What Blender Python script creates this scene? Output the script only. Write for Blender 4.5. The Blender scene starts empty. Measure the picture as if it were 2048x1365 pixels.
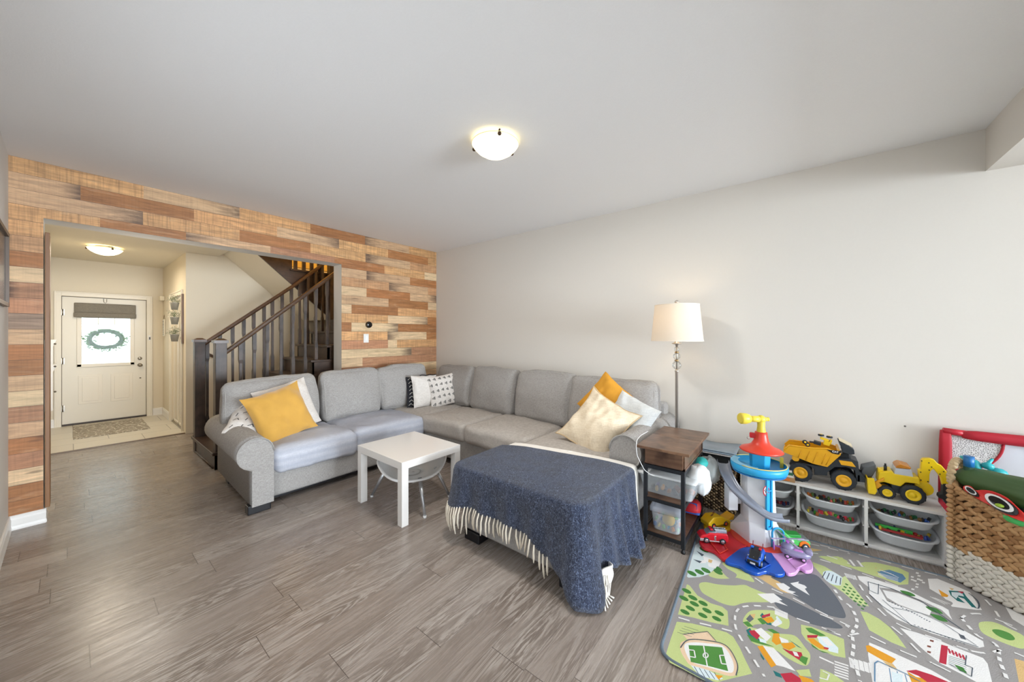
import bpy, bmesh, math, random
from mathutils import Vector, Matrix, noise, Euler
PI = math.pi
rnd = random.Random(7)
SC = bpy.context.scene
COL = SC.collection

# ------------------------------------------------------------ camera, world, light, exposure
F, CX, CY, H = 712.0, 1024.0, 670.0, 1.43          # focal length in px, principal point, eye height
YAW = math.atan(573 / 712)
CA, SA = math.cos(YAW), math.sin(YAW)
cam = bpy.data.objects.new('camera', bpy.data.cameras.new('camera'))
COL.objects.link(cam)
cam.location = (0, 0, H)
cam.rotation_euler = (PI / 2, 0, math.atan2(SA, CA) - PI / 2)
cam.data.sensor_width = 36
cam.data.lens = 36 * F / 2048
cam.data.shift_y = -(682.5 - CY) / 2048
cam.data.clip_start = 0.05
SC.camera = cam

SC.view_settings.view_transform = 'Standard'
SC.view_settings.look = 'None'
SC.view_settings.gamma = 1
SC.view_settings.use_curve_mapping = False
SC.view_settings.exposure = 0.30

w = bpy.data.worlds.new('sky'); SC.world = w; w.use_nodes = True
wb = w.node_tree.nodes['Background']
wb.inputs['Color'].default_value = (0.84, 0.92, 1.0, 1)
wb.inputs['Strength'].default_value = 2.6


def light(name, kind, loc, power, col, size=(1, 1), rot=(0, 0, 0), radius=0.05):
    l = bpy.data.lights.new(name, kind)
    l.energy = power; l.color = col
    if kind == 'AREA':
        l.shape = 'RECTANGLE'; l.size, l.size_y = size
    else:
        l.shadow_soft_size = radius
    o = bpy.data.objects.new(name, l); COL.objects.link(o)
    o.location = loc; o.rotation_euler = rot
    return o


light('added_rear_daylight', 'AREA', (1.7, -8.75, 1.3), 860, (0.80, 0.90, 1.0), (3.3, 2.3), (PI / 2 + 0.42, 0, 0))  # added main daylight from the rear, through an invented patio door
light('added_side_fill', 'AREA', (-0.45, 1.6, 1.35), 3.5, (0.82, 0.91, 1.0), (1.3, 1.2), (0, -PI / 2 + 0.25, 0))  # added cross fill for sofa arm and right wall; its window is invented
light('bulb_living', 'AREA', (1.79, 1.585, 2.60), 19, (1.0, 0.97, 0.93), (0.26, 0.26), (0, 0, 0))
light('bulb_foyer', 'AREA', (0.30, 7.3, 2.48), 13, (1.0, 0.88, 0.70), (0.26, 0.26), (0, 0, 0))
light('fill_foyer_rear', 'POINT', (0.5, 5.4, 1.9), 12, (1.0, 0.92, 0.80), radius=0.2)  # added fill for the stair wall and jamb, no lamp hangs here
light('bulb_stairwell', 'POINT', (2.7, 5.9, 4.0), 50, (1.0, 0.86, 0.50), radius=0.15)
light('bulb_floor_lamp', 'POINT', (3.31, 0.825, 1.56), 2.0, (1.0, 0.8, 0.55), radius=0.05)

# ------------------------------------------------------------ pixel of the photograph -> point on a plane of the room


def at(x, y, ax, v):
    r = (x - CX) / F; u = (CY - y) / F
    d = Vector((CA + SA * r, SA - CA * r, u))
    i = 'XYZ'.index(ax)
    t = (v - (0, 0, H)[i]) / d[i]
    return Vector((0, 0, H)) + d * t


# ------------------------------------------------------------ materials
MC = {}


def lin(c):
    if isinstance(c, str):
        c = tuple(int(c[i:i + 2], 16) / 255 for i in (0, 2, 4))
    return tuple((x / 12.92 if x <= 0.04045 else ((x + 0.055) / 1.055) ** 2.4) for x in c) + (1,)


def nmat(name):
    m = bpy.data.materials.new(name); m.use_nodes = True
    nt = m.node_tree
    return m, nt, nt.nodes['Principled BSDF']


def N(nt, kind, **kw):
    n = nt.nodes.new(kind)
    for k, v in kw.items():
        if k.startswith('_'):
            setattr(n, k[1:], v)
        else:
            key = int(k[1:]) if k[0] == 'i' and k[1:].isdigit() else k.replace('__', ' ')
            s = n.inputs[key]
            if hasattr(v, 'is_output'):
                nt.links.new(v, s)
            else:
                s.default_value = v
    return n


def MATH(nt, op, a, b=0.0, c=0.0):
    n = nt.nodes.new('ShaderNodeMath'); n.operation = op
    for i, v in enumerate((a, b, c)):
        if hasattr(v, 'is_output'):
            nt.links.new(v, n.inputs[i])
        else:
            n.inputs[i].default_value = v
    return n.outputs[0]


def MIX(nt, f, a, b, mode='MIX'):
    n = nt.nodes.new('ShaderNodeMix'); n.data_type = 'RGBA'; n.blend_type = mode
    for k, v in ((0, f), (6, a), (7, b)):
        if hasattr(v, 'is_output'):
            nt.links.new(v, n.inputs[k])
        else:
            n.inputs[k].default_value = v
    return n.outputs[2]


def coords(nt, scale=(1, 1, 1), kind='Object'):
    tc = nt.nodes.new('ShaderNodeTexCoord')
    mp = N(nt, 'ShaderNodeMapping', Vector=tc.outputs[kind], Scale=scale)
    return mp.outputs[0]


def mat(col, rough=0.5, metal=0.0, var=0.06, scale=30, bump=0.0, alpha=1.0, emit=0.0, stretch=(1, 1, 1), coat=0.0, sheen=0.0):
    """plain procedural surface: one colour with a faint noise in it and an optional bump"""
    key = (col, rough, metal, var, scale, bump, alpha, emit, stretch, coat, sheen)
    if key in MC:
        return MC[key]
    m, nt, p = nmat('surface_%02d' % len(MC))
    c = lin(col)
    nz = N(nt, 'ShaderNodeTexNoise', Vector=coords(nt, stretch), Scale=scale, Detail=4.0)
    dk = tuple(x * (1 - var) for x in c[:3]) + (1,)
    lt = tuple(min(1, x * (1 + var)) for x in c[:3]) + (1,)
    cc = MIX(nt, nz.outputs[0], dk, lt)
    nt.links.new(cc, p.inputs['Base Color'])
    p.inputs['Roughness'].default_value = rough
    p.inputs['Metallic'].default_value = metal
    p.inputs['Coat Weight'].default_value = coat
    if sheen:
        p.inputs['Sheen Weight'].default_value = sheen
    if bump:
        b = N(nt, 'ShaderNodeBump', Strength=min(1, bump), Distance=0.004, Height=nz.outputs[0])
        nt.links.new(b.outputs[0], p.inputs['Normal'])
    if alpha < 1:
        p.inputs['Alpha'].default_value = alpha
    if emit:
        nt.links.new(cc, p.inputs['Emission Color'])
        p.inputs['Emission Strength'].default_value = emit
    MC[key] = m
    return m


def fabric(name, col, col2, weave=260, bump=0.35, rough=0.95, blotch=0.0, stripes=None):
    """woven cloth: two threads crossing, flecks of a second colour"""
    m, nt, p = nmat(name)
    v = coords(nt)
    a = N(nt, 'ShaderNodeTexNoise', Vector=coords(nt, (1, 1, 0.12)), Scale=weave, Detail=2.0)
    b = N(nt, 'ShaderNodeTexNoise', Vector=coords(nt, (0.12, 0.12, 1)), Scale=weave, Detail=2.0)
    s = MATH(nt, 'ADD', a.outputs[0], b.outputs[0])
    s = MATH(nt, 'SUBTRACT', s, 0.5)
    r = N(nt, 'ShaderNodeMapRange', Value=s, i1=0.3, i2=0.7)
    cc = MIX(nt, r.outputs[0], lin(col), lin(col2))
    if stripes:
        xx = N(nt, 'ShaderNodeSeparateXYZ', Vector=v)
        wv = MATH(nt, 'SINE', MATH(nt, 'MULTIPLY', xx.outputs[stripes[0]], stripes[1]))
        wv = MATH(nt, 'MULTIPLY', MATH(nt, 'ADD', wv, 1.0), 0.5)
        cc = MIX(nt, MATH(nt, 'MULTIPLY', wv, stripes[3]), cc, lin(stripes[2]))
    if blotch:
        bl = N(nt, 'ShaderNodeTexNoise', Vector=v, Scale=6.0, Detail=3.0)
        f = N(nt, 'ShaderNodeMapRange', Value=bl.outputs[0], i1=0.4, i2=0.7, i3=0.0, i4=blotch)
        cc = MIX(nt, f.outputs[0], cc, lin(col), 'MULTIPLY')
    nt.links.new(cc, p.inputs['Base Color'])
    p.inputs['Roughness'].default_value = rough
    bp = N(nt, 'ShaderNodeBump', Strength=bump, Distance=0.002, Height=s)
    nt.links.new(bp.outputs[0], p.inputs['Normal'])
    return m


def wood(name, c1, c2, axis='X', rough=0.4, scale=3.0, c3=None, coat=0.0):
    m, nt, p = nmat(name)
    st = {'X': (0.12, 1.6, 1.6), 'Y': (1.6, 0.12, 1.6), 'Z': (1.6, 1.6, 0.12)}[axis]
    v = coords(nt, st)
    n1 = N(nt, 'ShaderNodeTexNoise', Vector=v, Scale=scale * 3, Detail=8.0, Roughness=0.65, Distortion=1.2)
    n2 = N(nt, 'ShaderNodeTexNoise', Vector=coords(nt), Scale=scale * 2.2, Detail=3.0)
    r = N(nt, 'ShaderNodeMapRange', Value=n1.outputs[0], i1=0.32, i2=0.68)
    cc = MIX(nt, r.outputs[0], lin(c1), lin(c2))
    if c3:
        r2 = N(nt, 'ShaderNodeMapRange', Value=n2.outputs[0], i1=0.45, i2=0.7)
        cc = MIX(nt, r2.outputs[0], cc, lin(c3))
    nt.links.new(cc, p.inputs['Base Color'])
    p.inputs['Roughness'].default_value = rough
    p.inputs['Coat Weight'].default_value = coat
    bp = N(nt, 'ShaderNodeBump', Strength=0.12, Distance=0.002, Height=n1.outputs[0])
    nt.links.new(bp.outputs[0], p.inputs['Normal'])
    return m


def glass(name, tint=(1, 1, 1, 1), gl=1.0):
    m = bpy.data.materials.new(name); m.use_nodes = True
    nt = m.node_tree; nt.nodes.clear()
    o = N(nt, 'ShaderNodeOutputMaterial')
    t = N(nt, 'ShaderNodeBsdfTransparent', Color=tint)
    g = N(nt, 'ShaderNodeBsdfGlossy', Roughness=0.03)
    fr = N(nt, 'ShaderNodeFresnel', IOR=1.45)
    f = MATH(nt, 'MULTIPLY', fr.outputs[0], gl)
    mx = N(nt, 'ShaderNodeMixShader', i0=f, i1=t.outputs[0], i2=g.outputs[0])
    nt.links.new(mx.outputs[0], o.inputs[0])
    return m


# ------------------------------------------------------------ mesh builder
class B:
    def __init__(s):
        s.v = []; s.f = []; s.m = []; s.mi = 0; s.sm = []; s.smooth = False

    def add(s, vs, fs, smooth=None):
        o = len(s.v)
        s.v += [tuple(p) for p in vs]
        sm = s.smooth if smooth is None else smooth
        for f in fs:
            s.f.append(tuple(i + o for i in f)); s.m.append(s.mi); s.sm.append(sm)
        return s

    def box(s, c, d, rot=None):
        x, y, z = (k / 2 for k in d)
        vs = [Vector(p) for p in ((-x, -y, -z), (x, -y, -z), (x, y, -z), (-x, y, -z), (-x, -y, z), (x, -y, z), (x, y, z), (-x, y, z))]
        if rot is not None:
            R = Euler(rot).to_matrix() if not isinstance(rot, Matrix) else rot
            vs = [R @ p for p in vs]
        c = Vector(c)
        return s.add([p + c for p in vs], [(0, 3, 2, 1), (4, 5, 6, 7), (0, 1, 5, 4), (1, 2, 6, 5), (2, 3, 7, 6), (3, 0, 4, 7)], False)

    def bb(s, x0, x1, y0, y1, z0, z1):
        return s.box(((x0 + x1) / 2, (y0 + y1) / 2, (z0 + z1) / 2), (abs(x1 - x0), abs(y1 - y0), abs(z1 - z0)))

    def quad(s, *p):
        return s.add(p, [tuple(range(len(p)))], False)

    def prism(s, pts, off):
        """polygon (list of points) extruded along off"""
        off = Vector(off); n = len(pts)
        a = [Vector(p) for p in pts]
        nn = Vector((0, 0, 0))
        for i in range(n):
            nn += a[i].cross(a[(i + 1) % n])
        if nn.dot(off) > 0:
            a.reverse()
        vs = a + [p + off for p in a]
        fs = [tuple(range(n)), tuple(range(2 * n - 1, n - 1, -1))]
        fs += [(i, i + n, (i + 1) % n + n, (i + 1) % n) for i in range(n)]
        return s.add(vs, fs, False)

    def lathe(s, prof, c=(0, 0, 0), n=24, axis=None, smooth=True, cap=True):
        """prof: list of (r, h) along the axis"""
        c = Vector(c)
        ax = Vector(axis).normalized() if axis is not None else Vector((0, 0, 1))
        q = Vector((0, 0, 1)).rotation_difference(ax)
        vs = []
        for r, h in prof:
            for k in range(n):
                a = 2 * PI * k / n
                vs.append(c + q @ Vector((r * math.cos(a), r * math.sin(a), h)))
        fs = []
        for i in range(len(prof) - 1):
            for k in range(n):
                k2 = (k + 1) % n
                fs.append((i * n + k, i * n + k2, (i + 1) * n + k2, (i + 1) * n + k))
        s.add(vs, fs, smooth)
        if cap:
            o = len(s.v) - len(vs)
            for i, rev in ((0, True), (len(prof) - 1, False)):
                if prof[i][0] > 1e-5:
                    f = [o + i * n + k for k in range(n)]
                    if rev:
                        f.reverse()
                    s.f.append(tuple(f)); s.m.append(s.mi); s.sm.append(False)
        return s

    def cyl(s, p0, p1, r0, r1=None, n=16, smooth=True):
        p0, p1 = Vector(p0), Vector(p1)
        r1 = r0 if r1 is None else r1
        return s.lathe([(r0, 0), (r1, (p1 - p0).length)], p0, n, p1 - p0, smooth)

    def tube(s, pts, r, n=8, closed=False, taper=None):
        pts = [Vector(p) for p in pts]
        m = len(pts); vs = []; up = None
        for i, p in enumerate(pts):
            a = pts[(i - 1) % m] if (closed or i > 0) else p
            b = pts[(i + 1) % m] if (closed or i < m - 1) else p
            t = (b - a).normalized()
            if up is None:
                up = Vector((0, 0, 1)) if abs(t.z) < 0.9 else Vector((1, 0, 0))
            sd = t.cross(up).normalized(); up = sd.cross(t).normalized()
            rr = r * (taper(i / (m - 1)) if taper else 1)
            for k in range(n):
                g = 2 * PI * k / n
                vs.append(p + sd * rr * math.cos(g) + up * rr * math.sin(g))
        fs = []
        for i in range(m if closed else m - 1):
            for k in range(n):
                i2 = (i + 1) % m; k2 = (k + 1) % n
                fs.append((i * n + k, i * n + k2, i2 * n + k2, i2 * n + k))
        if not closed:
            fs.append(tuple(range(n - 1, -1, -1))); fs.append(tuple((m - 1) * n + k for k in range(n)))
        return s.add(vs, fs, True)

    def ell(s, c, r, n=14, rot=None, e=1.0):
        if not hasattr(r, '__len__'):
            r = (r, r, r)
        R = Euler(rot).to_matrix() if rot else Matrix.Identity(3)
        vs = []; c = Vector(c); m = n // 2

        def pw(x):
            return math.copysign(abs(x) ** e, x)
        for i in range(m + 1):
            ph = -PI / 2 + PI * i / m
            for k in range(n):
                a = 2 * PI * k / n
                vs.append(c + R @ Vector((r[0] * pw(math.cos(ph)) * pw(math.cos(a)), r[1] * pw(math.cos(ph)) * pw(math.sin(a)), r[2] * pw(math.sin(ph)))))
        fs = [(i * n + k, i * n + (k + 1) % n, (i + 1) * n + (k + 1) % n, (i + 1) * n + k) for i in range(m) for k in range(n)]
        return s.add(vs, fs, True)

    def grid(s, fn, nu, nv, closed_u=False, smooth=True, flip=False):
        vs = [fn(i / (nu if closed_u else nu - 1), j / (nv - 1)) for i in range(nu) for j in range(nv)]
        fs = []
        for i in range(nu if closed_u else nu - 1):
            for j in range(nv - 1):
                i2 = (i + 1) % nu
                f = (i * nv + j, i2 * nv + j, i2 * nv + j + 1, i * nv + j + 1)
                fs.append(f[::-1] if flip else f)
        return s.add(vs, fs, smooth)

    def puff(s, size, r, bulge=(0, 0, 0), n=10, nz=0.0, ns=3.0, seed=0, xf=None):
        """rounded box whose faces swell; xf maps local points to their place"""
        h = [k / 2 for k in size]; idx = {}; vs = []; fs = []
        for ax in range(3):
            for sg in (-1, 1):
                for i in range(n):
                    for j in range(n):
                        q = []
                        for a, b in ((i, j), (i + 1, j), (i + 1, j + 1), (i, j + 1)):
                            p = [0, 0, 0]
                            p[ax] = sg * n; p[(ax + 1) % 3] = 2 * a - n; p[(ax + 2) % 3] = 2 * b - n
                            p = tuple(p)
                            if p not in idx:
                                idx[p] = len(vs)
                                u = [math.sin(k / n * PI / 2) * 0.35 + k / n * 0.65 for k in p]
                                P = Vector([u[k] * h[k] for k in range(3)])
                                inn = Vector([max(-(h[k] - r), min(h[k] - r, P[k])) for k in range(3)])
                                d = P - inn
                                if d.length > 1e-6:
                                    P = inn + d.normalized() * min(r, max(abs(d.x), abs(d.y), abs(d.z)))
                                for k in range(3):
                                    a1, a2 = u[(k + 1) % 3], u[(k + 2) % 3]
                                    P[k] += u[k] * bulge[k] * (1 - a1 * a1) * (1 - a2 * a2)
                                if nz:
                                    P += noise.noise_vector(P * ns + Vector((seed * 3.7, seed, 0))) * nz
                                    P += noise.noise_vector(P * ns * 3.1 + Vector((seed, 5, 1))) * nz * 0.35
                                vs.append(xf(P) if xf else P)
                            q.append(idx[p])
                        fs.append(tuple(q if sg > 0 else q[::-1]))
        return s.add(vs, fs, True)

    def build(s, name, mats, parent=None, bevel=0.0, seg=2, sub=0, loc=None, rot=None, mods=None):
        me = bpy.data.meshes.new(name)
        me.from_pydata(s.v, [], s.f)
        if not isinstance(mats, (list, tuple)):
            mats = [mats]
        for m in mats:
            me.materials.append(m)
        for p, i, sm in zip(me.polygons, s.m, s.sm):
            p.material_index = i; p.use_smooth = sm
        me.update()
        o = bpy.data.objects.new(name, me); COL.objects.link(o)
        if parent is not None:
            o.parent = parent
        if loc is not None:
            o.location = loc
        if rot is not None:
            o.rotation_euler = rot
        if bevel:
            b = o.modifiers.new('bevel', 'BEVEL'); b.width = bevel; b.segments = seg; b.limit_method = 'ANGLE'
            b.angle_limit = 0.6; b.harden_normals = False
        if sub:
            d = o.modifiers.new('sub', 'SUBSURF'); d.levels = sub; d.render_levels = sub
        return o


def thing(name, label, cat, loc=(0, 0, 0), rz=0.0, group=None, rot=None):
    o = bpy.data.objects.new(name, None); COL.objects.link(o)
    o.location = loc; o.rotation_euler = rot if rot else (0, 0, rz)
    o['label'] = label; o['category'] = cat
    if group:
        o['group'] = group
    return o


def tag(o, label, cat, group=None):
    o['label'] = label; o['category'] = cat
    if group:
        o['group'] = group
    return o


def struct(o):
    o['kind'] = 'structure'
    return o


WORLD = []                      # things whose parts are built in room coordinates


def fix(root):
    inv = (Matrix.Translation(root.location) @ Euler(root.rotation_euler).to_matrix().to_4x4()).inverted()
    for c in root.children:
        c.matrix_parent_inverse = inv
    if root in WORLD:
        WORLD.remove(root)


def wthing(name, label, cat, loc, group=None):
    o = thing(name, label, cat, loc, group=group)
    WORLD.append(o)
    return o


def copy_thing(root, loc, rz=None, label=None, group=None):
    r = root.copy(); COL.objects.link(r); r.location = loc
    if rz is not None:
        r.rotation_euler = (0, 0, rz)
    if label:
        r['label'] = label
    if group:
        r['group'] = group
    for ch in list(root.children):
        c = ch.copy(); COL.objects.link(c); c.parent = r
        for g in list(ch.children):
            d = g.copy(); COL.objects.link(d); d.parent = c
    return r

# ------------------------------------------------------------ the room
CEIL, XR, YW, XL, YB = 2.74, 3.65, 4.48, -0.28, -8.6
OX0, OX1, OZ, WT = -0.125, 2.145, 2.318, 0.21     # wide opening in the plank wall
paint = mat('e1dcd4', 0.75, var=0.012, scale=60, bump=0.04)
paint_cool = mat('dcdad6', 0.75, var=0.012, scale=60, bump=0.04)
paint_foyer = mat('e2d7c2', 0.7, var=0.012, scale=60, bump=0.04)
ceil_mat = mat('f1f1f2', 0.9, var=0.02, scale=140, bump=0.15)
ceil_foyer_mat = mat('e4dccb', 0.85, var=0.02, scale=140, bump=0.1)
white = mat('ece9e4', 0.35, var=0.01, scale=8)
yellow_paint = mat('d9b45c', 0.8, var=0.02, scale=40)


def floor_material():
    m, nt, p = nmat('floor_planks')
    tc = nt.nodes.new('ShaderNodeTexCoord')
    sx = N(nt, 'ShaderNodeSeparateXYZ', Vector=tc.outputs['Object'])
    X, Y = sx.outputs[0], sx.outputs[1]
    W_, L_ = 0.182, 1.24
    yy = MATH(nt, 'DIVIDE', Y, W_); row = MATH(nt, 'FLOOR', yy)
    rn = N(nt, 'ShaderNodeTexWhiteNoise', _noise_dimensions='1D', W=row)
    xx = MATH(nt, 'ADD', MATH(nt, 'DIVIDE', X, L_), MATH(nt, 'MULTIPLY', rn.outputs[0], 3.7))
    colm = MATH(nt, 'FLOOR', xx)
    cid = N(nt, 'ShaderNodeCombineXYZ', X=row, Y=colm)
    wn = N(nt, 'ShaderNodeTexWhiteNoise', _noise_dimensions='3D', Vector=cid.outputs[0])
    idv = wn.outputs[0]
    off = MATH(nt, 'MULTIPLY', idv, 37.0)
    gv = N(nt, 'ShaderNodeCombineXYZ', X=MATH(nt, 'ADD', MATH(nt, 'MULTIPLY', X, 0.75), off), Y=MATH(nt, 'ADD', MATH(nt, 'MULTIPLY', Y, 6.5), off), Z=off)
    g1 = N(nt, 'ShaderNodeTexNoise', Vector=gv.outputs[0], Scale=1.5, Detail=6.0, Roughness=0.6, Distortion=1.6)
    rings = MATH(nt, 'SINE', MATH(nt, 'MULTIPLY', g1.outputs[0], 48.0))
    rings = N(nt, 'ShaderNodeMapRange', Value=rings, i1=-1.0, i2=1.0)
    fv = N(nt, 'ShaderNodeCombineXYZ', X=MATH(nt, 'MULTIPLY', X, 4.0), Y=MATH(nt, 'MULTIPLY', Y, 95.0), Z=off)
    g2 = N(nt, 'ShaderNodeTexNoise', Vector=fv.outputs[0], Scale=1.0, Detail=4.0, Roughness=0.7)
    base = nt.nodes.new('ShaderNodeValToRGB')
    nt.links.new(idv, base.inputs[0])
    cr = base.color_ramp
    cr.elements[0].color = lin('92857b'); cr.elements[1].color = lin('bdb2a9')
    for ps, c in ((0.3, 'a3978e'), (0.55, '95887e'), (0.8, 'aca198')):
        e = cr.elements.new(ps); e.color = lin(c)
    big = N(nt, 'ShaderNodeMapRange', Value=g1.outputs[0], i1=0.3, i2=0.7)
    c1 = MIX(nt, big.outputs[0], lin('786c62'), base.outputs[0])
    c1 = MIX(nt, 0.5, base.outputs[0], c1)
    lf_ = N(nt, 'ShaderNodeCombineXYZ', X=MATH(nt, 'ADD', MATH(nt, 'MULTIPLY', X, 1.1), off), Y=MATH(nt, 'MULTIPLY', Y, 4.0), Z=off)
    g3 = N(nt, 'ShaderNodeTexNoise', Vector=lf_.outputs[0], Scale=1.3, Detail=3.0)
    msk = N(nt, 'ShaderNodeMapRange', Value=g3.outputs[0], i1=0.42, i2=0.62)
    c1 = MIX(nt, MATH(nt, 'MULTIPLY', msk.outputs[0], 0.35), c1, lin('75695f'))
    hi = MATH(nt, 'POWER', rings.outputs[0], 2.5)
    lo = MATH(nt, 'POWER', MATH(nt, 'SUBTRACT', 1.0, rings.outputs[0]), 3.0)
    amp = MATH(nt, 'ADD', 0.16, MATH(nt, 'MULTIPLY', msk.outputs[0], 0.42))
    c2 = MIX(nt, MATH(nt, 'MULTIPLY', hi, amp), c1, lin('c9c0b7'))
    c2 = MIX(nt, MATH(nt, 'MULTIPLY', MATH(nt, 'MULTIPLY', lo, amp), 0.7), c2, lin('5c5047'))
    fr = N(nt, 'ShaderNodeMapRange', Value=g2.outputs[0], i1=0.35, i2=0.65)
    c3 = MIX(nt, MATH(nt, 'MULTIPLY', fr.outputs[0], 0.36), c2, lin('6a5e55'))
    sy = MATH(nt, 'LESS_THAN', MATH(nt, 'FRACT', yy), 0.012)
    sxm = MATH(nt, 'LESS_THAN', MATH(nt, 'FRACT', xx), 0.0025)
    seam = MATH(nt, 'MAXIMUM', MATH(nt, 'MULTIPLY', sy, 0.45), MATH(nt, 'MULTIPLY', sxm, 0.8))
    c4 = MIX(nt, seam, c3, lin('40362f'))
    nt.links.new(c4, p.inputs['Base Color'])
    rr = N(nt, 'ShaderNodeMapRange', Value=g2.outputs[0], i1=0.3, i2=0.7, i3=0.19, i4=0.33)
    nt.links.new(rr.outputs[0], p.inputs['Roughness'])
    bp = N(nt, 'ShaderNodeBump', Strength=0.25, Distance=0.001, Height=g2.outputs[0])
    nt.links.new(bp.outputs[0], p.inputs['Normal'])
    return m


def tile_material():
    m, nt, p = nmat('foyer_tile')
    v = coords(nt)
    br = N(nt, 'ShaderNodeTexBrick', Vector=N(nt, 'ShaderNodeMapping', Vector=v, Location=(-0.03, -7.38, 0)).outputs[0], Color1=lin('d6cfc0'), Color2=lin('cfc8ba'), Mortar=lin('8d8578'), Scale=1.0)
    br.inputs['Mortar Size'].default_value = 0.004
    br.inputs['Brick Width'].default_value = 0.62
    br.inputs['Row Height'].default_value = 0.45
    nt.links.new(br.outputs[0], p.inputs['Base Color'])
    p.inputs['Roughness'].default_value = 0.3
    return m


struct(B().bb(XL - .1, XR + .1, YB - .1, 6.95, -0.1, 0).build('floor', floor_material()))
struct(B().bb(-.6, 3.5, 6.95, 9.0, -0.1, 0.004).build('floor_foyer', tile_material()))
struct(B().bb(-.2, 1.1, 6.925, 6.96, 0, 0.009).build('trim_1', wood('threshold_wood', '6b5a4b', '8a7763')))
struct(B().bb(XL - .1, XR + .1, YB - .1, YW + WT, CEIL, CEIL + .1).build('ceiling', ceil_mat))
struct(B().bb(XR, XR + .12, YB - .1, YW + WT, 0, CEIL).build('wall_right', paint))
# left wall; its unseen side window is added to let in cross light
b = B()
b.bb(XL - .12, XL, 2.3, YW, 0, CEIL).bb(XL - .12, XL, YB, .9, 0, CEIL).bb(XL - .12, XL, .9, 2.3, 0, .85).bb(XL - .12, XL, .9, 2.3, 1.9, CEIL)
struct(b.build('wall_left', paint_cool))
# rear wall; its unseen patio door is invented to supply the daylight
b = B()
b.bb(XL - .1, .0, YB - .12, YB, 0, CEIL).bb(3.4, XR, YB - .12, YB, 0, CEIL).bb(.0, 3.4, YB - .12, YB, 2.4, CEIL)
struct(b.build('wall_rear', paint))
pane = glass('window_glass')
wf = B()
for x in (0, 1.7, 3.34):
    wf.bb(x, x + .06, YB - .1, YB - .04, 0, 2.4)
wf.bb(0, 3.4, YB - .1, YB - .04, 0, .07).bb(0, 3.4, YB - .1, YB - .04, 2.34, 2.4)
wd = struct(wf.build('window_added_1', white))  # frame of the invented patio door, out of view
wf = B()
wf.bb(XL - .1, XL - .05,   .9, .96, .85, 1.9).bb(XL - .1, XL - .05, 2.24, 2.3, .85, 1.9).bb(XL - .1, XL - .05, .9, 2.3, .85, .91).bb(XL - .1, XL - .05, .9, 2.3, 1.84, 1.9)
struct(wf.build('window_added_2', white))  # frame of the added side window, out of view
struct(B().bb(3.28, XR, -2.42, -2.3, 0, CEIL).build('wall_shade_baffle', paint))  # unseen partition, added to keep rear light off the right wall
# bulkhead towards the rear of the room
struct(B().bb(XL, XR, -1.5, -.926, 2.47, CEIL).build('ceiling_bulkhead', paint))


# plank wallpaper: every board laid out as in the room (row by row, board ends as picture columns)
def plank_material():
    m, nt, p = nmat('plank_wallpaper')
    at_ = N(nt, 'ShaderNodeAttribute', _attribute_name='plank')
    tc = nt.nodes.new('ShaderNodeTexCoord')
    sh = N(nt, 'ShaderNodeVectorMath', _operation='MULTIPLY_ADD', i0=at_.outputs['Color'], i1=(17, 13, 29), i2=tc.outputs['Object'])
    mp = N(nt, 'ShaderNodeMapping', Vector=sh.outputs[0], Scale=(0.9, 1, 9))
    g = N(nt, 'ShaderNodeTexNoise', Vector=mp.outputs[0], Scale=4.0, Detail=7.0, Roughness=0.65, Distortion=0.9)
    gr = N(nt, 'ShaderNodeMapRange', Value=g.outputs[0], i1=0.3, i2=0.7, i3=0.6, i4=1.2)
    mq = N(nt, 'ShaderNodeMapping', Vector=sh.outputs[0], Scale=(60, 1, 2.5))
    sw = N(nt, 'ShaderNodeTexNoise', Vector=mq.outputs[0], Scale=1.6, Detail=3.0)
    sr = N(nt, 'ShaderNodeMapRange', Value=sw.outputs[0], i1=0.45, i2=0.75, i3=0.0, i4=0.55)
    saw = MATH(nt, 'SUBTRACT', 1.0, MATH(nt, 'MULTIPLY', sr.outputs[0], at_.outputs['Alpha']))
    fac = MATH(nt, 'MULTIPLY', gr.outputs[0], saw)
    cc = N(nt, 'ShaderNodeVectorMath', _operation='SCALE', i0=at_.outputs['Color'])
    nt.links.new(fac, cc.inputs['Scale'])
    # knots
    kn = N(nt, 'ShaderNodeTexNoise', Vector=N(nt, 'ShaderNodeMapping', Vector=sh.outputs[0], Scale=(3, 1, 14)).outputs[0], Scale=1.3, Detail=1.0)
    kr = N(nt, 'ShaderNodeMapRange', Value=kn.outputs[0], i1=0.72, i2=0.8)
    c2 = MIX(nt, MATH(nt, 'MULTIPLY', kr.outputs[0], 0.6), cc.outputs[0], lin('4a3122'))
    ad = N(nt, 'ShaderNodeAttribute', _attribute_name='dark_end')
    cl = N(nt, 'ShaderNodeTexNoise', Vector=N(nt, 'ShaderNodeMapping', Vector=sh.outputs[0], Scale=(1.6, 1, 11)).outputs[0], Scale=2.2, Detail=6.0, Roughness=0.7, Distortion=0.6)
    dm = MATH(nt, 'ADD', MATH(nt, 'MULTIPLY', ad.outputs['Fac'], 1.25), MATH(nt, 'MULTIPLY', MATH(nt, 'SUBTRACT', cl.outputs[0], 0.62), 2.4))
    dmr = N(nt, 'ShaderNodeMapRange', Value=dm, i1=0.0, i2=1.0, i3=0.0, i4=0.8)
    c2 = MIX(nt, dmr.outputs[0], c2, lin('4b352a'))
    lt_ = N(nt, 'ShaderNodeMapRange', Value=cl.outputs[0], i1=0.45, i2=0.25, i3=0.0, i4=0.35)
    c2 = MIX(nt, lt_.outputs[0], c2, lin('dcc09a'))
    nt.links.new(c2, p.inputs['Base Color'])
    p.inputs['Roughness'].default_value = 0.55
    return m


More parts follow.
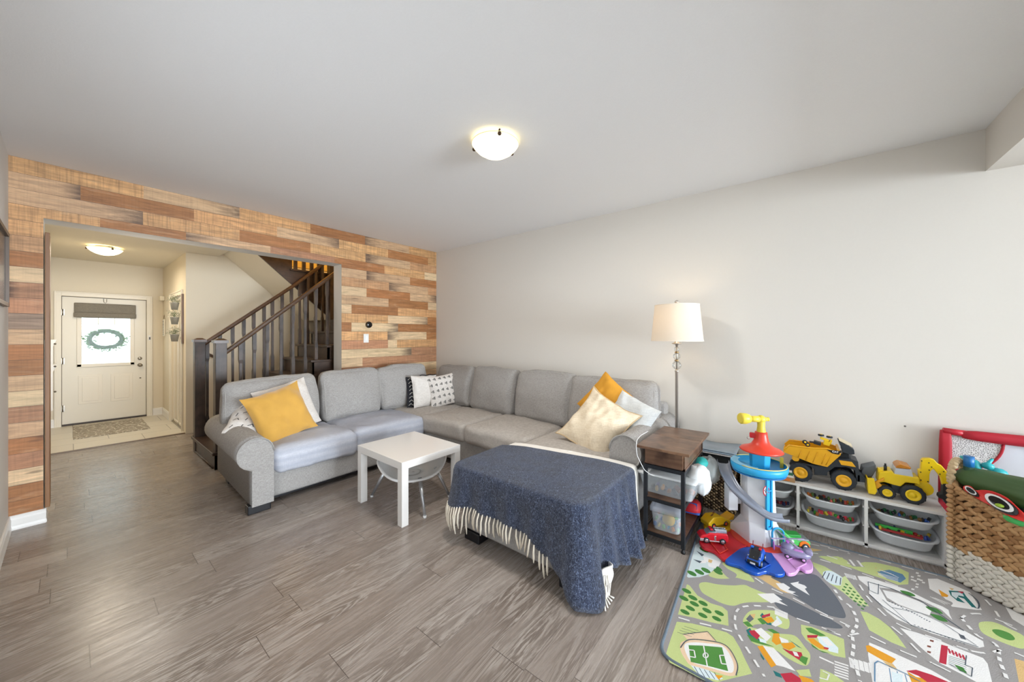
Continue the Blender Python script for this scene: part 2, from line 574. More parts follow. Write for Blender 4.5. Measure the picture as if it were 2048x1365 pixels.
TY = {'O': ('d8a46e', .7), 'T': ('c49468', .5), 'R': ('ad7342', .2), 'B': ('cfa880', .2), 'P': ('e0c096', .15), 'K': ('ba8560', .35), 'G': ('a88a72', .1)}
ROWS = {
    0: 'O287 Br479 O621 R730 Bl818 O872', 1: 'Br161 R388 O554 Br678 O776 R856 O872', 2: 'Br286 O479 R621 O731 Bl820 T872',
    3: 'O200 R372 Bl541 K669 R769 O849 P872', 4: 'O84 B733 Bl820 R872', 5: 'T84 T778 Bl856 T872', 6: 'R84 P733 R820 Br872',
    7: 'P84 Bl777 R856 P872', 8: 'Kl84 P703 R796 O872', 9: 'K84 O776 Pr855 R872', 10: 'G84 R703 Pr796 R872',
    11: 'B84 O775 Pl853 R872', 12: 'R84 K776 P794 O872', 13: 'R84 Pl736 Pr823 K872', 14: 'B84 P725 K794 K872',
    15: 'P84 K775 P872', 16: 'K84 R790 B872', 17: 'B84 O790 R872', 18: 'R84 P790 K872', 19: 'K84 K760 R872', 20: 'P84 R790 P872',
    21: 'R84 O770 K872', 22: 'R84 K790 T872', 23: 'T84 P790 K872'}
RH = 0.1152
wb_ = B(); pcol = []; pdk = []


def solid(x0, x1, z0, z1):
    wb_.mi = 0; wb_.bb(x0, x1, YW + .0015, YW + WT, z0, z1)


solid(XL, OX0, 0, CEIL); solid(OX1, XR, 0, CEIL); solid(OX0, OX1, OZ, CEIL)
nf0 = len(wb_.f)
for r, row in ROWS.items():
    zt = CEIL - r * RH; zb = max(zt - RH, 0.0)
    x0 = XL
    for it in row.split():
        kind = it[0]; dark = it[1] if it[1] in 'lr' else ''
        px_ = float(it[2:] if dark else it[1:])
        x1 = at(px_, 500, 'Y', YW).x if px_ < 871 else XR
        if px_ == 84:
            x1 = OX0
        hexc, saw = TY[kind]
        base = Vector(lin(hexc)[:3]) * rnd.uniform(0.9, 1.08)
        base.x *= rnd.uniform(.97, 1.03)
        nseg = 8
        for k in range(nseg):
            a0, a1 = x0 + (x1 - x0) * k / nseg, x0 + (x1 - x0) * (k + 1) / nseg
            zlo, zhi = zb, zt
            pieces = []
            c0, c1 = max(a0, OX0), min(a1, OX1)
            if zlo >= OZ or c0 >= c1:
                pieces.append((a0, a1, zlo, zhi))
            else:
                if a0 < OX0:
                    pieces.append((a0, OX0, zlo, zhi))
                if a1 > OX1:
                    pieces.append((OX1, a1, zlo, zhi))
                if zhi > OZ:
                    pieces.append((c0, c1, OZ, zhi))
            for (p0, p1, q0, q1) in pieces:
                g = 0.0012
                wb_.mi = 1
                wb_.quad((p0, YW, q0 + g), (p1, YW, q0 + g), (p1, YW, q1 - g), (p0, YW, q1 - g))
                for xx in (p0, p1, p1, p0):
                    u = (xx - x0) / max(1e-6, x1 - x0)
                    if dark == 'r':
                        d = max(0, (u - .55) / .45) ** 1.3
                    elif dark == 'l':
                        d = max(0, (.45 - u) / .45) ** 1.3
                    else:
                        d = 0
                    pcol.append((base.x, base.y, base.z, saw)); pdk.append(d)
        x0 = x1
wb_.mi = 1
for q in ((XL, OX0, 0, CEIL), (OX1, XR, 0, CEIL), (OX0, OX1, OZ, CEIL)):
    wb_.quad((q[0], YW + .001, q[2]), (q[1], YW + .001, q[2]), (q[1], YW + .001, q[3]), (q[0], YW + .001, q[3]))
    pcol += [(.10, .055, .03, 0)] * 4; pdk += [0] * 4
wo = wb_.build('wall_far', [paint_cool, plank_material()])
ca = wo.data.color_attributes.new('plank', 'FLOAT_COLOR', 'CORNER')
li = 0
vals = [0.5] * (4 * len(wo.data.loops))
for pl in wo.data.polygons:
    if pl.material_index == 1:
        for l in pl.loop_indices:
            vals[4 * l:4 * l + 4] = pcol[li]; li += 1
ca.data.foreach_set('color', vals)
da = wo.data.attributes.new('dark_end', 'FLOAT', 'CORNER')
dv = [0.0] * len(wo.data.loops); li = 0
for pl in wo.data.polygons:
    if pl.material_index == 1:
        for l in pl.loop_indices:
            dv[l] = pdk[li]; li += 1
da.data.foreach_set('value', dv)
struct(wo)


# baseboards: stepped profile swept along a straight run
def baseboard(name, p0, p1, nrm, h=0.105):
    p0, p1, nrm = Vector(p0), Vector(p1), Vector(nrm)
    prof = [(0, 0), (.016, 0), (.016, .012), (.013, .03), (.013, h - .03), (.009, h - .018), (.009, h - .006), (.004, h), (0, h)]
    pts = [p0 + nrm * d + Vector((0, 0, z)) for d, z in prof]
    return struct(B().prism(pts, p1 - p0).build(name, white))


baseboard('baseboard_right', (XR, YB, 0), (XR, YW, 0), (-1, 0, 0))
baseboard('baseboard_left', (XL, YB, 0), (XL, YW, 0), (1, 0, 0))
baseboard('baseboard_far_left', (XL, YW, 0), (OX0 + .013, YW, 0), (0, -1, 0))
baseboard('baseboard_far_right', (OX1 - .01, YW, 0), (XR, YW, 0), (0, -1, 0))
baseboard('baseboard_opening', (OX0, YW, 0), (OX0, YW + WT, 0), (1, 0, 0))

# ------------------------------------------------------------ foyer and stairwell shell
YD, XF, YS, CF, TOPZ = 8.89, 1.05, 6.88, 2.62, 4.6
FW0, FW1 = -0.08, 0.845                   # front door opening
b = B()
b.bb(-.35, FW0, YD, YD + .14, 0, CF).bb(FW1, XF + .1, YD, YD + .14, 0, CF).bb(FW0, FW1, YD, YD + .14, 2.035, CF)
struct(b.build('wall_front', paint_foyer))
struct(B().bb(-.35, -.235, YW + WT, YD, 0, CF).build('wall_foyer_left', paint_foyer))
b = B()
CD0, CD1, CDZ = 7.14, 8.02, 2.03          # closet opening
b.bb(XF, XF + .1, CD1, YD, 0, CF).bb(XF, XF + .1, YS, CD0, 0, CF).bb(XF, XF + .1, CD0, CD1, CDZ, CF).bb(XF + .1, XF + .6, CD0 - .1, CD0, 0, CF).bb(XF + .45, XF + .5, CD0, CD1 + .2, 0, CF)
struct(b.build('wall_foyer_right', paint_foyer))
struct(B().bb(XF + .1, 3.6, YS, YS + .12, 0, TOPZ).build('wall_stairs_back', paint_foyer))
struct(B().bb(3.45, 3.6, YW + WT, YS, 0, TOPZ).build('wall_stairs_right', yellow_paint))
struct(B().bb(1.3, 3.6, YW + WT - .06, YW + WT, CEIL + .1, TOPZ).bb(1.3, 1.4, YW + WT, YS, CEIL + .02, TOPZ).build('wall_stairs_front', yellow_paint))
struct(B().bb(1.3, 3.6, YW + WT - .1, YS + .1, TOPZ, TOPZ + .1).build('ceiling_stairs', paint_foyer))
struct(B().bb(-.35, XF, YW + WT, YD, CF, CF + .1).bb(XF, 1.42, YW + WT, YS, CF, CF + .12).build('ceiling_foyer', ceil_foyer_mat))
# warm yellow upper wall of the stairwell, seen between the upper balusters
struct(B().bb(1.6, 3.45, YS - .012, YS - .002, 2.62, TOPZ).build('wall_stairs_upper', yellow_paint))
baseboard('baseboard_foyer_front', (FW1 + .075, YD, 0), (XF, YD, 0), (0, -1, 0), .13)
baseboard('baseboard_foyer_side', (XF, CD1 + .07, 0), (XF, YD, 0), (-1, 0, 0), .13)
baseboard('baseboard_foyer_left', (-.235, YD, 0), (FW0 - .07, YD, 0), (0, -1, 0), .13)


def casing(name, pts, nrm, wd=0.07, th=0.016, m=white):
    """door casing: three flat boards with a raised outer bead round an opening; pts = (a, b, ztop) along an axis"""
    return None


def casing_x(name, x0, x1, zt, y, d=-1):
    b = B()
    for (a0, a1, z0, z1) in ((x0 - .07, x0, 0, zt + .07), (x1, x1 + .07, 0, zt + .07), (x0, x1, zt, zt + .07)):
        b.bb(a0, a1, y, y + d * .016, z0, z1)
    b.bb(x0 - .07, x0 - .05, y, y + d * .024, 0, zt + .07).bb(x1 + .05, x1 + .07, y, y + d * .024, 0, zt + .07).bb(x0 - .05, x1 + .05, y, y + d * .024, zt + .05, zt + .07)
    return struct(b.build(name, white, bevel=.003))


def casing_y(name, y0, y1, zt, x, d=-1):
    b = B()
    for (a0, a1, z0, z1) in ((y0 - .07, y0, 0, zt + .07), (y1, y1 + .07, 0, zt + .07), (y0, y1, zt, zt + .07)):
        b.bb(x, x + d * .016, a0, a1, z0, z1)
    b.bb(x, x + d * .024, y0 - .07, y0 - .05, 0, zt + .07).bb(x, x + d * .024, y1 + .05, y1 + .07, 0, zt + .07).bb(x, x + d * .024, y0 - .05, y1 + .05, zt + .05, zt + .07)
    return struct(b.build(name, white, bevel=.003))


white_f = mat('e8e0d0', 0.4, var=0.01, scale=8)
white_keep = white
white = white_f
casing_x('trim_2', FW0, FW1, 2.035, YD)
casing_y('trim_3', CD0, CD1, CDZ, XF)

# front door: slab with glazed upper half and two raised panels
dr = B()
DY = YD + .03
GX0, GX1, GZ0, GZ1 = .115, .655, .955, 1.88
dr.bb(FW0 + .001, GX0, DY, DY + .045, .02, 2.033).bb(GX1, FW1 - .001, DY, DY + .045, .02, 2.033).bb(GX0, GX1, DY, DY + .045, .02, GZ0).bb(GX0, GX1, DY, DY + .045, GZ1, 2.033)
door = struct(dr.build('door_1', mat('e6dfd0', 0.4, var=0.01, scale=8)))
B().bb(FW0, FW0 + .006, DY - .002, DY + .02, .02, 2.03).bb(FW1 - .006, FW1, DY - .002, DY + .02, .02, 2.03).bb(FW0, FW1, DY - .002, DY + .02, 2.027, 2.034).build('weather_strip', mat('6e665b', .7), door)
fr = B()
for (a0, a1, z0, z1) in ((GX0 - .045, GX0 + .005, GZ0 - .04, GZ1), (GX1 - .005, GX1 + .045, GZ0 - .04, GZ1), (GX0 - .045, GX1 + .045, GZ0 - .045, GZ0 + .005)):
    fr.bb(a0, a1, DY - .016, DY - .0005, z0, z1)
fr.build('window_frame', white, door, bevel=.005)
B().bb(GX0, GX1, DY + .02, DY + .026, GZ0, GZ1).build('pane', glass('door_glass', (.96, 1, .97, 1), .12), door)
g = B()
for x in (.295, .475):
    g.bb(x - .004, x + .004, DY + .012, DY + .018, 1.6, GZ1)
g.bb(GX0, GX1, DY + .012, DY + .018, 1.6, 1.608)
g.build('grille', mat('8b7c60', .4, .6), door)
for x0, x1 in ((.085, .335), (.43, .68)):
    p_ = B().bb(x0, x1, DY - .006, DY, .32, .78)
    p_.bb(x0 + .04, x1 - .04, DY - .012, DY, .36, .74)
    p_.build('raised_panel', white, door, bevel=.006)
nickel = mat('9a948a', .28, .95, var=.05)
k = B().lathe([(.028, 0), (.03, .008), (.012, .014), (.011, .035), (.026, .045), (.03, .058), (.022, .07), (0, .072)], (.765, DY, .905), 20, (0, -1, 0)); k.build('knob', nickel, door)
k = B().lathe([(.027, 0), (.027, .012), (.02, .018), (0, .018)], (.765, DY, 1.02), 20, (0, -1, 0)); k.build('deadbolt', nickel, door)
k = B().lathe([(.012, 0), (.012, .006), (0, .007)], (.77, DY, .68), 16, (0, -1, 0)); k.build('peg', nickel, door)
for z in (.28, 1.02, 1.78):
    k = B().cyl((FW0 + .012, DY - .012, z - .05), (FW0 + .012, DY - .012, z + .05), .008).bb(FW0, FW0 + .03, DY - .006, DY, z - .045, z + .045); k.build('hinge', nickel, door)
B().bb(FW0, FW1, YD + .005, YD + .07, .004, .03).build('threshold', mat('3d332b', .5), door)
B().tube([(.35, DY - .005, 2.02), (.352, DY - .015, 1.97), (.37, DY - .02, 1.95), (.385, DY - .015, 1.975), (.385, DY - .005, 2.02)], .0035).build('hook', nickel, door)

p_door = 1
# mirror-fronted sliding closet door
cl = B()
cl.bb(XF + .02, XF + .05, CD0, CD0 + .03, .02, CDZ - .02).bb(XF + .02, XF + .05, CD1 - .03, CD1, .02, CDZ - .02).bb(XF + .02, XF + .05, CD0, CD1, .02, .05).bb(XF + .02, XF + .05, CD0, CD1, CDZ - .05, CDZ - .02)
cl.bb(XF + .02, XF + .05, 7.56, 7.6, .02, CDZ - .02)
cd = struct(cl.build('door_2', white))
mirror = mat('f4f4f2', .03, 1.0, var=.0)
B().bb(XF + .03, XF + .04, CD0 + .03, 7.56, .05, CDZ - .05).bb(XF + .03, XF + .04, 7.6, CD1 - .03, .05, CDZ - .05).build('mirror_pane', mirror, cd)
B().bb(XF + .0, XF + .07, CD0, CD1, .004, .022).build('track', nickel, cd)
white = white_keep

# ------------------------------------------------------------ staircase
dark = wood('stair_wood', '33241b', '4b3628', 'X', .38, 4, c3='2a1d16')
darkz = wood('post_wood', '3a2d26', '54443a', 'Z', .42, 4, c3='2c221c')
railm = wood('rail_wood', '3f2a1b', '5d422d', 'X', .3, 4)
st = wthing('staircase', 'dark brown wooden staircase with square balusters rising behind the plank wall opening', 'staircase', (1.0, 5.3, 0))
SY0, SY1 = 4.80, 5.80
NST = 8
for k_ in range(NST):
    x = .96 + .194 * k_; z = .185 * (k_ + 1)
    B().bb(x - .025, x + .24, SY0 - .02, SY1 + .025, z - .032, z).build('tread', dark, st, bevel=.006)
    B().bb(x, x + .02, SY0, SY1, z - .185, z - .03).build('riser', dark, st)
B().bb(.975, 1.0, SY0 + .05, SY1 - .03, 0, .02).tube([(.96, SY0 + .06, .012), (.96, SY1 - .03, .012)], .012).build('moulding', dark, st)
# strings: saw-tooth boards closing both sides
for y in (SY0, SY1 - .03):
    pts = [(.96, y, 0)]
    for k_ in range(NST):
        x = .96 + .194 * k_
        pts += [(x, y, .185 * k_), (x, y, .185 * (k_ + 1) - .03)]
    pts += [(.96 + .194 * NST, y, .185 * NST - .03), (.96 + .194 * NST, y, 0)]
    pts = [p for i, p in enumerate(pts) if i != 1]
    B().prism(pts, (0, .03, 0)).build('string_board', dark, st)


def newel(x, y, z0, z1, w_=.098):
    b = B().bb(x - w_ / 2, x + w_ / 2, y - w_ / 2, y + w_ / 2, z0, z1 - .045)
    o = b.build('newel_post', darkz, st, bevel=.004)
    h = w_ / 2
    c = B().bb(x - h - .012, x + h + .012, y - h - .012, y + h + .012, z1 - .05, z1 - .02)
    q = [(x - h - .006, y - h - .006), (x + h + .006, y - h - .006), (x + h + .006, y + h + .006), (x - h - .006, y + h + .006)]
    vs = [(a, b_, z1 - .02) for a, b_ in q] + [(x + (a - x) * .45, y + (b_ - y) * .45, z1) for a, b_ in q]
    c.add(vs, [(0, 1, 5, 4), (1, 2, 6, 5), (2, 3, 7, 6), (3, 0, 4, 7), (4, 5, 6, 7)], False)
    c.build('cap', railm, o)
    return o


newel(1.02, 4.87, 0, 1.39, .1)
newel(1.0, 5.74, 0, 1.39, .1)


def handrail(p0, p1, p2=None):
    pr = [(-.03, 0), (.03, 0), (.034, .02), (.03, .045), (.018, .056), (-.018, .056), (-.03, .045), (-.034, .02)]
    b = B()
    pts = [Vector(p0), Vector(p1)] + ([Vector(p2)] if p2 else [])
    n = len(pr); vs = []
    for p in pts:
        for a, h in pr:
            vs.append(p + Vector((0, a, h - .05)))
    fs = [tuple(range(n)), tuple((len(pts) - 1) * n + i for i in range(n - 1, -1, -1))]
    for s_ in range(len(pts) - 1):
        for i in range(n):
            j = (i + 1) % n
            fs.append((s_ * n + i, (s_ + 1) * n + i, (s_ + 1) * n + j, s_ * n + j))
    b.add(vs, fs, False)
    return b.build('handrail', railm, st)


def nose_z(x):
    k = max(0, min(NST - 1, int((x - .96 + .025) / .194)))
    return .185 * (k + 1)


rn0, rn1 = (1.07, 4.87, 1.265), (2.30, 4.87, 2.335)
rf0, rf1, rf2 = (1.05, 5.74, 1.345), (2.05, 5.74, 2.17), (2.52, 5.74, 2.60)
handrail(rn0, rn1); handrail(rf0, rf1, rf2)
# top end of the near rail dies into the jamb


def rz(p0, p1, x):
    return p0[2] + (p1[2] - p0[2]) * (x - p0[0]) / (p1[0] - p0[0])


def baluster(x, y, z0, z1, w_=.036):
    h = w_ / 2; t = h * .72
    b = B()
    zs = [(z0, h), (z0 + .2, h), (z0 + .24, t), (z1 - .24, t), (z1 - .2, h), (z1, h)]
    vs = []
    for z, r in zs:
        vs += [(x - r, y - r, z), (x + r, y - r, z), (x + r, y + r, z), (x - r, y + r, z)]
    fs = [(0, 3, 2, 1), tuple(4 * (len(zs) - 1) + i for i in range(4))]
    for i in range(len(zs) - 1):
        for j in range(4):
            j2 = (j + 1) % 4
            fs.append((4 * i + j, 4 * i + j2, 4 * i + 4 + j2, 4 * i + 4 + j))
    b.add(vs, fs, False)
    return b.build('baluster', darkz, st)


for x in (1.2, 1.33, 1.457, 1.60, 1.73, 1.87, 2.0, 2.14):
    baluster(x, 4.87, nose_z(x), rz(rn0, rn1, x) - .03)
for x in (1.075, 1.2, 1.33, 1.45, 1.56, 1.68, 1.78, 1.90, 2.02):
    baluster(x, 5.74, nose_z(x), rz(rf0, rf1, x) - .03)
for x in (2.13, 2.24, 2.35, 2.45):
    baluster(x, 5.74, nose_z(x), rz(rf1, rf2, x) - .03)
newel(2.60, 5.74, 1.0, 2.95, .11)
# winders at the turn
for i, (pts, z) in enumerate((([(2.50, 4.8), (3.44, 4.8), (3.44, 5.3), (2.55, 5.72)], 1.665), ([(3.44, 5.3), (3.44, 6.2), (2.6, 5.76)], 1.85), ([(3.44, 6.2), (3.44, 6.86), (2.9, 6.86), (2.6, 5.76)], 2.035), ([(2.9, 6.86), (2.3, 6.86), (2.3, 5.82), (2.6, 5.82)], 2.22))):
    b = B().prism([(a, c_, z - .185 if i else 0.0) for a, c_ in pts], (0, 0, .15 if i else z - .035))
    b.build('riser', dark, st)
    B().prism([(a, c_, z - .035) for a, c_ in pts], (0, 0, .035)).build('tread', dark, st)
# upper flight coming back over the foyer side: plastered underside, dark string, balusters
def sof(x):
    return 2.70 - .87 * (x - 1.44)


b = B()
b.prism([(1.42, 5.83, sof(1.42)), (2.62, 5.83, sof(2.62)), (2.62, 5.83, sof(2.62) + .06), (1.42, 5.83, sof(1.42) + .06)], (0, YS - 5.83 - .013, 0))
struct(b.build('ceiling_stair_underside', ceil_foyer_mat))
pts = [(1.42, 5.80, sof(1.42)), (2.70, 5.80, sof(2.70))]
top = [(2.70, sof(2.70) + .30)]
for x, z in ((2.62, 2.20), (2.62, 2.37), (2.05, 2.37), (2.05, 2.80), (1.42, 2.80)):
    pts.append((x, 5.80, z))
B().prism(pts, (0, .03, 0)).build('string_board', dark, st)
B().bb(2.02, 2.62, 5.77, 5.86, 2.37, 2.40).build('tread', dark, st, bevel=.005)
for x in (2.10, 2.215, 2.325, 2.43):
    baluster(x, 5.815, 2.40, 3.3, .042)
B().tube([(1.24, 6.78, 1.16), (1.30, 6.78, 1.13), (1.42, 6.78, 1.06)], .02).build('handrail', railm, st)
fix(st)

# ------------------------------------------------------------ foyer things
def dome_light(name, label, x, y, z, r, emit, rz=0):
    t = thing(name, label, 'ceiling light', (x, y, z), rz)
    B().lathe([(r * .55, 0), (r * .55, -.018), (r * .5, -.022)], (0, 0, 0), 32).build('mount', nickel, t)
    gl = mat('fff0c8', .3, var=.04, scale=6, emit=emit)
    B().lathe([(r, -.028), (r * 1.0, -.034), (r * .93, -.05), (r * .78, -.075), (r * .55, -.098), (r * .28, -.112), (0.001, -.116)], (0, 0, 0), 40, cap=False).build('glass_bowl', gl, t)
    B().lathe([(r * 1.0, -.034), (r * 1.02, -.03), (r * 1.0, -.026), (r * .9, -.026)], (0, 0, 0), 40, cap=False).build('rim', mat('e8d9a0', .3, .1, emit=emit * .25), t)
    dk = mat('4a3524', .35, .7)
    for k in range(3):
        a = 2 * PI * k / 3 + .9
        c = Vector((math.cos(a), math.sin(a), 0))
        b = B().cyl(c * (r * .55) + Vector((0, 0, -.012)), c * (r * 1.02) + Vector((0, 0, -.02)), .006)
        b.ell(c * (r * .985) + Vector((0, 0, -.042)), (.013, .013, .013))
        b.build('clip', dk, t)
    return t


dome_light('ceiling_light', 'frosted glass dome ceiling light glowing above the living room', 1.79, 1.585, CEIL, .155, 1.7, 1.05)
dome_light('ceiling_light', 'frosted glass dome ceiling light glowing in the entrance foyer', .30, 7.3, CF, .165, 2.6)

# roman blind on the door
rb = wthing('roman_blind', 'grey fabric roman blind folded at the top of the front door glass', 'blind', (.38, DY, 1.7))
fabg = fabric('blind_cloth', '8b8579', '79736a', 400, .2)
b = B(); b.puff((.67, .035, .16), .012, (0, .01, 0), 8, xf=lambda p: p + Vector((.38, DY - .035, 1.86))); b.build('top_fold', fabg, rb)
b = B(); b.puff((.68, .045, .085), .015, (0, .01, 0), 8, nz=.004, xf=lambda p: p + Vector((.38, DY - .04, 1.745))); b.build('hem', fabg, rb)
fix(rb)

# wreath
wr = wthing('wreath', 'round green leafy wreath hanging outside the front door glass', 'wreath', (.38, DY + .07, 1.35))
gr1 = mat('2f4a22', .7, var=.3, scale=40); gr2 = mat('4c6b30', .7, var=.35, scale=60)
pts = [(.38 + .175 * math.cos(a), DY + .085, 1.355 + .135 * math.sin(a)) for a in [2 * PI * k / 40 for k in range(40)]]
B().tube(pts, .026, 8, closed=True).build('ring', gr1, wr)
b = B()
for k in range(520):
    a = rnd.uniform(0, 2 * PI); rr = rnd.gauss(1.14, .17)
    if math.sin(a) > .3:
        rr = min(rr, 1.25)
    c = Vector((.38 + .175 * rr * math.cos(a) + rnd.gauss(0, .01), DY + .085 + rnd.uniform(-.02, .02), 1.35 + .135 * rr * math.sin(a)))
    d = Vector((rnd.uniform(-1, 1), rnd.uniform(-.3, .3), rnd.uniform(-1, 1))).normalized(); l = rnd.uniform(.02, .042)
    s_ = d.cross(Vector((0, 1, 0))).normalized() * l * .28
    b.add([c - d * l / 2, c + s_, c + d * l / 2, c - s_], [(0, 1, 2, 3)], False)
lf = b.build('leaves', gr2, wr); lf['kind'] = 'stuff'
fix(wr)

# door mat
m, nt, p = nmat('mat_pattern')
vo = N(nt, 'ShaderNodeTexVoronoi', Vector=coords(nt), Scale=16.0, _feature='DISTANCE_TO_EDGE')
r_ = N(nt, 'ShaderNodeMapRange', Value=vo.outputs[0], i1=.02, i2=.09)
nt.links.new(MIX(nt, r_.outputs[0], lin('d8d2c6'), lin('8e8577')), p.inputs['Base Color']); p.inputs['Roughness'].default_value = .9
o = B().bb(.03, .77, 7.66, 8.72, .004, .012).build('door_mat', m, bevel=.003)
tag(o, 'patterned grey beige door mat lying before the front door', 'door mat')
# door chime sensor, alarm box
t = B().bb(.862, .895, YD - .03, YD, 1.33, 1.42).build('door_sensor', white, bevel=.004); tag(t, 'small white lock sensor on the casing beside the front door', 'sensor')
B().bb(.872, .888, YD - .036, YD - .03, 1.345, 1.39).build('button', mat('4a4540', .4), t)
t = B().bb(XF - .06, XF, 8.68, 8.82, 2.03, 2.11).build('alarm_box', mat('e8dfcc', .5), bevel=.006); tag(t, 'small cream alarm box high on the wall beside the front door', 'alarm box')
# hanging wall sign
t = wthing('wall_sign', 'narrow white wall sign with dark lettering hung beside the front door', 'sign', (XF, 8.7, 1.5))
B().bb(XF - .022, XF - .004, 8.60, 8.74, 1.41, 1.70).build('board', mat('e9e4d8', .6), t)
b = B()
for k in range(9):
    z = 1.67 - k * .028
    b.bb(XF - .0245, XF - .022, 8.615 + rnd.uniform(0, .02), 8.725 - rnd.uniform(0, .03), z - .011, z)
b.build('lettering', mat('6a645c', .7), t)
B().tube([(XF - .012, 8.61, 1.70), (XF - .01, 8.67, 1.78), (XF - .012, 8.73, 1.70)], .003).build('cord', mat('8a7a5c', .8), t)
fix(t)

# three wall buckets of flowers on a plank
t = B().bb(XF - .02, XF, 7.02, 7.07, 1.30, 2.03).build('hanging_plank', wood('plank_dark', '5a4030', '7a5a42', 'Z')); tag(t, 'thin brown upright wall plank edge holding the hanging flower buckets', 'plank')


def bucket(y, z, label):
    t = thing('flower_bucket', label, 'flower bucket', (XF - .075, y, z), group=None)
    B().lathe([(.036, 0), (.052, .1), (.055, .105), (.052, .108), (.046, .105)], (0, 0, 0), 20).build('bucket', mat('a9a79f', .4, .5, var=.12), t)
    b = B()
    for k in range(150):
        a = rnd.uniform(0, 2 * PI); q = rnd.uniform(.0, .055)
        p0 = Vector((math.cos(a) * q * .5, math.sin(a) * q * .5, .09))
        p1 = p0 + Vector((math.cos(a) * q * 1.2, math.sin(a) * q * 1.3, rnd.uniform(.03, .13)))
        for j in range(3):
            c = p0.lerp(p1, rnd.uniform(.4, 1)) + Vector((rnd.gauss(0, .008), rnd.gauss(0, .008), rnd.gauss(0, .006)))
            d = Vector((rnd.uniform(-1, 1), rnd.uniform(-1, 1), rnd.uniform(0, 1.4))).normalized() * rnd.uniform(.008, .018)
            s_ = d.cross(Vector((rnd.uniform(-1, 1), rnd.uniform(-1, 1), .3))).normalized() * .0045
            b.mi = rnd.choice((0, 0, 1))
            b.add([c, c + d * .5 + s_, c + d, c + d * .5 - s_], [(0, 1, 2, 3)], False)
    f = b.build('flowers', [mat('76805f', .8, var=.3), mat('d5d0bd', .8, var=.1)], t); f['kind'] = 'stuff'
    return t


bucket(7.2, 1.80, 'topmost of the three small metal flower buckets hanging beside the closet')
bucket(7.2, 1.585, 'middle one of the three small metal flower buckets hanging beside the closet')
bucket(7.2, 1.33, 'lowest of the three small metal flower buckets hanging beside the closet')

# brown door board standing at the left jamb, white peg rail beyond
t = B().bb(OX0 + .006, OX0 + .03, YW + .006, YW + .20, .107, 2.215).build('wooden_board', wood('board_wood', '7a5230', '96693f', 'Z', .45), bevel=.003)
tag(t, 'tall narrow brown wooden board standing inside the left side of the wide opening', 'board')
t = wthing('peg_shelf', 'white wall shelf with small pegs on the left wall of the foyer', 'shelf', (-.2, 8.3, .9))
for (z0, z1, w_) in ((1.0, 1.36, .0), (.35, 1.0, .0)):
    b = B().prism([(-.235, 8.25, z0), (-.15, 8.25, z0), (-.15, 8.25, z1 - .1), (-.115, 8.25, z1), (-.235, 8.25, z1)], (0, .3, 0)); b.build('panel', white, t)
for z in (1.30, .98, .62):
    B().ell((-.13, 8.235, z), .013).build('knob', mat('6b6357', .4, .5), t)
fix(t)

# ------------------------------------------------------------ things on the living-room walls
t = wthing('picture_frame', 'dark framed picture on the left wall cut by the picture edge', 'picture', (XL, 3.8, 1.85))
y1 = 4.20; y0 = 3.45
fm = wood('frame_wood', '4a3a2c', '6b543e', 'Z', .4)
b = B().bb(XL, XL + .022, y1 - .02, y1, 1.62, 2.12).bb(XL, XL + .022, y0, y0 + .02, 1.62, 2.12).bb(XL, XL + .022, y0, y1, 1.62, 1.645).bb(XL, XL + .022, y0, y1, 2.095, 2.12)
b.build('frame', fm, t)
B().bb(XL, XL + .008, y0 + .02, y1 - .02, 1.645, 2.095).build('print', mat('2c3238', .25, var=.3, scale=6), t)
fix(t)

t = thing('thermostat', 'round black smart thermostat on the plank wallpaper', 'thermostat', at(737, 650, 'Y', YW))
B().lathe([(.044, 0), (.044, .008), (.040, .012), (.040, .026), (.037, .03)], (0, 0, 0), 32, (0, -1, 0)).build('ring', mat('55504b', .2, .9), t)
B().lathe([(.035, 0), (.033, .002), (0, .002)], (0, -.03, 0), 32, (0, -1, 0)).build('display', mat('0d0d0f', .1), t)
c = at(732, 677, 'Y', YW)
t = thing('light_switch', 'white rocker light switch under the round thermostat', 'light switch', c)
B().bb(-.036, .036, -.006, 0, -.058, .058).build('plate', white, t, bevel=.003)
B().bb(-.017, .017, -.011, -.006, -.033, .033).build('rocker', mat('f4f4f4', .3), t, bevel=.002)
c = at(1810, 853, 'X', XR)
t = B().ell((0, 0, 0), (.004, .006, .006)).build('wall_screw', mat('6d6862', .4, .6), loc=c); tag(t, 'tiny dark screw in the white wall above the toy digger', 'screw')

# ------------------------------------------------------------ sectional sofa
linen = fabric('sofa_linen', 'afaba7', '918d89', 430, .45)
linen_warm = fabric('seat_cover_taupe', 'bfb8b0', 'aca49c', 260, .15)
satin = fabric('seat_cover_blue_grey', 'c2c4cd', 'b5b7c0', 200, .1, rough=.55, stripes=(2, 105, 'a2a7b6', .5))
pipe_m = mat('a29e99', .9)
black_wood = mat('17171b', .35)
sofa = wthing('sectional_sofa', 'large light grey fabric corner sofa with chaise along the plank wall and white wall', 'sofa', (2.6, 3.4, 0))


def sweep_profile(b, pts, off):
    off = Vector(off); n = len(pts); a = [Vector(p) for p in pts]
    nn = Vector((0, 0, 0))
    for i in range(n):
        nn += a[i].cross(a[(i + 1) % n])
    if nn.dot(off) > 0:
        a.reverse()
    vs = []
    K = 10
    for k in range(K + 1):
        vs += [p + off * (k / K) for p in a]
    fs = [(k * n + i, (k + 1) * n + i, (k + 1) * n + (i + 1) % n, k * n + (i + 1) % n) for k in range(K) for i in range(n)]
    b.add(vs, fs, True)
    o = len(b.v) - len(vs)
    b.f.append(tuple(o + i for i in range(n))); b.m.append(b.mi); b.sm.append(False)
    b.f.append(tuple(o + K * n + i for i in range(n - 1, -1, -1))); b.m.append(b.mi); b.sm.append(False)


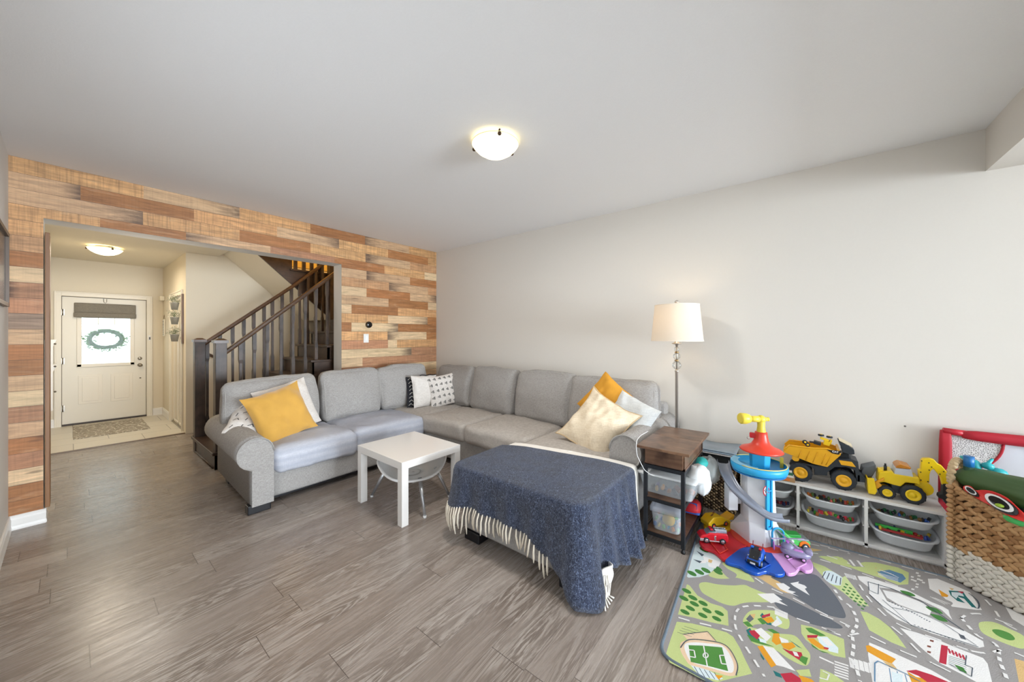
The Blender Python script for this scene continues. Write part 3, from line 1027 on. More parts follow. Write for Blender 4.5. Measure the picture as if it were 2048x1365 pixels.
def arm_profile(inner, sgn, top, r, stem, zb=.06):
    """points (a, z): inner face at 'inner', outward direction sgn"""
    cx = inner + sgn * r; cz = top - r
    pts = [(inner, zb), (inner, cz)]
    for k in range(1, 16):
        a = PI - k * (1.28 * PI) / 15
        pts.append((cx - sgn * r * math.cos(PI - a) if False else cx + sgn * r * -math.cos(PI * 1.28 * k / 15), cz + r * math.sin(PI * 1.28 * k / 15)))
    pts += [(inner + sgn * stem, cz - r * 1.02), (inner + sgn * stem, zb)]
    return pts


AP = arm_profile(1.055, -1, .605, .125, .15)
b = B(); sweep_profile(b, [(a, 3.365, z) for a, z in AP], (0, 1.05, .05)); arm = b.build('arm', linen, sofa)
B().tube([(a, 3.362, z) for a, z in AP[1:-1]], .0055, 6).build('piping', pipe_m, arm)
AP = arm_profile(1.115, -1, .69, .12, .15)
b = B(); sweep_profile(b, [(2.56, a, z) for a, z in AP], (1.05, 0, 0)); arm = b.build('arm', linen, sofa)
B().tube([(2.557, a, z) for a, z in AP[1:-1]], .0055, 6).build('piping', pipe_m, arm)


def pf(x0, x1, y0, y1, z0, z1, r, bulge=(0, 0, 0), n=10, nz=0.0, ns=3, seed=0, b=None):
    b = b or B()
    c = Vector(((x0 + x1) / 2, (y0 + y1) / 2, (z0 + z1) / 2))
    return b.puff((x1 - x0, y1 - y0, z1 - z0), r, bulge, n, nz, ns, seed, xf=lambda p: p + c)


pf(1.04, 2.66, 3.43, 4.42, .065, .33, .02).build('base', linen, sofa)
pf(2.62, 3.6, 1.10, 4.42, .065, .33, .02).build('base', linen, sofa)
pf(1.745, 2.66, .95, 1.87, .065, .34, .025).build('chaise_base', linen, sofa)
B().bb(1.055, 1.062, 3.425, 3.432, .07, .30).build('seam', pipe_m, sofa)
pf(.93, 3.62, 4.27, 4.44, .065, .80, .05).build('back_frame', linen, sofa)
pf(3.47, 3.63, .97, 4.42, .065, .80, .05).build('back_frame', linen, sofa)
for x, y, dx, dy in ((.96, 3.42, .16, .08), (1.78, .99, .08, .14), (1.80, 1.76, .12, .14), (2.5, 3.5, .1, .1), (3.5, 1.02, .1, .1), (1.0, 4.3, .1, .1)):
    B().bb(x - dx / 2, x + dx / 2, y - dy / 2, y + dy / 2, 0, .068).build('foot', black_wood, sofa, bevel=.006)
B().bb(1.1, 2.7, 3.50, 3.54, .03, .07).build('foot', black_wood, sofa)


def seat(x0, x1, y0, y1, z0, z1, m, seed, bulge=.03, nz=.012, name='seat_cushion', front=None):
    c = Vector(((x0 + x1) / 2, (y0 + y1) / 2, (z0 + z1) / 2))

    def xf(p):
        q = p + c
        if front == 'y' and q.y < y0 + .12:      # cover pulled down over the front
            t = (y0 + .12 - q.y) / .12
            q.z -= .03 * t * t
        q.z += .006 * noise.noise(Vector((q.x * 5 + seed, q.y * 5, 0)))
        return q
    b = B(); b.puff((x1 - x0, y1 - y0, z1 - z0), .06, (.0, .0, bulge), 22, nz, 4.5, seed, xf=xf)
    return b.build(name, m, sofa)


seat(1.06, 1.80, 3.385, 4.12, .265, .475, satin, 1, .028, .016, front='y')
seat(1.775, 2.605, 3.395, 4.12, .265, .485, satin, 2, .022, .018, front='y')
seat(2.59, 3.35, 3.46, 4.15, .30, .48, linen_warm, 3, .015, .008)
seat(2.585, 3.36, 2.735, 3.475, .285, .482, linen_warm, 4, .02, .014)
seat(2.575, 3.36, 1.91, 2.745, .285, .482, linen_warm, 5, .022, .014)
seat(1.725, 3.36, 1.11, 1.925, .325, .475, linen_warm, 6, .015, .008, name='chaise_cushion')
seat(1.725, 2.58, .925, 1.3, .325, .47, linen, 7, .005, .006, name='chaise_cushion')


def backc(c, w_, h_, d_, yaw, lean, seed, roll=0.0, top=0.0, piping=False, nz=.02):
    """seat-back cushion; local x = width, y = depth, z = height"""
    R = Euler((0, 0, yaw)).to_matrix() @ Euler((lean, 0, 0)).to_matrix() @ Euler((0, roll, 0)).to_matrix()
    C = Vector(c)

    def xf(p):
        q = Vector(p)
        q.y *= 1.0 - .28 * max(0, q.z / (h_ / 2))      # thinner at the top
        q.z += top * q.x / (w_ / 2) * max(0, q.z / (h_ / 2))
        return C + R @ q
    b = B(); b.puff((w_, d_, h_), .065, (.012, .05, .015), 20, nz, 3.2, seed, xf=xf)
    o = b.build('back_cushion', linen, sofa)
    # piping round the front face
    pts = []
    hw, hh = w_ / 2 - .012, h_ / 2 - .012
    for k in range(48):
        a = 2 * PI * k / 48
        e = .32
        x = hw * math.copysign(abs(math.cos(a)) ** e, math.cos(a)); z = hh * math.copysign(abs(math.sin(a)) ** e, math.sin(a))
        p = Vector((x, -d_ / 2 * .74, z)); p += noise.noise_vector(p * 3.2 + Vector((seed * 3.7, seed, 0))) * nz
        pts.append(xf(p))
    B().tube(pts, .006, 6, closed=True).build('piping', pipe_m, o)
    return o


LB = 0.16
backc((1.285, 4.13, .725), .82, .53, .20, 0, -LB, 11, top=.015)
backc((2.09, 4.14, .735), .69, .55, .20, 0, -LB, 12)
backc((2.80, 4.14, .74), .74, .55, .20, 0, -LB, 13)
YR = -PI / 2
backc((3.37, 3.70, .735), .76, .52, .19, YR - .08, -LB, 14)
backc((3.35, 2.965, .735), .70, .54, .21, YR, -LB, 15)
backc((3.35, 2.215, .735), .73, .55, .22, YR, -LB, 16)
backc((3.34, 1.42, .745), .87, .50, .22, YR - .02, -LB, 17)
fix(sofa)


# ------------------------------------------------------------ loose cushions
def pillow(label, c, w_, h_, t_, yaw, lean, roll, m, m2=None, pattern=None, seed=0, wr=.008, c_=.055, group=None, fold=0.0, ears=0.0, trim=None, name='throw_cushion'):
    o = thing(name, label, 'cushion', c)
    R = Euler((0, 0, yaw)).to_matrix() @ Euler((lean, 0, 0)).to_matrix() @ Euler((0, roll, 0)).to_matrix()

    def S(u, v, sd):
        x = u * w_ / 2 * (1 - c_ * (1 - v * v) + ears * (abs(u * v)) ** 6)
        z = v * h_ / 2 * (1 - c_ * (1 - u * u) + ears * (abs(u * v)) ** 6)
        th = t_ / 2 * (max(0, 1 - abs(u) ** 3) * max(0, 1 - abs(v) ** 3)) ** .6
        p = Vector((x, sd * th, z))
        n_ = noise.noise(Vector((u * 1.8 + v * 1.1 + seed, v * 1.6, seed * 2.1))) + .5 * noise.noise(Vector((u * 4 + seed, v * 3, seed)))
        p.y += -wr * n_ * 2 * min(1, th / (t_ * .25)) + fold * u * u * .1
        p.z += .006 * noise.noise(Vector((u * 3, seed, v)))
        p.x += .006 * noise.noise(Vector((seed, v * 3, u)))
        return R @ p
    b = B(); n = 28
    b.grid(lambda i, j: S(i * 2 - 1, j * 2 - 1, -1), n, n)
    b.grid(lambda i, j: S(i * 2 - 1, j * 2 - 1, 1), n, n, flip=True)

    def stroke(pts, wd):
        for (u0, v0), (u1, v1) in zip(pts, pts[1:]):
            d = Vector((u1 - u0, v1 - v0)); L = d.length
            if L < 1e-6:
                continue
            q = Vector((-d.y, d.x)) / L * wd
            K = 3
            for k in range(K):
                a0 = Vector((u0, v0)) + d * k / K; a1 = Vector((u0, v0)) + d * (k + 1) / K
                vs = []
                for a in (a0 - q, a1 - q, a1 + q, a0 + q):
                    pt = S(max(-1, min(1, a.x)), max(-1, min(1, a.y)), -1)
                    vs.append(pt + R @ Vector((0, -.0025, 0)))
                b.mi = 1; b.add(vs, [(0, 1, 2, 3)], False); b.mi = 0
    if pattern:
        pattern(stroke)
    mm = [m] + ([m2] if m2 else [])
    b.build('cover', mm, o)
    if trim:
        pts = []
        for k in range(80):
            a = k / 20; s_, f = int(a), a - int(a)
            u, v = ((-1 + 2 * f, -1), (1, -1 + 2 * f), (1 - 2 * f, 1), (-1, 1 - 2 * f))[s_ % 4]
            pts.append(S(u, v, -1))
        B().tube(pts, .006, 6, closed=True).build('piping', trim, o)
    return o


def tri_pattern(stroke):
    for r in range(5):
        for c in range(6):
            u = -.82 + c * .31; v = .78 - r * .40
            stroke([(u - .10, v), (u + .05, v + .09), (u + .05, v - .09), (u - .10, v)], .011)
            stroke([(u - .03, v), (u + .03, v + .04), (u + .03, v - .04), (u - .03, v)], .009)


def dash_pattern(stroke):
    for r in range(5):
        for c in range(5):
            u = -.8 + c * .38 + (r % 2) * .1; v = .75 - r * .37
            if (r + c) % 3 == 0:
                stroke([(u - .12, v), (u + .06, v + .08), (u + .12, v - .06)], .014)
            else:
                stroke([(u, v - .06), (u + .07, v + .07)], .018)


def zig_pattern(stroke):
    for r in range(8):
        stroke([(-.9 + k * .15, .85 - r * .24 + (.06 if k % 2 else -.06)) for k in range(13)], .012)


velvet = mat('cf9d42', .8, var=.12, scale=9, bump=.15, sheen=.5)
mustard = mat('d0932a', .85, var=.1, scale=20, bump=.1)
offwhite = fabric('cushion_cotton', 'e6e0d9', 'd8d0c8', 200, .3)
cream = fabric('cushion_cream', 'eadbc2', 'dccaae', 160, .2)
palebl = fabric('cushion_pale', 'dcdedd', 'cdd0d0', 160, .2)
inkm = mat('26262b', .8); inkg = mat('54534f', .8)
blackf = mat('1c1c22', .9, var=.2, scale=80)

pillow('flat white cushion with black dash marks tucked behind the big yellow cushion', at(512, 836, 'Y', 3.9), .40, .40, .09, -.25, -1.0, .25, offwhite, inkm, dash_pattern, seed=3)
pillow('white ribbed cushion standing between the yellow cushion and the sofa back', at(576, 816, 'Y', 3.97), .50, .50, .13, .05, -.32, -.22, offwhite, seed=5, wr=.014)
pillow('big mustard yellow velvet cushion leaning by the left sofa arm', at(562, 828, 'Y', 3.76), .475, .475, .16, .0, -.36, -.26, velvet, seed=9, wr=.012, ears=.05)
pillow('black cushion with thin white lines hidden behind the cream one in the sofa corner', at(838, 785, 'Y', 3.93), .36, .40, .10, -.1, -.3, .12, blackf, mat('d6d2c8', .8), zig_pattern, seed=4)
pom_ = pillow('plain cream cushion standing in the sofa corner with black pompom trim on top', at(851, 782, 'Y', 3.84), .38, .42, .13, -.12, -.26, .03, offwhite, seed=6)
b = B(); Rp = Euler((0, 0, -.12)).to_matrix() @ Euler((-.26, 0, 0)).to_matrix() @ Euler((0, .03, 0)).to_matrix()
for k in range(14):
    b.ell(Rp @ Vector((-.06 + .018 * k, -.012, .205 + .004 * math.sin(k))), (.008, .008, .008), 8)
b.build('pompom_trim', blackf, pom_)
pillow('white cushion printed with small black triangles leaning in the sofa corner', at(889, 780, 'Y', 3.70), .44, .42, .14, -.42, -.34, -.14, offwhite, inkg, tri_pattern, seed=8, ears=.1)
pillow('mustard cushion peeking out above the big cream one on the chaise', at(1212, 805, 'X', 3.12), .42, .42, .10, YR, -.35, .62, mustard, seed=12)
pillow('pale blue white cushion half hidden behind the cream one by the right arm', at(1256, 842, 'X', 3.02), .42, .42, .12, YR - .15, -.45, .35, palebl, seed=13)
pillow('large cream cushion with a wide flanged edge lying against the right sofa arm', at(1194, 850, 'X', 2.86), .47, .51, .16, YR + .12, -.62, .48, cream, seed=15, wr=.02, ears=.1, trim=mat('cbb18a', .8))


# ------------------------------------------------------------ throws on the chaise
m, nt, p = nmat('navy_wool')
v = coords(nt, (1, 1, .6))
n1 = N(nt, 'ShaderNodeTexNoise', Vector=v, Scale=75.0, Detail=5.0, Roughness=.8, Distortion=2.5)
n2 = N(nt, 'ShaderNodeTexNoise', Vector=v, Scale=9.0, Detail=3.0)
r1 = N(nt, 'ShaderNodeMapRange', Value=n1.outputs[0], i1=.50, i2=.68)
r2 = N(nt, 'ShaderNodeMapRange', Value=n2.outputs[0], i1=.3, i2=.7)
c1 = MIX(nt, r2.outputs[0], lin('10162a'), lin('1b2744'))
c2 = MIX(nt, r1.outputs[0], c1, lin('8190ae'))
nt.links.new(c2, p.inputs['Base Color']); p.inputs['Roughness'].default_value = 1.0
p.inputs['Sheen Weight'].default_value = .25
bp = N(nt, 'ShaderNodeBump', Strength=.9, Distance=.006, Height=n1.outputs[0]); nt.links.new(bp.outputs[0], p.inputs['Normal'])
navy = m
fleece = mat('efe9df', .95, var=.03, scale=90, bump=.3, sheen=.3)


def lerp_tab(tab, t):
    for (a, va), (b_, vb) in zip(tab, tab[1:]):
        if a <= t <= b_:
            f = (t - a) / (b_ - a); f = f * f * (3 - 2 * f)
            return tuple(x + (y - x) * f for x, y in zip(va, vb)) if hasattr(va, '__len__') else va + (vb - va) * f
    return tab[-1][1]


def polyline(pts, t):
    L = [0]
    for a, b_ in zip(pts, pts[1:]):
        L.append(L[-1] + math.dist(a, b_))
    s_ = t * L[-1]
    for i in range(len(pts) - 1):
        if s_ <= L[i + 1] + 1e-9:
            f = (s_ - L[i]) / (L[i + 1] - L[i]); return Vector(pts[i]).lerp(Vector(pts[i + 1]), f)
    return Vector(pts[-1])


def round_path(pts, r, n=6):
    out = [Vector(pts[0])]
    for i in range(1, len(pts) - 1):
        p = Vector(pts[i]); a = (Vector(pts[i - 1]) - p).normalized(); c = (Vector(pts[i + 1]) - p).normalized()
        for k in range(n + 1):
            t = k / n
            out.append((p + a * r) * (1 - t) ** 2 + p * 2 * t * (1 - t) + (p + c * r) * t * t)
    out.append(Vector(pts[-1]))
    return out


def throw(path, centre, topz, hem, NP, folds, dome=.02):
    """cloth over a box edge: path = plan outline of the edge (from the left rear round to the right rear),
    hem(t) = (height of the hem, how far it stands out)"""
    P = [polyline(path, k / (NP - 1)) for k in range(NP)]
    nor = []
    for k in range(NP):
        a = P[max(0, k - 2)]; c = P[min(NP - 1, k + 2)]; d = (c - a).normalized()
        nor.append(Vector((-d.y, d.x)) if False else Vector((d.y, -d.x)))
    NT, NR, ND = 10, 5, 16

    def fn(i, j):
        k = int(round(i * (NP - 1))); jj = int(round(j * (NT + NR + ND)))
        p = P[k]; nn = nor[k]; t = k / (NP - 1)
        if (p - Vector(centre)).dot(nn) < 0:
            nn = -nn
        hz, out = hem(t)
        if jj <= NT:
            f = jj / NT; q = Vector(centre).lerp(p - nn * .03, f)
            z = topz + dome * (1 - f ** 4) + .004 * noise.noise(Vector((q.x * 6, q.y * 6, 3)))
            return Vector((q.x, q.y, z))
        if jj <= NT + NR:
            f = (jj - NT) / NR * PI / 2
            q = p - nn * .03 + nn * .03 * math.sin(f)
            return Vector((q.x, q.y, topz - .03 * (1 - math.cos(f))))
        f = (jj - NT - NR) / ND
        z = (topz - .03) + (hz - (topz - .03)) * f
        fo = folds(t) * f ** .8
        q = p + nn * (out * f ** 1.25 + fo + .006)
        return Vector((q.x, q.y, z + .008 * noise.noise(Vector((t * 30, f * 3, 1))) * f))
    return fn, NT + NR + ND + 1, P


npath = round_path([(2.27, 1.95), (1.70, 1.95), (1.695, .89), (2.43, .875)], .11)
# (t along the outline) -> (hem height, stand-out)
HEM = [(0, (.22, .03)), (.18, (.20, .04)), (.245, (.225, .05)), (.33, (.262, .015)), (.45, (.252, .0)), (.54, (.24, .0)), (.60, (.17, .01)), (.645, (.12, .03)),
       (.68, (.015, .06)), (.705, (.004, .10)), (.73, (.07, .07)), (.78, (.10, .055)), (.84, (.07, .08)), (.93, (.035, .085)), (1.0, (.03, .06))]


def nf(t):
    a = max(0, (t - .5) / .5)
    return .010 * math.sin(t * 70) + .045 * math.exp(-((t - .69) / .028) ** 2) - .05 * math.exp(-((t - .742) / .018) ** 2) + .032 * a * math.sin(t * 105)


fn, NV, NP_ = throw(npath, (2.345, 1.42), .512, lambda t: lerp_tab(HEM, t), 220, nf)
th = wthing('navy_throw', 'navy blue flecked wool throw draped over the sofa chaise with cream fringe', 'blanket', (1.75, 1.3, .3))
b = B(); b.grid(fn, 220, NV, flip=False)
# rear flap of the top between the centre and the rear edge
o = b.build('cloth', navy, th)
s_ = o.modifiers.new('th', 'SOLIDIFY'); s_.thickness = .007; s_.offset = 1
# fringe
tm = mat('e9dfcd', .9, var=.05, scale=60)
ks = []
for k in range(11):
    ks.append((.225 + k * .0098, .17 + rnd.uniform(-.02, .02)))
for k in range(22):
    ks.append((.337 + k * .0127, .115 + rnd.uniform(-.025, .03)))
for k in range(4):
    ks.append((.725 + k * .012, .06))
for t, L in ks:
    i = t; k = round(i * 219)
    p0 = fn(k / 219, 1.0); p1 = fn(k / 219, 1 - 1 / (NV - 1))
    out = (p0 - Vector((2.22, 1.38, p0.z))).normalized()
    p0 = p0 + Vector((0, 0, .008))
    L = min(L, p0.z - .006)
    sx_ = rnd.uniform(-.02, .02); dy = Vector((0, sx_, 0))
    pts = [p0, p0 + Vector((0, 0, -L * .35)) + out * .012 + dy * .3, p0 + Vector((0, 0, -L * .7)) + out * .012 + dy * .8, p0 + Vector((0, 0, -L)) + out * rnd.uniform(0, .015) + dy * 1.5]
    B().tube(pts, .0055, 6, taper=lambda q: .75 + .5 * math.sin(q * 2.6) + (0 if q < .95 else -.4)).build('tassel', tm, th)
fix(th)

fpath = round_path([(2.41, 1.93), (1.80, 1.92), (1.80, .915), (2.535, .895)], .07)
FH = [(0, (.40, .0)), (.5, (.40, .0)), (.66, (.40, 0)), (.80, (.08, .03)), (1.0, (.045, .02))]
fn2, NV2, _ = throw(fpath, (2.48, 1.42), .5, lambda t: lerp_tab(FH, t), 120, lambda t: .004 * math.sin(t * 60), dome=.012)
th2 = wthing('fleece_throw', 'cream white fleece blanket spread under the navy throw on the chaise', 'blanket', (2.3, 1.3, .3))
b = B(); b.grid(fn2, 120, NV2)
o = b.build('cloth', fleece, th2); s_ = o.modifiers.new('th', 'SOLIDIFY'); s_.thickness = .006; s_.offset = 1
b = B()
b.grid(lambda i, j: Vector((1.84 + .10 * i + .02 * math.sin(j * 5), .835 + .02 * math.cos(i * 6) - .02 * j, .02 + .12 * j + .02 * math.sin(i * 3))), 10, 8)
o = b.build('corner', fleece, th2); s_ = o.modifiers.new('th', 'SOLIDIFY'); s_.thickness = .008
for k in range(5):
    x = 1.80 + .028 * k
    B().tube([(x, .83, .10), (x - .01, .82, .05), (x - .03 - .012 * k, .80, .015), (x - .07, .775, .008)], .0045, 6).build('tassel', fleece, th2)
fix(th2)

# ------------------------------------------------------------ kids table and chair
lack = mat('ebe7e2', .15, var=.005, scale=5)
TZ = .482
tc_ = [at(711, 893, 'Z', TZ), at(797, 930, 'Z', TZ), at(916, 889, 'Z', TZ), at(840, 860, 'Z', TZ)]
tm_ = sum(tc_, Vector()) / 4
ang = math.atan2(-.03, .58) * .3
t = thing('play_table', 'small square white table standing in front of the corner sofa', 'table', (tm_.x, tm_.y, 0), ang)
TX, TY_ = .575, .665
B().bb(-TX / 2, TX / 2, -TY_ / 2, TY_ / 2, TZ - .056, TZ).build('tabletop', lack, t, bevel=.0015)
for sx in (-1, 1):
    for sy in (-1, 1):
        x, y = sx * (TX / 2 - .029), sy * (TY_ / 2 - .029)
        B().bb(x - .0285, x + .0285, y - .0285, y + .0285, 0, TZ - .056).build('leg', lack, t, bevel=.0015)

ch = wthing('kids_chair', 'low white plastic childrens chair with silver legs pushed under the white table', 'chair', (1.87, 2.6, 0))
c0 = Vector((1.88, 2.63, 0)); ax = Vector((.80, -.50, 0)).normalized(); ay = Vector((-ax.y, ax.x, 0))   # ax: towards the right wing


def shell(i, j):
    a = i * 2 * PI; rr = j
    cx_, sy_ = math.cos(a), math.sin(a)
    wing = abs(cx_) ** 4
    zt = .262 + .09 * wing + (.05 if sy_ > 0 else 0.0) * (1 - wing)
    R_ = Vector((cx_ * .285, sy_ * .29))
    q = c0 + ax * R_.x * (.25 + .75 * rr ** .7) + ay * R_.y * (.25 + .75 * rr ** .7)
    return Vector((q.x, q.y, .222 + (zt - .222) * rr ** 2.2))


shm = mat('f2f1ef', .3, var=.01, scale=5)
b = B(); b.grid(shell, 48, 12, closed_u=True)
b.ell(c0 + Vector((0, 0, .224)), (.075, .07, .006), 20, rot=(0, 0, math.atan2(ax.y, ax.x)))
o = b.build('seat_shell', shm, ch); s_ = o.modifiers.new('th', 'SOLIDIFY'); s_.thickness = .012
b = B(); b.tube([shell(k / 48, 1.0) for k in range(48)], .009, 8, closed=True); b.build('rim', shm, ch)
alum = mat('c9ccd0', .3, .8)
feet = [Vector((1.668, 2.93, 0)), Vector((1.74, 2.275, 0)), Vector((2.10, 2.40, 0)), Vector((2.04, 2.95, 0))]
for f_ in feet:
    top_ = c0 + (f_ - c0) * .62; top_.z = .262
    lg = B().cyl(f_ + Vector((0, 0, .012)), top_, .0115, .016).build('leg', alum, ch)
    B().cyl(f_, f_ + Vector((0, 0, .016)), .014).build('foot_cap', shm, lg)
fix(ch)

# ------------------------------------------------------------ floor lamp
LX, LY = 3.31, .825
lamp = wthing('floor_lamp', 'brushed steel floor lamp with clear glass balls and white drum shade behind the side table', 'floor lamp', (LX, LY, 0))
steel = mat('c2bab0', .35, .75, var=.04)
L0 = (LX, LY, 0)
B().lathe([(.095, 0), (.097, .008), (.09, .018), (.03, .026), (.014, .04)], L0, 32).build('base', steel, lamp)
B().lathe([(.0125, .03), (.0125, 1.105), (.016, 1.11), (.016, 1.12), (.006, 1.13)], L0, 20).build('pole', steel, lamp)
B().lathe([(.006, 1.12), (.006, 1.40)], L0, 10).build('rod', steel, lamp)
gm = glass('lamp_glass', (.97, .98, .98, 1), .6)
for z, r in ((1.165, .037), (1.243, .030), (1.305, .022)):
    B().ell((LX, LY, z), r, 24).build('glass_ball', gm, lamp)
for z in (1.205, 1.277):
    B().lathe([(.012, z - .008), (.017, z - .003), (.017, z + .003), (.012, z + .008)], L0, 16).build('collar', mat('b59a72', .3, .9), lamp)
B().lathe([(.008, 1.325), (.012, 1.345), (.04, 1.352), (.04, 1.356), (.02, 1.362), (.014, 1.42)], L0, 24).build('socket', steel, lamp)
m = bpy.data.materials.new('lamp_shade'); m.use_nodes = True; nt = m.node_tree; nt.nodes.clear()
o_ = N(nt, 'ShaderNodeOutputMaterial'); wv = N(nt, 'ShaderNodeTexNoise', Vector=coords(nt, (1, 1, 3)), Scale=180.0)
cc = MIX(nt, wv.outputs[0], lin('efe5d6'), lin('f6eee2'))
d_ = N(nt, 'ShaderNodeBsdfDiffuse', Color=cc); tr = N(nt, 'ShaderNodeBsdfTranslucent', Color=cc)
mx = N(nt, 'ShaderNodeMixShader', i0=.35, i1=d_.outputs[0], i2=tr.outputs[0]); nt.links.new(mx.outputs[0], o_.inputs[0])
b = B(); b.lathe([(.208, 1.375), (.178, 1.69)], L0, 48, cap=False); b.lathe([(.2055, 1.375), (.1755, 1.69)], L0, 48, cap=False); b.build('lamp_shade', m, lamp)
hm = mat('f2eadd', .8)
b = B(); b.tube([(LX + .208 * math.cos(a), LY + .208 * math.sin(a), 1.377) for a in [k * PI / 24 for k in range(48)]], .003, 6, closed=True)
b.tube([(LX + .178 * math.cos(a), LY + .178 * math.sin(a), 1.689) for a in [k * PI / 24 for k in range(48)]], .003, 6, closed=True); b.build('shade_trim', hm, lamp)
b = B(); b.lathe([(.004, 1.69), (.004, 1.70), (.016, 1.705), (.017, 1.715), (.012, 1.728), (.0, 1.733)], L0, 16); b.cyl((LX - .176, LY, 1.688), (LX + .176, LY, 1.688), .002); b.cyl((LX, LY - .176, 1.688), (LX, LY + .176, 1.688), .002); b.build('finial', steel, lamp)
B().ell((LX, LY, 1.54), (.03, .03, .045), 16).build('bulb', mat('ffe6b8', .3, emit=8), lamp)
fix(lamp)

# ------------------------------------------------------------ side table
rust = wood('rustic_board', '5e4130', '86654c', 'Y', .33, 4, c3='4a3123')
iron = mat('23262b', .5, .3)
NX0, NX1, NY0, NY1, NZ = 2.50, 3.06, .575, .84, .675
ns = wthing('side_table', 'narrow rustic brown side table with drawer and black metal frame beside the sofa arm', 'side table', (2.78, .71, 0))
B().bb(2.44, 2.80, .535, .868, NZ - .018, NZ).build('tabletop', rust, ns, bevel=.002)
B().bb(2.802, 3.09, .535, .868, NZ - .018, NZ).build('tabletop', rust, ns, bevel=.002)
b = B().bb(NX0 + .02, NX1, NY0 + .004, NY0 + .018, .535, NZ - .018).bb(NX0 + .02, NX1, NY1 - .018, NY1 - .004, .535, NZ - .018).bb(NX1 - .015, NX1, NY0, NY1, .535, NZ - .018).bb(NX0 + .02, NX1, NY0, NY1, .535, .548)
b.build('drawer_case', rust, ns)
dw = B().bb(NX0, NX0 + .018, NY0 + .012, NY1 - .012, .545, NZ - .022).build('drawer', rust, ns, bevel=.002)
for x in (NX0, NX1 - .024):
    for y in (NY0, NY1 - .024):
        lg = B().bb(x, x + .024, y, y + .024, .03, .535 if x > 2.6 else .535).build('leg', iron, ns, bevel=.002)
        B().lathe([(.013, 0), (.015, .006), (.011, .012), (.006, .03)], (x + .012, y + .012, 0), 14).build('foot', mat('141416', .5), lg)
for z in (.055, .290, .512):
    b = B()
    for y in (NY0, NY1 - .024):
        b.bb(NX0 + .024, NX1 - .024, y, y + .024, z, z + .024)
    for x in (NX0, NX1 - .024):
        b.bb(x, x + .024, NY0 + .024, NY1 - .024, z, z + .024)
    b.build('rail', iron, ns)
for z in (.070, .305):
    B().bb(NX0 + .004, NX1 - .004, NY0 + .01, NY1 - .01, z, z + .012).build('shelf', rust, ns)
fix(ns)

clear = mat('e3e8ec', .12, 0, var=.01, alpha=.30)
cloud = mat('e8ebee', .25, 0, var=.02, alpha=.78)
TOYC = ['d8342c', '2f7fd0', '37a94a', 'f0c22a', 'f07f22', '7a4fb0', '20b0b0', 'c9b08a', '2c2f38', 'e85f9a', '8fd04a', '5a3a2a']


def tub(b, cx, cy, z0, z1, lx, ly, taper=.88, wall=.003, r=.03, dip=0.0):
    """open rounded box, wider at the rim; returns rim loop"""
    def loop(hx, hy, z, rr, dp=0):
        pts = []
        for qx, qy, a0 in ((1, 1, 0), (-1, 1, 90), (-1, -1, 180), (1, -1, 270)):
            for k in range(6):
                a = math.radians(a0 + 18 * k)
                x = cx + qx * (hx - rr) + rr * math.cos(a); y = cy + qy * (hy - rr) + rr * math.sin(a)
                zz = z
                if dp and qx < 0 or dp and x < cx - hx * .3:
                    f = max(0, (cx - x) / hx - .3) / .7
                    zz -= dp * min(1, f * 1.2) * (1 - min(1, abs(y - cy) / (hy * .96)) ** 4)
                pts.append((x, y, zz))
        return pts
    hx, hy = lx / 2, ly / 2
    n = 24

    def dens(p):          # extra points along the front so the dip shows
        return p
    L = [loop(hx * taper, hy * taper, z0, r), loop(hx * (taper + 1) / 2, hy * (taper + 1) / 2, (z0 + z1) / 2, r), loop(hx, hy, z1, r, dip), loop(hx - wall, hy - wall, z1, r - wall, dip), loop(hx * taper - wall, hy * taper - wall, z0 + wall, r - wall)]
    vs = [p for l in L for p in l]
    fs = [tuple(range(n - 1, -1, -1))]
    for i in range(len(L) - 1):
        for k in range(n):
            k2 = (k + 1) % n
            fs.append((i * n + k, i * n + k2, (i + 1) * n + k2, (i + 1) * n + k))
    fs.append(tuple(4 * n + k for k in range(n)))
    b.add(vs, fs, False)
    return L[2]


def toy_bit(name, c, s, seed, col, label, group, cat='toy'):
    b = B(); q = random.Random(seed); kind = q.randrange(4)
    if kind == 0:
        b.puff((s * 1.6, s, s), s * .2, n=3, xf=lambda p: Euler((q0, q1, q2)).to_matrix() @ p) if False else b.box((0, 0, 0), (s * 1.5, s, s * .8), rot=(q.uniform(0, 3), q.uniform(0, 3), q.uniform(0, 3)))
    elif kind == 1:
        b.ell((0, 0, 0), (s * .7, s * .7, s * .7), 10)
    elif kind == 2:
        b.cyl((-s * .7, 0, 0), (s * .7, 0, s * .3), s * .4, s * .4, 10); b.ell((s * .7, 0, s * .3), s * .5, 10)
    else:
        b.ell((0, 0, 0), (s * .9, s * .5, s * .5), 10, rot=(q.uniform(0, 3), q.uniform(0, 3), 0)); b.ell((s * .5, 0, s * .4), s * .35, 8)
    o = b.build(name, mat(col, .35), loc=c, bevel=.001)
    return tag(o, label, cat, group)


FN = ['leftmost golden', 'bright golden', 'first orange', 'large dark grey', 'small dark grey', 'reddish brown', 'dull brown', 'rightmost orange', 'nearly black', 'rust coloured', 'faded purple', 'clay orange']
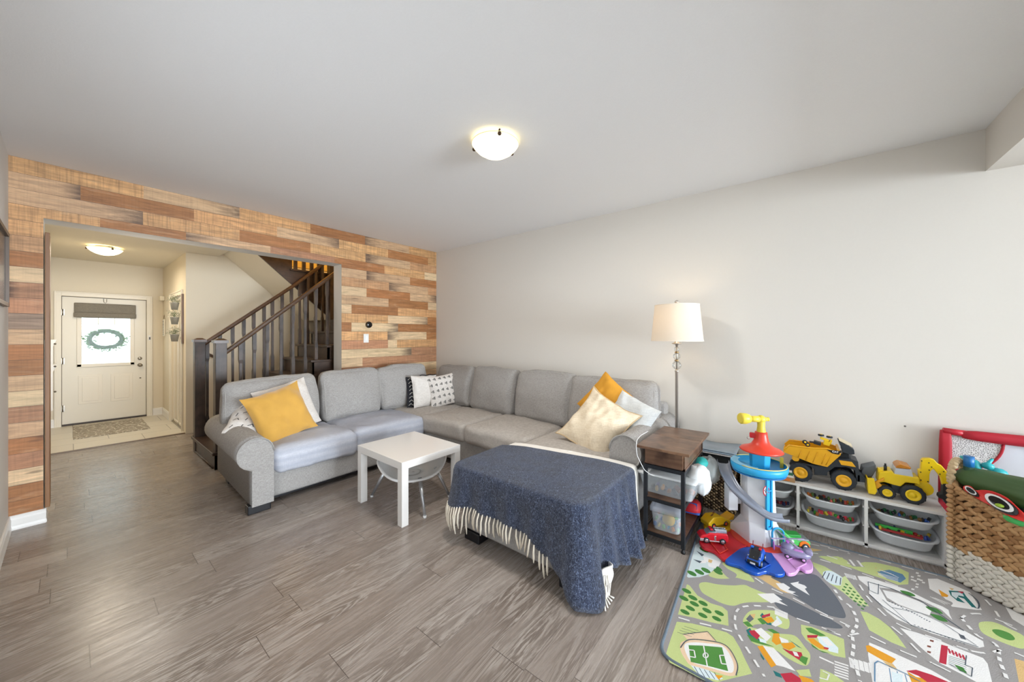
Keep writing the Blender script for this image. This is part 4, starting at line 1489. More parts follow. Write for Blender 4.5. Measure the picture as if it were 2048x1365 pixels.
# upper storage box with lid
t = wthing('storage_box', 'clear plastic storage box with white lid on the upper shelf of the side table', 'storage box', (2.70, .71, .317))
b = B(); tub(b, 2.70, .71, .320, .445, .30, .37, .86); b.build('box', clear, t)
pf(2.54, 2.86, .515, .905, .443, .462, .009, (0, 0, .004)).build('lid', mat('eef0f0', .3, alpha=.95), t)
fix(t)
for k, (x, y, z, c, s) in enumerate(((2.60, .78, .345, 'd9a63a', .024), (2.60, .74, .36, 'c98a2a', .028), (2.61, .70, .345, 'e08b3a', .022), (2.60, .66, .350, '3c4048', .028), (2.60, .62, .345, '4a4e58', .026), (2.63, .60, .355, '8a4a34', .024), (2.62, .81, .342, '5b4a3c', .022), (2.66, .56, .345, 'd8884a', .024), (2.63, .73, .342, '333740', .024), (2.68, .66, .345, 'b46a4a', .03), (2.66, .79, .345, '7a5a8a', .026), (2.70, .58, .345, 'c87a50', .026))):
    toy_bit('toy_figure', (x, y, z), s, 40 + k, c, FN[k] + ' toy figure inside the clear box on the upper side table shelf', 'toy figures in the upper box')
# lower tilted box
t = thing('storage_box', 'small clear plastic box with clear lid and bright toys on the lowest side table shelf', 'storage box', (2.63, .71, .086), rot=(0, 0, .05))
b = B(); tub(b, 0, 0, 0, .12, .19, .19, .88); b.build('box', clear, t)
b = B(); b.puff((.205, .205, .045), .012, n=4, xf=lambda p: p + Vector((0, 0, .142))); b.build('lid', mat('dfe3ee', .2, alpha=.42), t)
CN = {'2f7fd0': 'blue', '3fb84a': 'green', 'f08a2a': 'orange', '27a0d8': 'light blue', '56c04a': 'bright green', 'e8c83a': 'yellow'}
for k in range(18):
    c = list(CN)[(k * 5 + k // 6) % 6]; q = k % 6
    toy_bit('toy_piece', (2.575 + .045 * (k // 6) + rnd.uniform(-.006, .006), .785 - .03 * q, .105 + .022 * (k // 6)), .017, 70 + k, c,
            '%s toy piece, %s from left in the %s row of the small clear box' % (CN[c], ('first', 'second', 'third', 'fourth', 'fifth', 'sixth')[q], ('front', 'middle', 'rear')[k // 6]), 'toy pieces in the small box')
tag(B().ell((0, 0, 0), (.03, .042, .042), 20).build('yellow_ball', mat('ecc24a', .4), loc=(2.60, .70, .150)), 'big yellow round toy inside the small clear box on the lowest shelf', 'ball')
# plastic bag with folded cloth
cr = B()


def bag(cx, cy, cz, rx, ry, rz_, seed, wr=.02, n=26):
    def fn(i, j):
        a = i * 2 * PI; ph = -PI / 2 + PI * j
        d = Vector((math.cos(ph) * math.cos(a), math.cos(ph) * math.sin(a), math.sin(ph)))
        k = 1 + wr * 6 * noise.noise(d * 2.2 + Vector((seed, 0, 0))) + wr * 3 * abs(noise.noise(d * 5 + Vector((0, seed, 0))))
        return Vector((cx + rx * d.x * k, cy + ry * d.y * k, cz + rz_ * d.z * k))
    return fn


t = wthing('plastic_bag', 'crumpled clear plastic bag with white and teal cloth stuffed under the side table drawer', 'bag', (2.78, .62, .47))
B().grid(bag(2.80, .70, .490, .20, .11, .026, 3), 30, 16, closed_u=True).build('grey_bag', mat('c9cbcc', .25, alpha=.7, var=.2, scale=12), t)
B().grid(bag(2.72, .545, .465, .10, .075, .065, 7, .03), 30, 16, closed_u=True).build('white_cloth', mat('eceeee', .8, var=.04), t)
B().grid(bag(2.80, .525, .385, .06, .05, .085, 9, .03), 30, 16, closed_u=True).build('white_cloth', mat('e6eaec', .8, var=.04), t)
B().grid(bag(2.88, .555, .50, .06, .05, .035, 11), 24, 14, closed_u=True).build('teal_cloth', mat('2fb3ad', .6, var=.1), t)
B().grid(bag(2.95, .52, .43, .10, .075, .105, 13, .03), 30, 16, closed_u=True).build('film', mat('dfe6e6', .08, alpha=.38, var=.1), t)
fix(t)
t = thing('toy_pouch', 'red pouch with blue trim lying on the lowest side table shelf', 'pouch', (2.93, .625, .086), rot=(0, .25, .1))
b = B(); b.puff((.12, .11, .09), .02, (.01, .01, .01), 5, nz=.004, xf=lambda p: p + Vector((0, 0, .05))); b.build('body', mat('cc2430', .6), t)
b = B(); b.puff((.124, .114, .02), .006, n=4, xf=lambda p: p + Vector((0, 0, .015))); b.bb(-.063, -.058, -.04, .04, .045, .085); b.build('trim', mat('2b56a8', .6), t)
# charging cable
pts = []
cp = [(2.75, .885, .70), (2.58, .885, .705), (2.46, .872, .70), (2.432, .866, .66), (2.44, .862, .60), (2.45, .84, .55), (2.462, .82, .505), (2.47, .78, .48), (2.48, .75, .475)]
for i in range(len(cp) - 1):
    for k in range(4):
        pts.append(Vector(cp[i]).lerp(Vector(cp[i + 1]), k / 4))
o = B().tube(pts, .0028, 6).build('charging_cable', mat('eeeeee', .4)); o.modifiers.new('s', 'SMOOTH').iterations = 3
tag(o, 'thin white charging cable hanging over the corner of the side table', 'cable')

# ------------------------------------------------------------ dark basket and box behind the side table
def woven(name, c1, c2, c3=None, zsplit=None, sc=1.0, c4=None):
    m, nt, p = nmat(name)
    v = coords(nt)
    br = N(nt, 'ShaderNodeTexVoronoi', Vector=N(nt, 'ShaderNodeMapping', Vector=v, Scale=(60 * sc, 60 * sc, 38 * sc)).outputs[0], Scale=1.0)
    cc = MIX(nt, br.outputs['Distance'], lin(c1), lin(c2))
    nt.links.new(cc, p.inputs['Base Color'])
    bp = N(nt, 'ShaderNodeBump', Strength=1.0, Distance=.006, Height=MATH(nt, 'SUBTRACT', 1.0, br.outputs['Distance'])); nt.links.new(bp.outputs[0], p.inputs['Normal'])
    p.inputs['Roughness'].default_value = .8
    return m


sg1, sg2 = mat('9a8160', .8, var=.35, scale=60), mat('4d3b29', .85, var=.3, scale=60)
t = wthing('seagrass_basket', 'dark brown woven seagrass basket standing behind the toy tower', 'basket', (3.46, .50, 0))
b = B()
bx0, bx1, by0, by1, bh = 3.30, 3.62, .395, .69, .345
b.mi = 1; b.bb(bx0 + .01, bx1 - .01, by0 + .01, by1 - .01, .005, bh - .02); b.mi = 0
zz = 0; row = 0
while zz < bh - .006:
    n = 34; off = (row % 2) * .5
    for k in range(n):
        u = (k + off) / n
        per = 2 * ((bx1 - bx0) + (by1 - by0)); s_ = (u % 1) * per
        if s_ < by1 - by0:
            p_, d_ = (bx0, by0 + s_), (0, 1)
        elif s_ < (by1 - by0) + (bx1 - bx0):
            p_, d_ = (bx0 + s_ - (by1 - by0), by0), (1, 0)
        else:
            continue
        b.mi = rnd.choice((0, 0, 1))
        b.ell((p_[0], p_[1], zz + .008), (.008 if d_[0] == 0 else .013, .013 if d_[1] else .008, .009), 6, rot=(.5 if d_[1] else 0, 0, 0))
    zz += .0125; row += 1
b.build('weave', [sg1, sg2], t)
fix(t)
t = B()
pf(3.32, 3.60, .40, .69, .345, .455, .012, b=t); t = t.build('storage_bag', mat('16181c', .5, var=.2)); tag(t, 'black fabric box standing on the dark seagrass basket by the wall', 'box')
for i, (z, c) in enumerate(((.457, 'c8c3c0'), (.470, '9fb0bf'), (.482, '8a97a3'))):
    b = B()
    b.grid(lambda u, v, z=z, i=i: Vector((3.30 + .31 * u + .004 * i, .395 + .29 * v - .006 * i, z + .010 * math.sin(v * 4 + i) * u + .004 * math.sin(u * 6))), 12, 14)
    o = b.build('magazine', mat(c, .3, var=.25, scale=14)); s_ = o.modifiers.new('t', 'SOLIDIFY'); s_.thickness = .006
    tag(o, ('pale magazine at the bottom of the pile on the black box', 'bluish magazine in the middle of the pile on the black box', 'grey magazine on top of the pile on the black box')[i], 'magazine')

ORD = 'first second third fourth fifth sixth seventh eighth ninth tenth eleventh twelfth thirteenth fourteenth fifteenth sixteenth seventeenth eighteenth nineteenth twentieth'.split()
# ------------------------------------------------------------ low white shelf with tubs
SX, SZ = 3.352, .337
lam = mat('ebe9e6', .35, var=.01, scale=6)
sh = wthing('toy_shelf', 'long low white shelf unit with plastic tubs along the white wall', 'shelf unit', (3.5, -.2, 0))
SY_ = [.361, .003, -.354, -.712]
B().bb(SX, XR - .018, SY_[3], SY_[0], SZ - .018, SZ).build('top_panel', lam, sh, bevel=.001)
B().bb(SX, XR - .018, SY_[3], SY_[0], .012, .030).build('bottom_panel', lam, sh, bevel=.001)
for i, y in enumerate(SY_):
    y0_ = min(max(y - .009, SY_[3]), SY_[0] - .018)
    B().bb(SX, XR - .018, y0_, y0_ + .018, 0, SZ - .018).build('side_panel', lam, sh, bevel=.001)
B().bb(SX + .012, SX + .02, SY_[3], SY_[0], 0, .014).build('plinth', lam, sh)
for i in range(3):
    for z in (.262, .138):
        for y in (SY_[i] - .012, SY_[i + 1] + .012):
            B().bb(SX + .01, XR - .03, y - .004, y + .004, z, z + .008).build('tub_rail', lam, sh)
fix(sh)
places = (('left', 0), ('middle', 1), ('right', 2))
for nm, i in places:
    yc = (SY_[i] + SY_[i + 1]) / 2
    for lv, z1, z0 in (('upper', .275, .185), ('lower', .151, .050)):
        t = wthing('toy_tub', '%s white plastic tub in the %s section of the low shelf' % (lv, nm), 'tub', (SX + .14, yc, z0))
        b = B()
        W_ = .318

        def rim(a, rr, z, hx=.128, hy=.145):
            return (SX + .135 + rr * hx * math.copysign(abs(math.cos(a)) ** .55, math.cos(a)), yc + rr * hy * math.copysign(abs(math.sin(a)) ** .55, math.sin(a)), z)
        n = 48
        L = []
        for k, (rr, z) in enumerate(((.78, z0), (.86, z0 + .012), (.95, (z0 + z1) / 2), (1.0, z1 - .006), (1.0, z1), (1.11, z1), (1.11, z1 - .006))):
            l = []
            for q in range(n):
                a = 2 * PI * q / n
                p = rim(a, rr, z)
                dz = 0
                if k >= 3:
                    f = max(0, -math.cos(a)); dz = -.024 * (f ** 1.0) * (1 if k >= 3 else 0)
                x, y, zz = p
                if rr > 1.05:
                    y = yc + (y - yc) * 1.0
                l.append((x, y, zz + dz))
            L.append(l)
        vs = [p for l in L for p in l]
        fs = [tuple(range(n - 1, -1, -1))] + [(r_ * n + q, r_ * n + (q + 1) % n, (r_ + 1) * n + (q + 1) % n, (r_ + 1) * n + q) for r_ in range(len(L) - 1) for q in range(n)]
        b.add(vs, fs, True)
        b.build('tub', cloud, t)
        fix(t)
        if lv == 'upper' and nm == 'left':
            continue
        cols = {'leftlower': ['7a1f2a', '2a2c50', 'a03020', '333a66'], 'middleupper': ['e8823a', 'd85a4a', '3a3a3a', 'c8b43a', '6a8a4a'], 'middlelower': ['d8b070', 'e84a5a', 'f05060', '3fa03a', 'b0683a', '2f2f2f', 'd8c83a'],
                'rightupper': ['2a7a4a', '2a5ab0', '2c2c30', '7a5a2a'], 'rightlower': ['c02a2a', '2f4a9a', 'c8a82a', '22242a']}[nm + lv]
        for k in range(20):
            y = yc - .12 + .24 * k / 19
            toy_bit('toy_piece', (SX + .045 + rnd.uniform(0, .05) + (.025 if k in (0, 12) else 0), y, z1 - .018 + rnd.uniform(-.006, .008) - (.012 if lv == 'upper' else 0)), .017, k * 7 + i * 31 + len(lv), rnd.choice(cols), '%s small toy piece from the left in the %s tub of the %s shelf section' % (ORD[k], lv, nm), 'toys in the %s %s tub' % (lv, nm))
o = B().box((SX + .07, -.49, .146), (.012, .17, .02), rot=(0, .1, 0)).build('green_track', mat('2fa83a', .4)); tag(o, 'long green plastic toy bar in the lower right tub', 'toy')
o = B().box((SX + .05, -.52, .132), (.012, .19, .014), rot=(0, .1, 0)).build('red_track', mat('a82a2a', .4)); tag(o, 'long red plastic toy bar in the lower right tub', 'toy')
# books on the left end
for i, (c, z, h) in enumerate((('b08a60', SZ, .03), ('e8e6e0', SZ + .031, .012), ('2f6a4a', SZ + .044, .016), ('e9e7e2', SZ + .061, .010))):
    o = B().bb(SX - .005 + .01 * i, SX + .2, .02 + .006 * i, .20, z, z + h).build('book', mat(c, .5, var=.15), bevel=.001)
    if i == 0:
        o2 = B().bb(SX - .0062, SX - .005, .05, .10, z + .008, z + .024).build('cover_patch', mat('ef7a22', .5), o)
    tag(o, ('brown board book at the bottom of the pile on the low shelf', 'white thin book above the brown one on the low shelf', 'green book near the top of the pile on the low shelf', 'white thin book topmost on the pile on the low shelf')[i], 'book')

# ------------------------------------------------------------ big toy dump truck
YEL = mat('f2b21c', .35, var=.04); YEL2 = mat('fbd21e', .35, var=.03); BLK = mat('2b323a', .5, var=.1); TYRE = mat('2c3138', .75, var=.1)
dt = wthing('toy_dump_truck', 'large yellow and dark grey toy dump truck standing on the low shelf', 'toy truck', (3.47, -.12, SZ))


def Z7(u, v, X=3.42):          # picture detail -> point on the near side of the truck
    return at(1560 + u / 9.309, 850 + v / 9.309, 'X', X)


def poly7(b, pts, X, dx):
    P = []
    for u, v in pts:
        q = Z7(u, v, 3.42); P.append((X, q.y, q.z))
    return b.prism(P, (dx, 0, 0))


def wheel(parent, c, r, w_, hub, tyre, nz=26, name='wheel'):
    """wheel whose axle runs along X, near face at c.x"""
    x, y, z = c
    b = B().lathe([(r * .4, w_ * .2), (r * .62, 0), (r * .93, 0), (r, w_ * .18), (r, w_ * .82), (r * .93, w_), (r * .4, w_)], (x, y, z), 36, (1, 0, 0))
    for k in range(nz):
        a = 2 * PI * k / nz
        b.box((x + w_ * .28, y + math.cos(a) * r * .985, z + math.sin(a) * r * .985), (w_ * .42, r * .10, r * .07), rot=(a, 0, 0)) if False else b.box((x + w_ * (.27 if k % 2 else .73), y + math.cos(a) * r * .985, z + math.sin(a) * r * .985), (w_ * .44, r * .08, r * .12), rot=(a, 0, 0))
    o = b.build(name, tyre, parent)
    h = B().lathe([(0.001, 0), (r * .22, -w_ * .03), (r * .24, w_ * .06), (r * .40, w_ * .06), (r * .44, -w_ * .02), (r * .58, -w_ * .04), (r * .62, 0), (r * .63, w_ * .1)], (x, y, z), 32, (1, 0, 0))
    h.build('hub', hub, o)
    return o


WR = .067
for y in (-.012, -.247):
    wheel(dt, (3.405, y, SZ + WR), WR, .05, YEL, TYRE)
    wheel(dt, (3.545, y, SZ + WR), WR, .05, YEL, TYRE)
b = B()
poly7(b, [(330, 700), (640, 760), (860, 780), (960, 640), (1040, 640), (1330, 650), (1460, 700), (1480, 900), (1590, 1000), (1590, 1090), (1430, 1070), (1400, 860), (1240, 800), (1020, 800), (880, 900), (880, 960), (640, 940), (640, 840), (560, 780), (330, 760)], 3.43, .14)
b.build('chassis', BLK, dt, bevel=.003)
b = B(); b.mi = 0
poly7(b, [(60, 500), (160, 390), (620, 440), (870, 445), (1130, 555), (880, 780), (620, 720)], 3.405, .008)
poly7(b, [(60, 500), (160, 390), (620, 440), (870, 445), (1130, 555), (880, 780), (620, 720)], 3.577, .008)
q0, q1, q2, q3 = Z7(60, 500), Z7(620, 720), Z7(880, 780), Z7(1130, 555)
for a, c in ((q0, q1), (q1, q2), (q2, q3)):
    b.prism([(3.41, a.y, a.z), (3.41, c.y, c.z), (3.41, c.y, c.z + .006), (3.41, a.y, a.z + .006)], (.17, 0, 0))
b.prism([(3.41, q3.y, q3.z), (3.41, q3.y + .01, q3.z - .004), (3.41, q3.y + .02, q3.z + .03), (3.41, q3.y + .006, q3.z + .034)], (.17, 0, 0))
# rim rail of the body
for X in (3.400, 3.575):
    P = [Z7(u, v) for u, v in ((75, 470), (170, 385), (620, 440), (870, 445), (1130, 545))]
    b.tube([(X + .006, p.y, p.z + .004) for p in P], .006, 6)
body = b.build('dump_body', YEL, dt, bevel=.0015)
# ribs on the side
b = B()
for u0, v0, u1, v1 in ((400, 470, 340, 600), (560, 480, 480, 650), (700, 500, 610, 690), (860, 530, 770, 720), (960, 560, 850, 740)):
    a, c = Z7(u0, v0), Z7(u1, v1); b.tube([(3.403, a.y, a.z), (3.403, c.y, c.z)], .0025, 4)
b.build('rib', YEL, body)
b = B(); poly7(b, [(870, 450), (1150, 485), (1085, 545), (965, 520)], 3.400, .005); bd = b.build('badge', mat('1c1c1e', .4), body)
# raised white letters C A T
lt = mat('f4f4f4', .4)
tx = bpy.data.curves.new('lettering', 'FONT'); tx.body = 'CAT'; tx.size = .0165; tx.extrude = .0006; tx.align_x = 'CENTER'; tx.align_y = 'CENTER'; tx.offset = .0006
to = bpy.data.objects.new('lettering', tx); COL.objects.link(to); tx.materials.append(lt); to.parent = bd
bpy.context.view_layer.update()
me_ = bpy.data.meshes.new_from_object(to.evaluated_get(bpy.context.evaluated_depsgraph_get()))
bpy.data.objects.remove(to); to = bpy.data.objects.new('lettering', me_); COL.objects.link(to); to.parent = bd
if not me_.materials:
    me_.materials.append(lt)
c = Z7(1025, 495); to.location = (3.3993, c.y, c.z); to.rotation_euler = (PI / 2, .02, -PI / 2)
# canopy over the cab
b = B(); poly7(b, [(1090, 330), (1290, 400), (1385, 480), (1395, 560), (1330, 570), (1160, 520), (1160, 470)], 3.43, .13); b.build('canopy', BLK, dt, bevel=.003)
b = B(); a, c = Z7(1110, 330), Z7(1360, 470); b.prism([(3.44, a.y, a.z + .006), (3.44, c.y, c.z + .010), (3.44, c.y, c.z + .014), (3.44, a.y, a.z + .010)], (.115, 0, 0)); b.build('canopy_top', mat('d8c9a8', .6), dt)
b = B(); poly7(b, [(1050, 560), (1290, 560), (1300, 690), (1060, 650)], 3.45, .10); b.build('cab', mat('20262c', .25), dt, bevel=.002)
b = B(); poly7(b, [(1090, 665), (1340, 700), (1420, 800), (1140, 755)], 3.425, .15); b.build('hood', YEL, dt, bevel=.003)
b = B(); c = Z7(290, 620); b.lathe([(.022, 0), (.022, .012), (.008, .014), (.008, .010)], (3.41, c.y, c.z), 20, (1, 0, 0)); b.build('pivot', YEL, dt)
b = B(); a = Z7(1440, 760); c = Z7(1500, 1080); b.bb(3.43, 3.57, c.y, a.y, c.z, c.z + .05); b.build('bumper', BLK, dt, bevel=.003)
fix(dt)

# small overturned loader lying in the truck body
sl = wthing('toy_wheel_loader', 'small yellow and black toy loader lying upside down in the dump truck', 'toy loader', (3.49, -.09, .58))
for u, v in ((770, 225), (930, 260)):
    c = Z7(u, v)
    w_ = B().lathe([(.010, 0), (.017, .002), (.018, .006), (.018, .012), (.015, .014)], (3.47, c.y * 1.0 - .0, c.z - .007), 20, (.1, 0, 1)).build('wheel', TYRE, sl)
    B().lathe([(.001, .0135), (.009, .0145), (.010, .013)], (3.47, c.y, c.z - .0055), 16, (.1, 0, 1)).build('hub', YEL2, w_)
for u, v in ((470, 350), (520, 400)):
    c = Z7(u, v)
    w_ = B().lathe([(.010, 0), (.015, .002), (.015, .010), (.010, .012)], (3.46, c.y, c.z), 20, (1, .3, 0)).build('wheel', TYRE, sl)
    B().lathe([(.001, -.001), (.007, -.001), (.008, .001)], (3.46, c.y, c.z), 16, (1, .3, 0)).build('hub', YEL2, w_)
b = B(); c = Z7(880, 370)
for dy, dz, sx_, sy_, sz_ in ((0, 0, .05, .035, .03), (.012, .025, .03, .05, .014), (-.02, .012, .04, .012, .03)):
    b.box((3.475, c.y + dy, c.z + dz), (sx_, sy_, sz_), rot=(.25, 0, 0))
b.build('body', YEL2, sl, bevel=.002)
b = B(); c = Z7(700, 370); b.box((3.475, c.y, c.z), (.045, .04, .022), rot=(.2, 0, 0)); b.box((3.475, c.y + .02, c.z + .0), (.03, .05, .008)); b.build('frame', BLK, sl, bevel=.002)
fix(sl)

# ------------------------------------------------------------ toy backhoe
bk = wthing('toy_backhoe', 'bright yellow toy backhoe digger standing at the right end of the low shelf', 'toy digger', (3.48, -.55, SZ))
YB_ = mat('f6d016', .35, var=.04)


def Z8(u, v, X=3.42):
    return at(1720 + u / 9.75, 880 + v / 9.75, 'X', X)


def poly8(b, pts, X, dx):
    P = [Z8(u, v) for u, v in pts]
    return b.prism([(X, p.y, p.z) for p in P], (dx, 0, 0))


wheel(bk, (3.41, Z8(530, 1020).y, SZ + .040), .040, .035, YB_, TYRE)
wheel(bk, (3.52, Z8(530, 1020).y, SZ + .040), .040, .035, YB_, TYRE)
wheel(bk, (3.405, Z8(1030, 1070).y, SZ + .058), .058, .045, YB_, TYRE, 16)
wheel(bk, (3.52, Z8(1030, 1070).y, SZ + .058), .058, .045, YB_, TYRE, 16)
b = B(); poly8(b, [(370, 700), (380, 640), (640, 625), (680, 680), (1170, 760), (1190, 900), (1080, 870), (900, 850), (800, 930), (640, 890), (480, 840), (360, 860)], 3.43, .115); b.build('body', YB_, bk, bevel=.006, seg=3)
b = B(); poly8(b, [(620, 890), (820, 920), (820, 1090), (640, 1040)], 3.44, .10); b.build('underframe', BLK, bk, bevel=.003)
b = B(); poly8(b, [(700, 565), (1015, 600), (1060, 760), (670, 700)], 3.435, .105); cabm = mat('c9cfd8', .3, var=.04); cb = b.build('cab', cabm, bk, bevel=.004)
b = B(); P = [Z8(u, v) for u, v in ((720, 520), (800, 490), (1010, 555), (1000, 590), (700, 560))]; b.prism([(3.43, p.y, p.z) for p in P], (.115, 0, 0)); b.build('cab_roof', mat('d88a1e', .2, alpha=.85, var=.2), cb, bevel=.004)
c = Z8(515, 620); b = B().cyl((3.46, c.y, c.z - .01), (3.46, c.y, c.z + .028), .008).cyl((3.46, c.y, c.z + .028), (3.46, c.y, c.z + .042), .005); b.build('exhaust', mat('1a1a1c', .4), bk)
b = B(); poly8(b, [(355, 560), (470, 620), (370, 690)], 3.44, .03); b.build('light_fin', YB_, bk, bevel=.002)
b = B(); poly8(b, [(130, 740), (270, 745), (330, 1000), (290, 1060), (155, 1040)], 3.405, .012); poly8(b, [(130, 740), (155, 1040), (290, 1060), (300, 1040), (190, 1010), (170, 760)], 3.41, .15); poly8(b, [(130, 740), (270, 745), (330, 1000), (290, 1060), (155, 1040)], 3.555, .012); b.build('bucket', YB_, bk, bevel=.004)
b = B(); poly8(b, [(290, 830), (470, 740), (480, 800), (370, 840), (440, 900), (320, 980), (300, 900)], 3.42, .02); b.build('loader_arm', mat('eda81c', .35), bk, bevel=.004)
b = B(); poly8(b, [(1165, 630), (1215, 620), (1230, 440), (1270, 405), (1400, 405), (1490, 430), (1560, 510), (1640, 550), (1760, 690), (1830, 890), (1650, 940), (1610, 780), (1540, 690), (1470, 610), (1420, 650), (1395, 720), (1390, 890), (1190, 860)], 3.46, .035); boom = b.build('boom', YB_, bk, bevel=.004)
b = B()
for u, v in ((1235, 447), (1378, 487), (1432, 570), (1385, 630), (1215, 670), (1672, 660), (1597, 710), (1220, 826), (1358, 856)):
    c = Z8(u, v); b.cyl((3.4585, c.y, c.z), (3.461, c.y, c.z), .0035, n=10)
b.build('bolt', mat('1d1d1f', .5), boom)
b = B(); P = []
c = Z8(1330, 1000); b.lathe([(.042, 0), (.042, .02), (.038, .022)], (3.45, c.y + .012, c.z), 28, (1, 0, 0)); b.build('stabiliser', YB_, bk)
b = B(); poly8(b, [(1650, 900), (1825, 900), (1800, 1010), (1790, 1290), (1700, 1290), (1650, 1200), (1560, 1170), (1570, 1110), (1640, 1090)], 3.45, .05); b.build('rear_bucket', mat('2c2e30', .5), bk, bevel=.003)
fix(bk)
# grey shovel of another toy between the trucks
gs = B(); P = [at(1560 + u / 9.309, 850 + v / 9.309, 'X', 3.50) for u, v in ((1540, 800), (1785, 750), (1790, 850), (1720, 970), (1560, 1000), (1520, 890))]
gs.prism([(3.50, p.y, max(p.z, SZ + .002)) for p in P], (.1, 0, 0)); o = gs.build('grey_scoop', mat('6c7278', .5), bevel=.004); tag(o, 'grey plastic toy scoop between the dump truck and the yellow digger', 'toy scoop')

# ------------------------------------------------------------ play rug with a printed town
RZ = .009


def PA(u, v):
    return at(1310 + u / 4.474, 1060 + v / 4.474, 'Z', RZ)


def PB(u, v):
    return at(1640 + u / 4.475, 1060 + v / 4.475, 'Z', RZ)


def spline(pts, closed=True, n=5):
    P = [Vector(p) for p in pts]; out = []; m = len(P)
    rng = range(m if closed else m - 1)
    for i in rng:
        p0, p1, p2, p3 = (P[(i - 1) % m] if closed or i > 0 else P[0]), P[i], P[(i + 1) % m], (P[(i + 2) % m] if closed or i < m - 2 else P[-1])
        for k in range(n):
            t = k / n
            out.append(.5 * (2 * p1 + (p2 - p0) * t + (2 * p0 - 5 * p1 + 4 * p2 - p3) * t * t + (3 * p1 - p0 - 3 * p2 + p3) * t ** 3))
    if not closed:
        out.append(P[-1])
    return out


rugmats = []
RC = {'grey': '9a9694', 'lime': 'c0cc88', 'lime2': 'c9d698', 'white': 'e9e7e5', 'blue': 'cfdcdc', 'dgrey': '63676e', 'tan': 'd6b37a', 'green': '4f8a3c', 'dgreen': '3f7a35', 'red': 'b8283f', 'orange': 'e09b22', 'teal': '1f6f6f',
      'ink': '4a5560', 'pale': 'd9e6ea', 'peach': 'e6c8a8', 'line': 'e6e4e2', 'edge': '6a7782', 'maroon': '7a4030', 'sblue': '5f87a8'}
ridx = {}


def rugmat(k):
    if k not in ridx:
        ridx[k] = len(rugmats)
        m = mat(RC[k], .95, var=.10, scale=230, bump=.35)
        rugmats.append(m)
    return ridx[k]


rb_ = B()
placed = []


def level(Q):
    """height of a printed patch: one hair above whatever it overlaps"""
    bx = (min(q.x for q in Q), max(q.x for q in Q), min(q.y for q in Q), max(q.y for q in Q))
    l = 1
    for b0, l0 in placed:
        if b0[0] < bx[1] and b0[1] > bx[0] and b0[2] < bx[3] and b0[3] > bx[2] and l0 >= l:
            l = l0 + 1
    placed.append((bx, l))
    return RZ + l * .00004


def rp(kind, pts, P=None, smooth=False, conv=True):
    """one printed patch on the rug"""
    Q = [P(*p) for p in pts] if P else [Vector(p) for p in pts]
    if smooth:
        Q = spline(Q)
    z = level(Q)
    Q = [Vector((q.x, q.y, z)) for q in Q]
    ar = sum(Q[i].x * Q[(i + 1) % len(Q)].y - Q[(i + 1) % len(Q)].x * Q[i].y for i in range(len(Q)))
    if ar < 0:
        Q.reverse()
    rb_.mi = rugmat(kind)
    rb_.add(Q, [tuple(range(len(Q)))], False)


def dash(pts, P, wd=.009, on=.05, off=.045, kind='line', smooth=True):
    Q = [P(*p) for p in pts]
    if smooth and len(Q) > 2:
        Q = spline(Q, False, 8)
    L = 0; seg = []
    state = True; rem = on; cur = [Q[0]]
    for a, b_ in zip(Q, Q[1:]):
        d = (b_ - a).length; pos = 0
        while d - pos > rem:
            pos += rem; p = a + (b_ - a) * (pos / d)
            if state:
                cur.append(p); seg.append(cur)
            cur = [p]; state = not state; rem = on if state else off
        rem -= d - pos
        if state:
            cur.append(b_)
    if state and len(cur) > 1:
        seg.append(cur)
    rb_.mi = rugmat(kind)
    z = level(Q) if len(pts) < 3 else RZ + .0022
    for s_ in seg:
        for a, b_ in zip(s_, s_[1:]):
            d = b_ - a
            if d.length < 1e-5:
                continue
            n_ = Vector((-d.y, d.x, 0)).normalized() * wd / 2
            v_ = [a - n_, b_ - n_, b_ + n_, a + n_]
            rb_.add([Vector((q.x, q.y, z)) for q in v_], [(0, 1, 2, 3)], False)


def line(pts, P, wd=.004, kind='ink', smooth=False):
    dash(pts, P, wd, 1e3, 1, kind, smooth)


# rug body
RR = [Vector((1.645, .485, 0)), Vector((3.19, .585, 0)), Vector((3.225, -.72, 0)), Vector((3.2, -1.95, 0)), Vector((1.62, -1.95, 0))]
outl = round_path([tuple((RR[0] + RR[4]).xy / 2)] + [tuple(RR[0].xy)] + [tuple(RR[1].xy)] + [tuple(RR[2].xy)] + [tuple(RR[3].xy)] + [tuple(RR[4].xy)] + [tuple((RR[0] + RR[4]).xy / 2)], .07, 8)[:-1]
rb_.mi = rugmat('grey')
rb_.prism([(p.x, p.y, .0005) for p in outl], (0, 0, RZ - .0005))
# printed patches (traced from the carpet)
rp('blue', [(362, 140), (430, 90), (560, 170), (600, 260), (560, 330), (480, 400), (400, 425), (300, 430), (285, 420)], PA)
rp('lime', [(430, 130), (560, 200), (700, 290), (800, 360), (890, 465), (800, 450), (720, 430), (640, 440), (540, 435), (480, 400), (580, 330), (600, 260)], PA, True)
rp('grey', [(590, 300), (650, 350), (730, 400), (700, 440), (640, 420), (570, 330)], PA, True)
rp('lime', [(395, 490), (450, 470), (560, 490), (700, 500), (800, 495), (860, 520), (960, 560), (1060, 590), (1090, 640), (980, 650), (860, 650), (780, 660), (700, 682), (600, 660), (500, 610), (420, 560)], PA, True)
rp('lime', [(285, 490), (310, 500), (380, 590), (500, 660), (600, 690), (650, 730), (658, 862), (500, 830), (350, 790), (205, 760), (240, 640)], PA)
rp('lime', [(195, 825), (330, 840), (500, 880), (640, 920), (700, 960), (760, 1060), (800, 1150), (870, 1290), (700, 1330), (560, 1365), (440, 1350), (250, 1250), (130, 1190), (100, 1110), (140, 980)], PA)
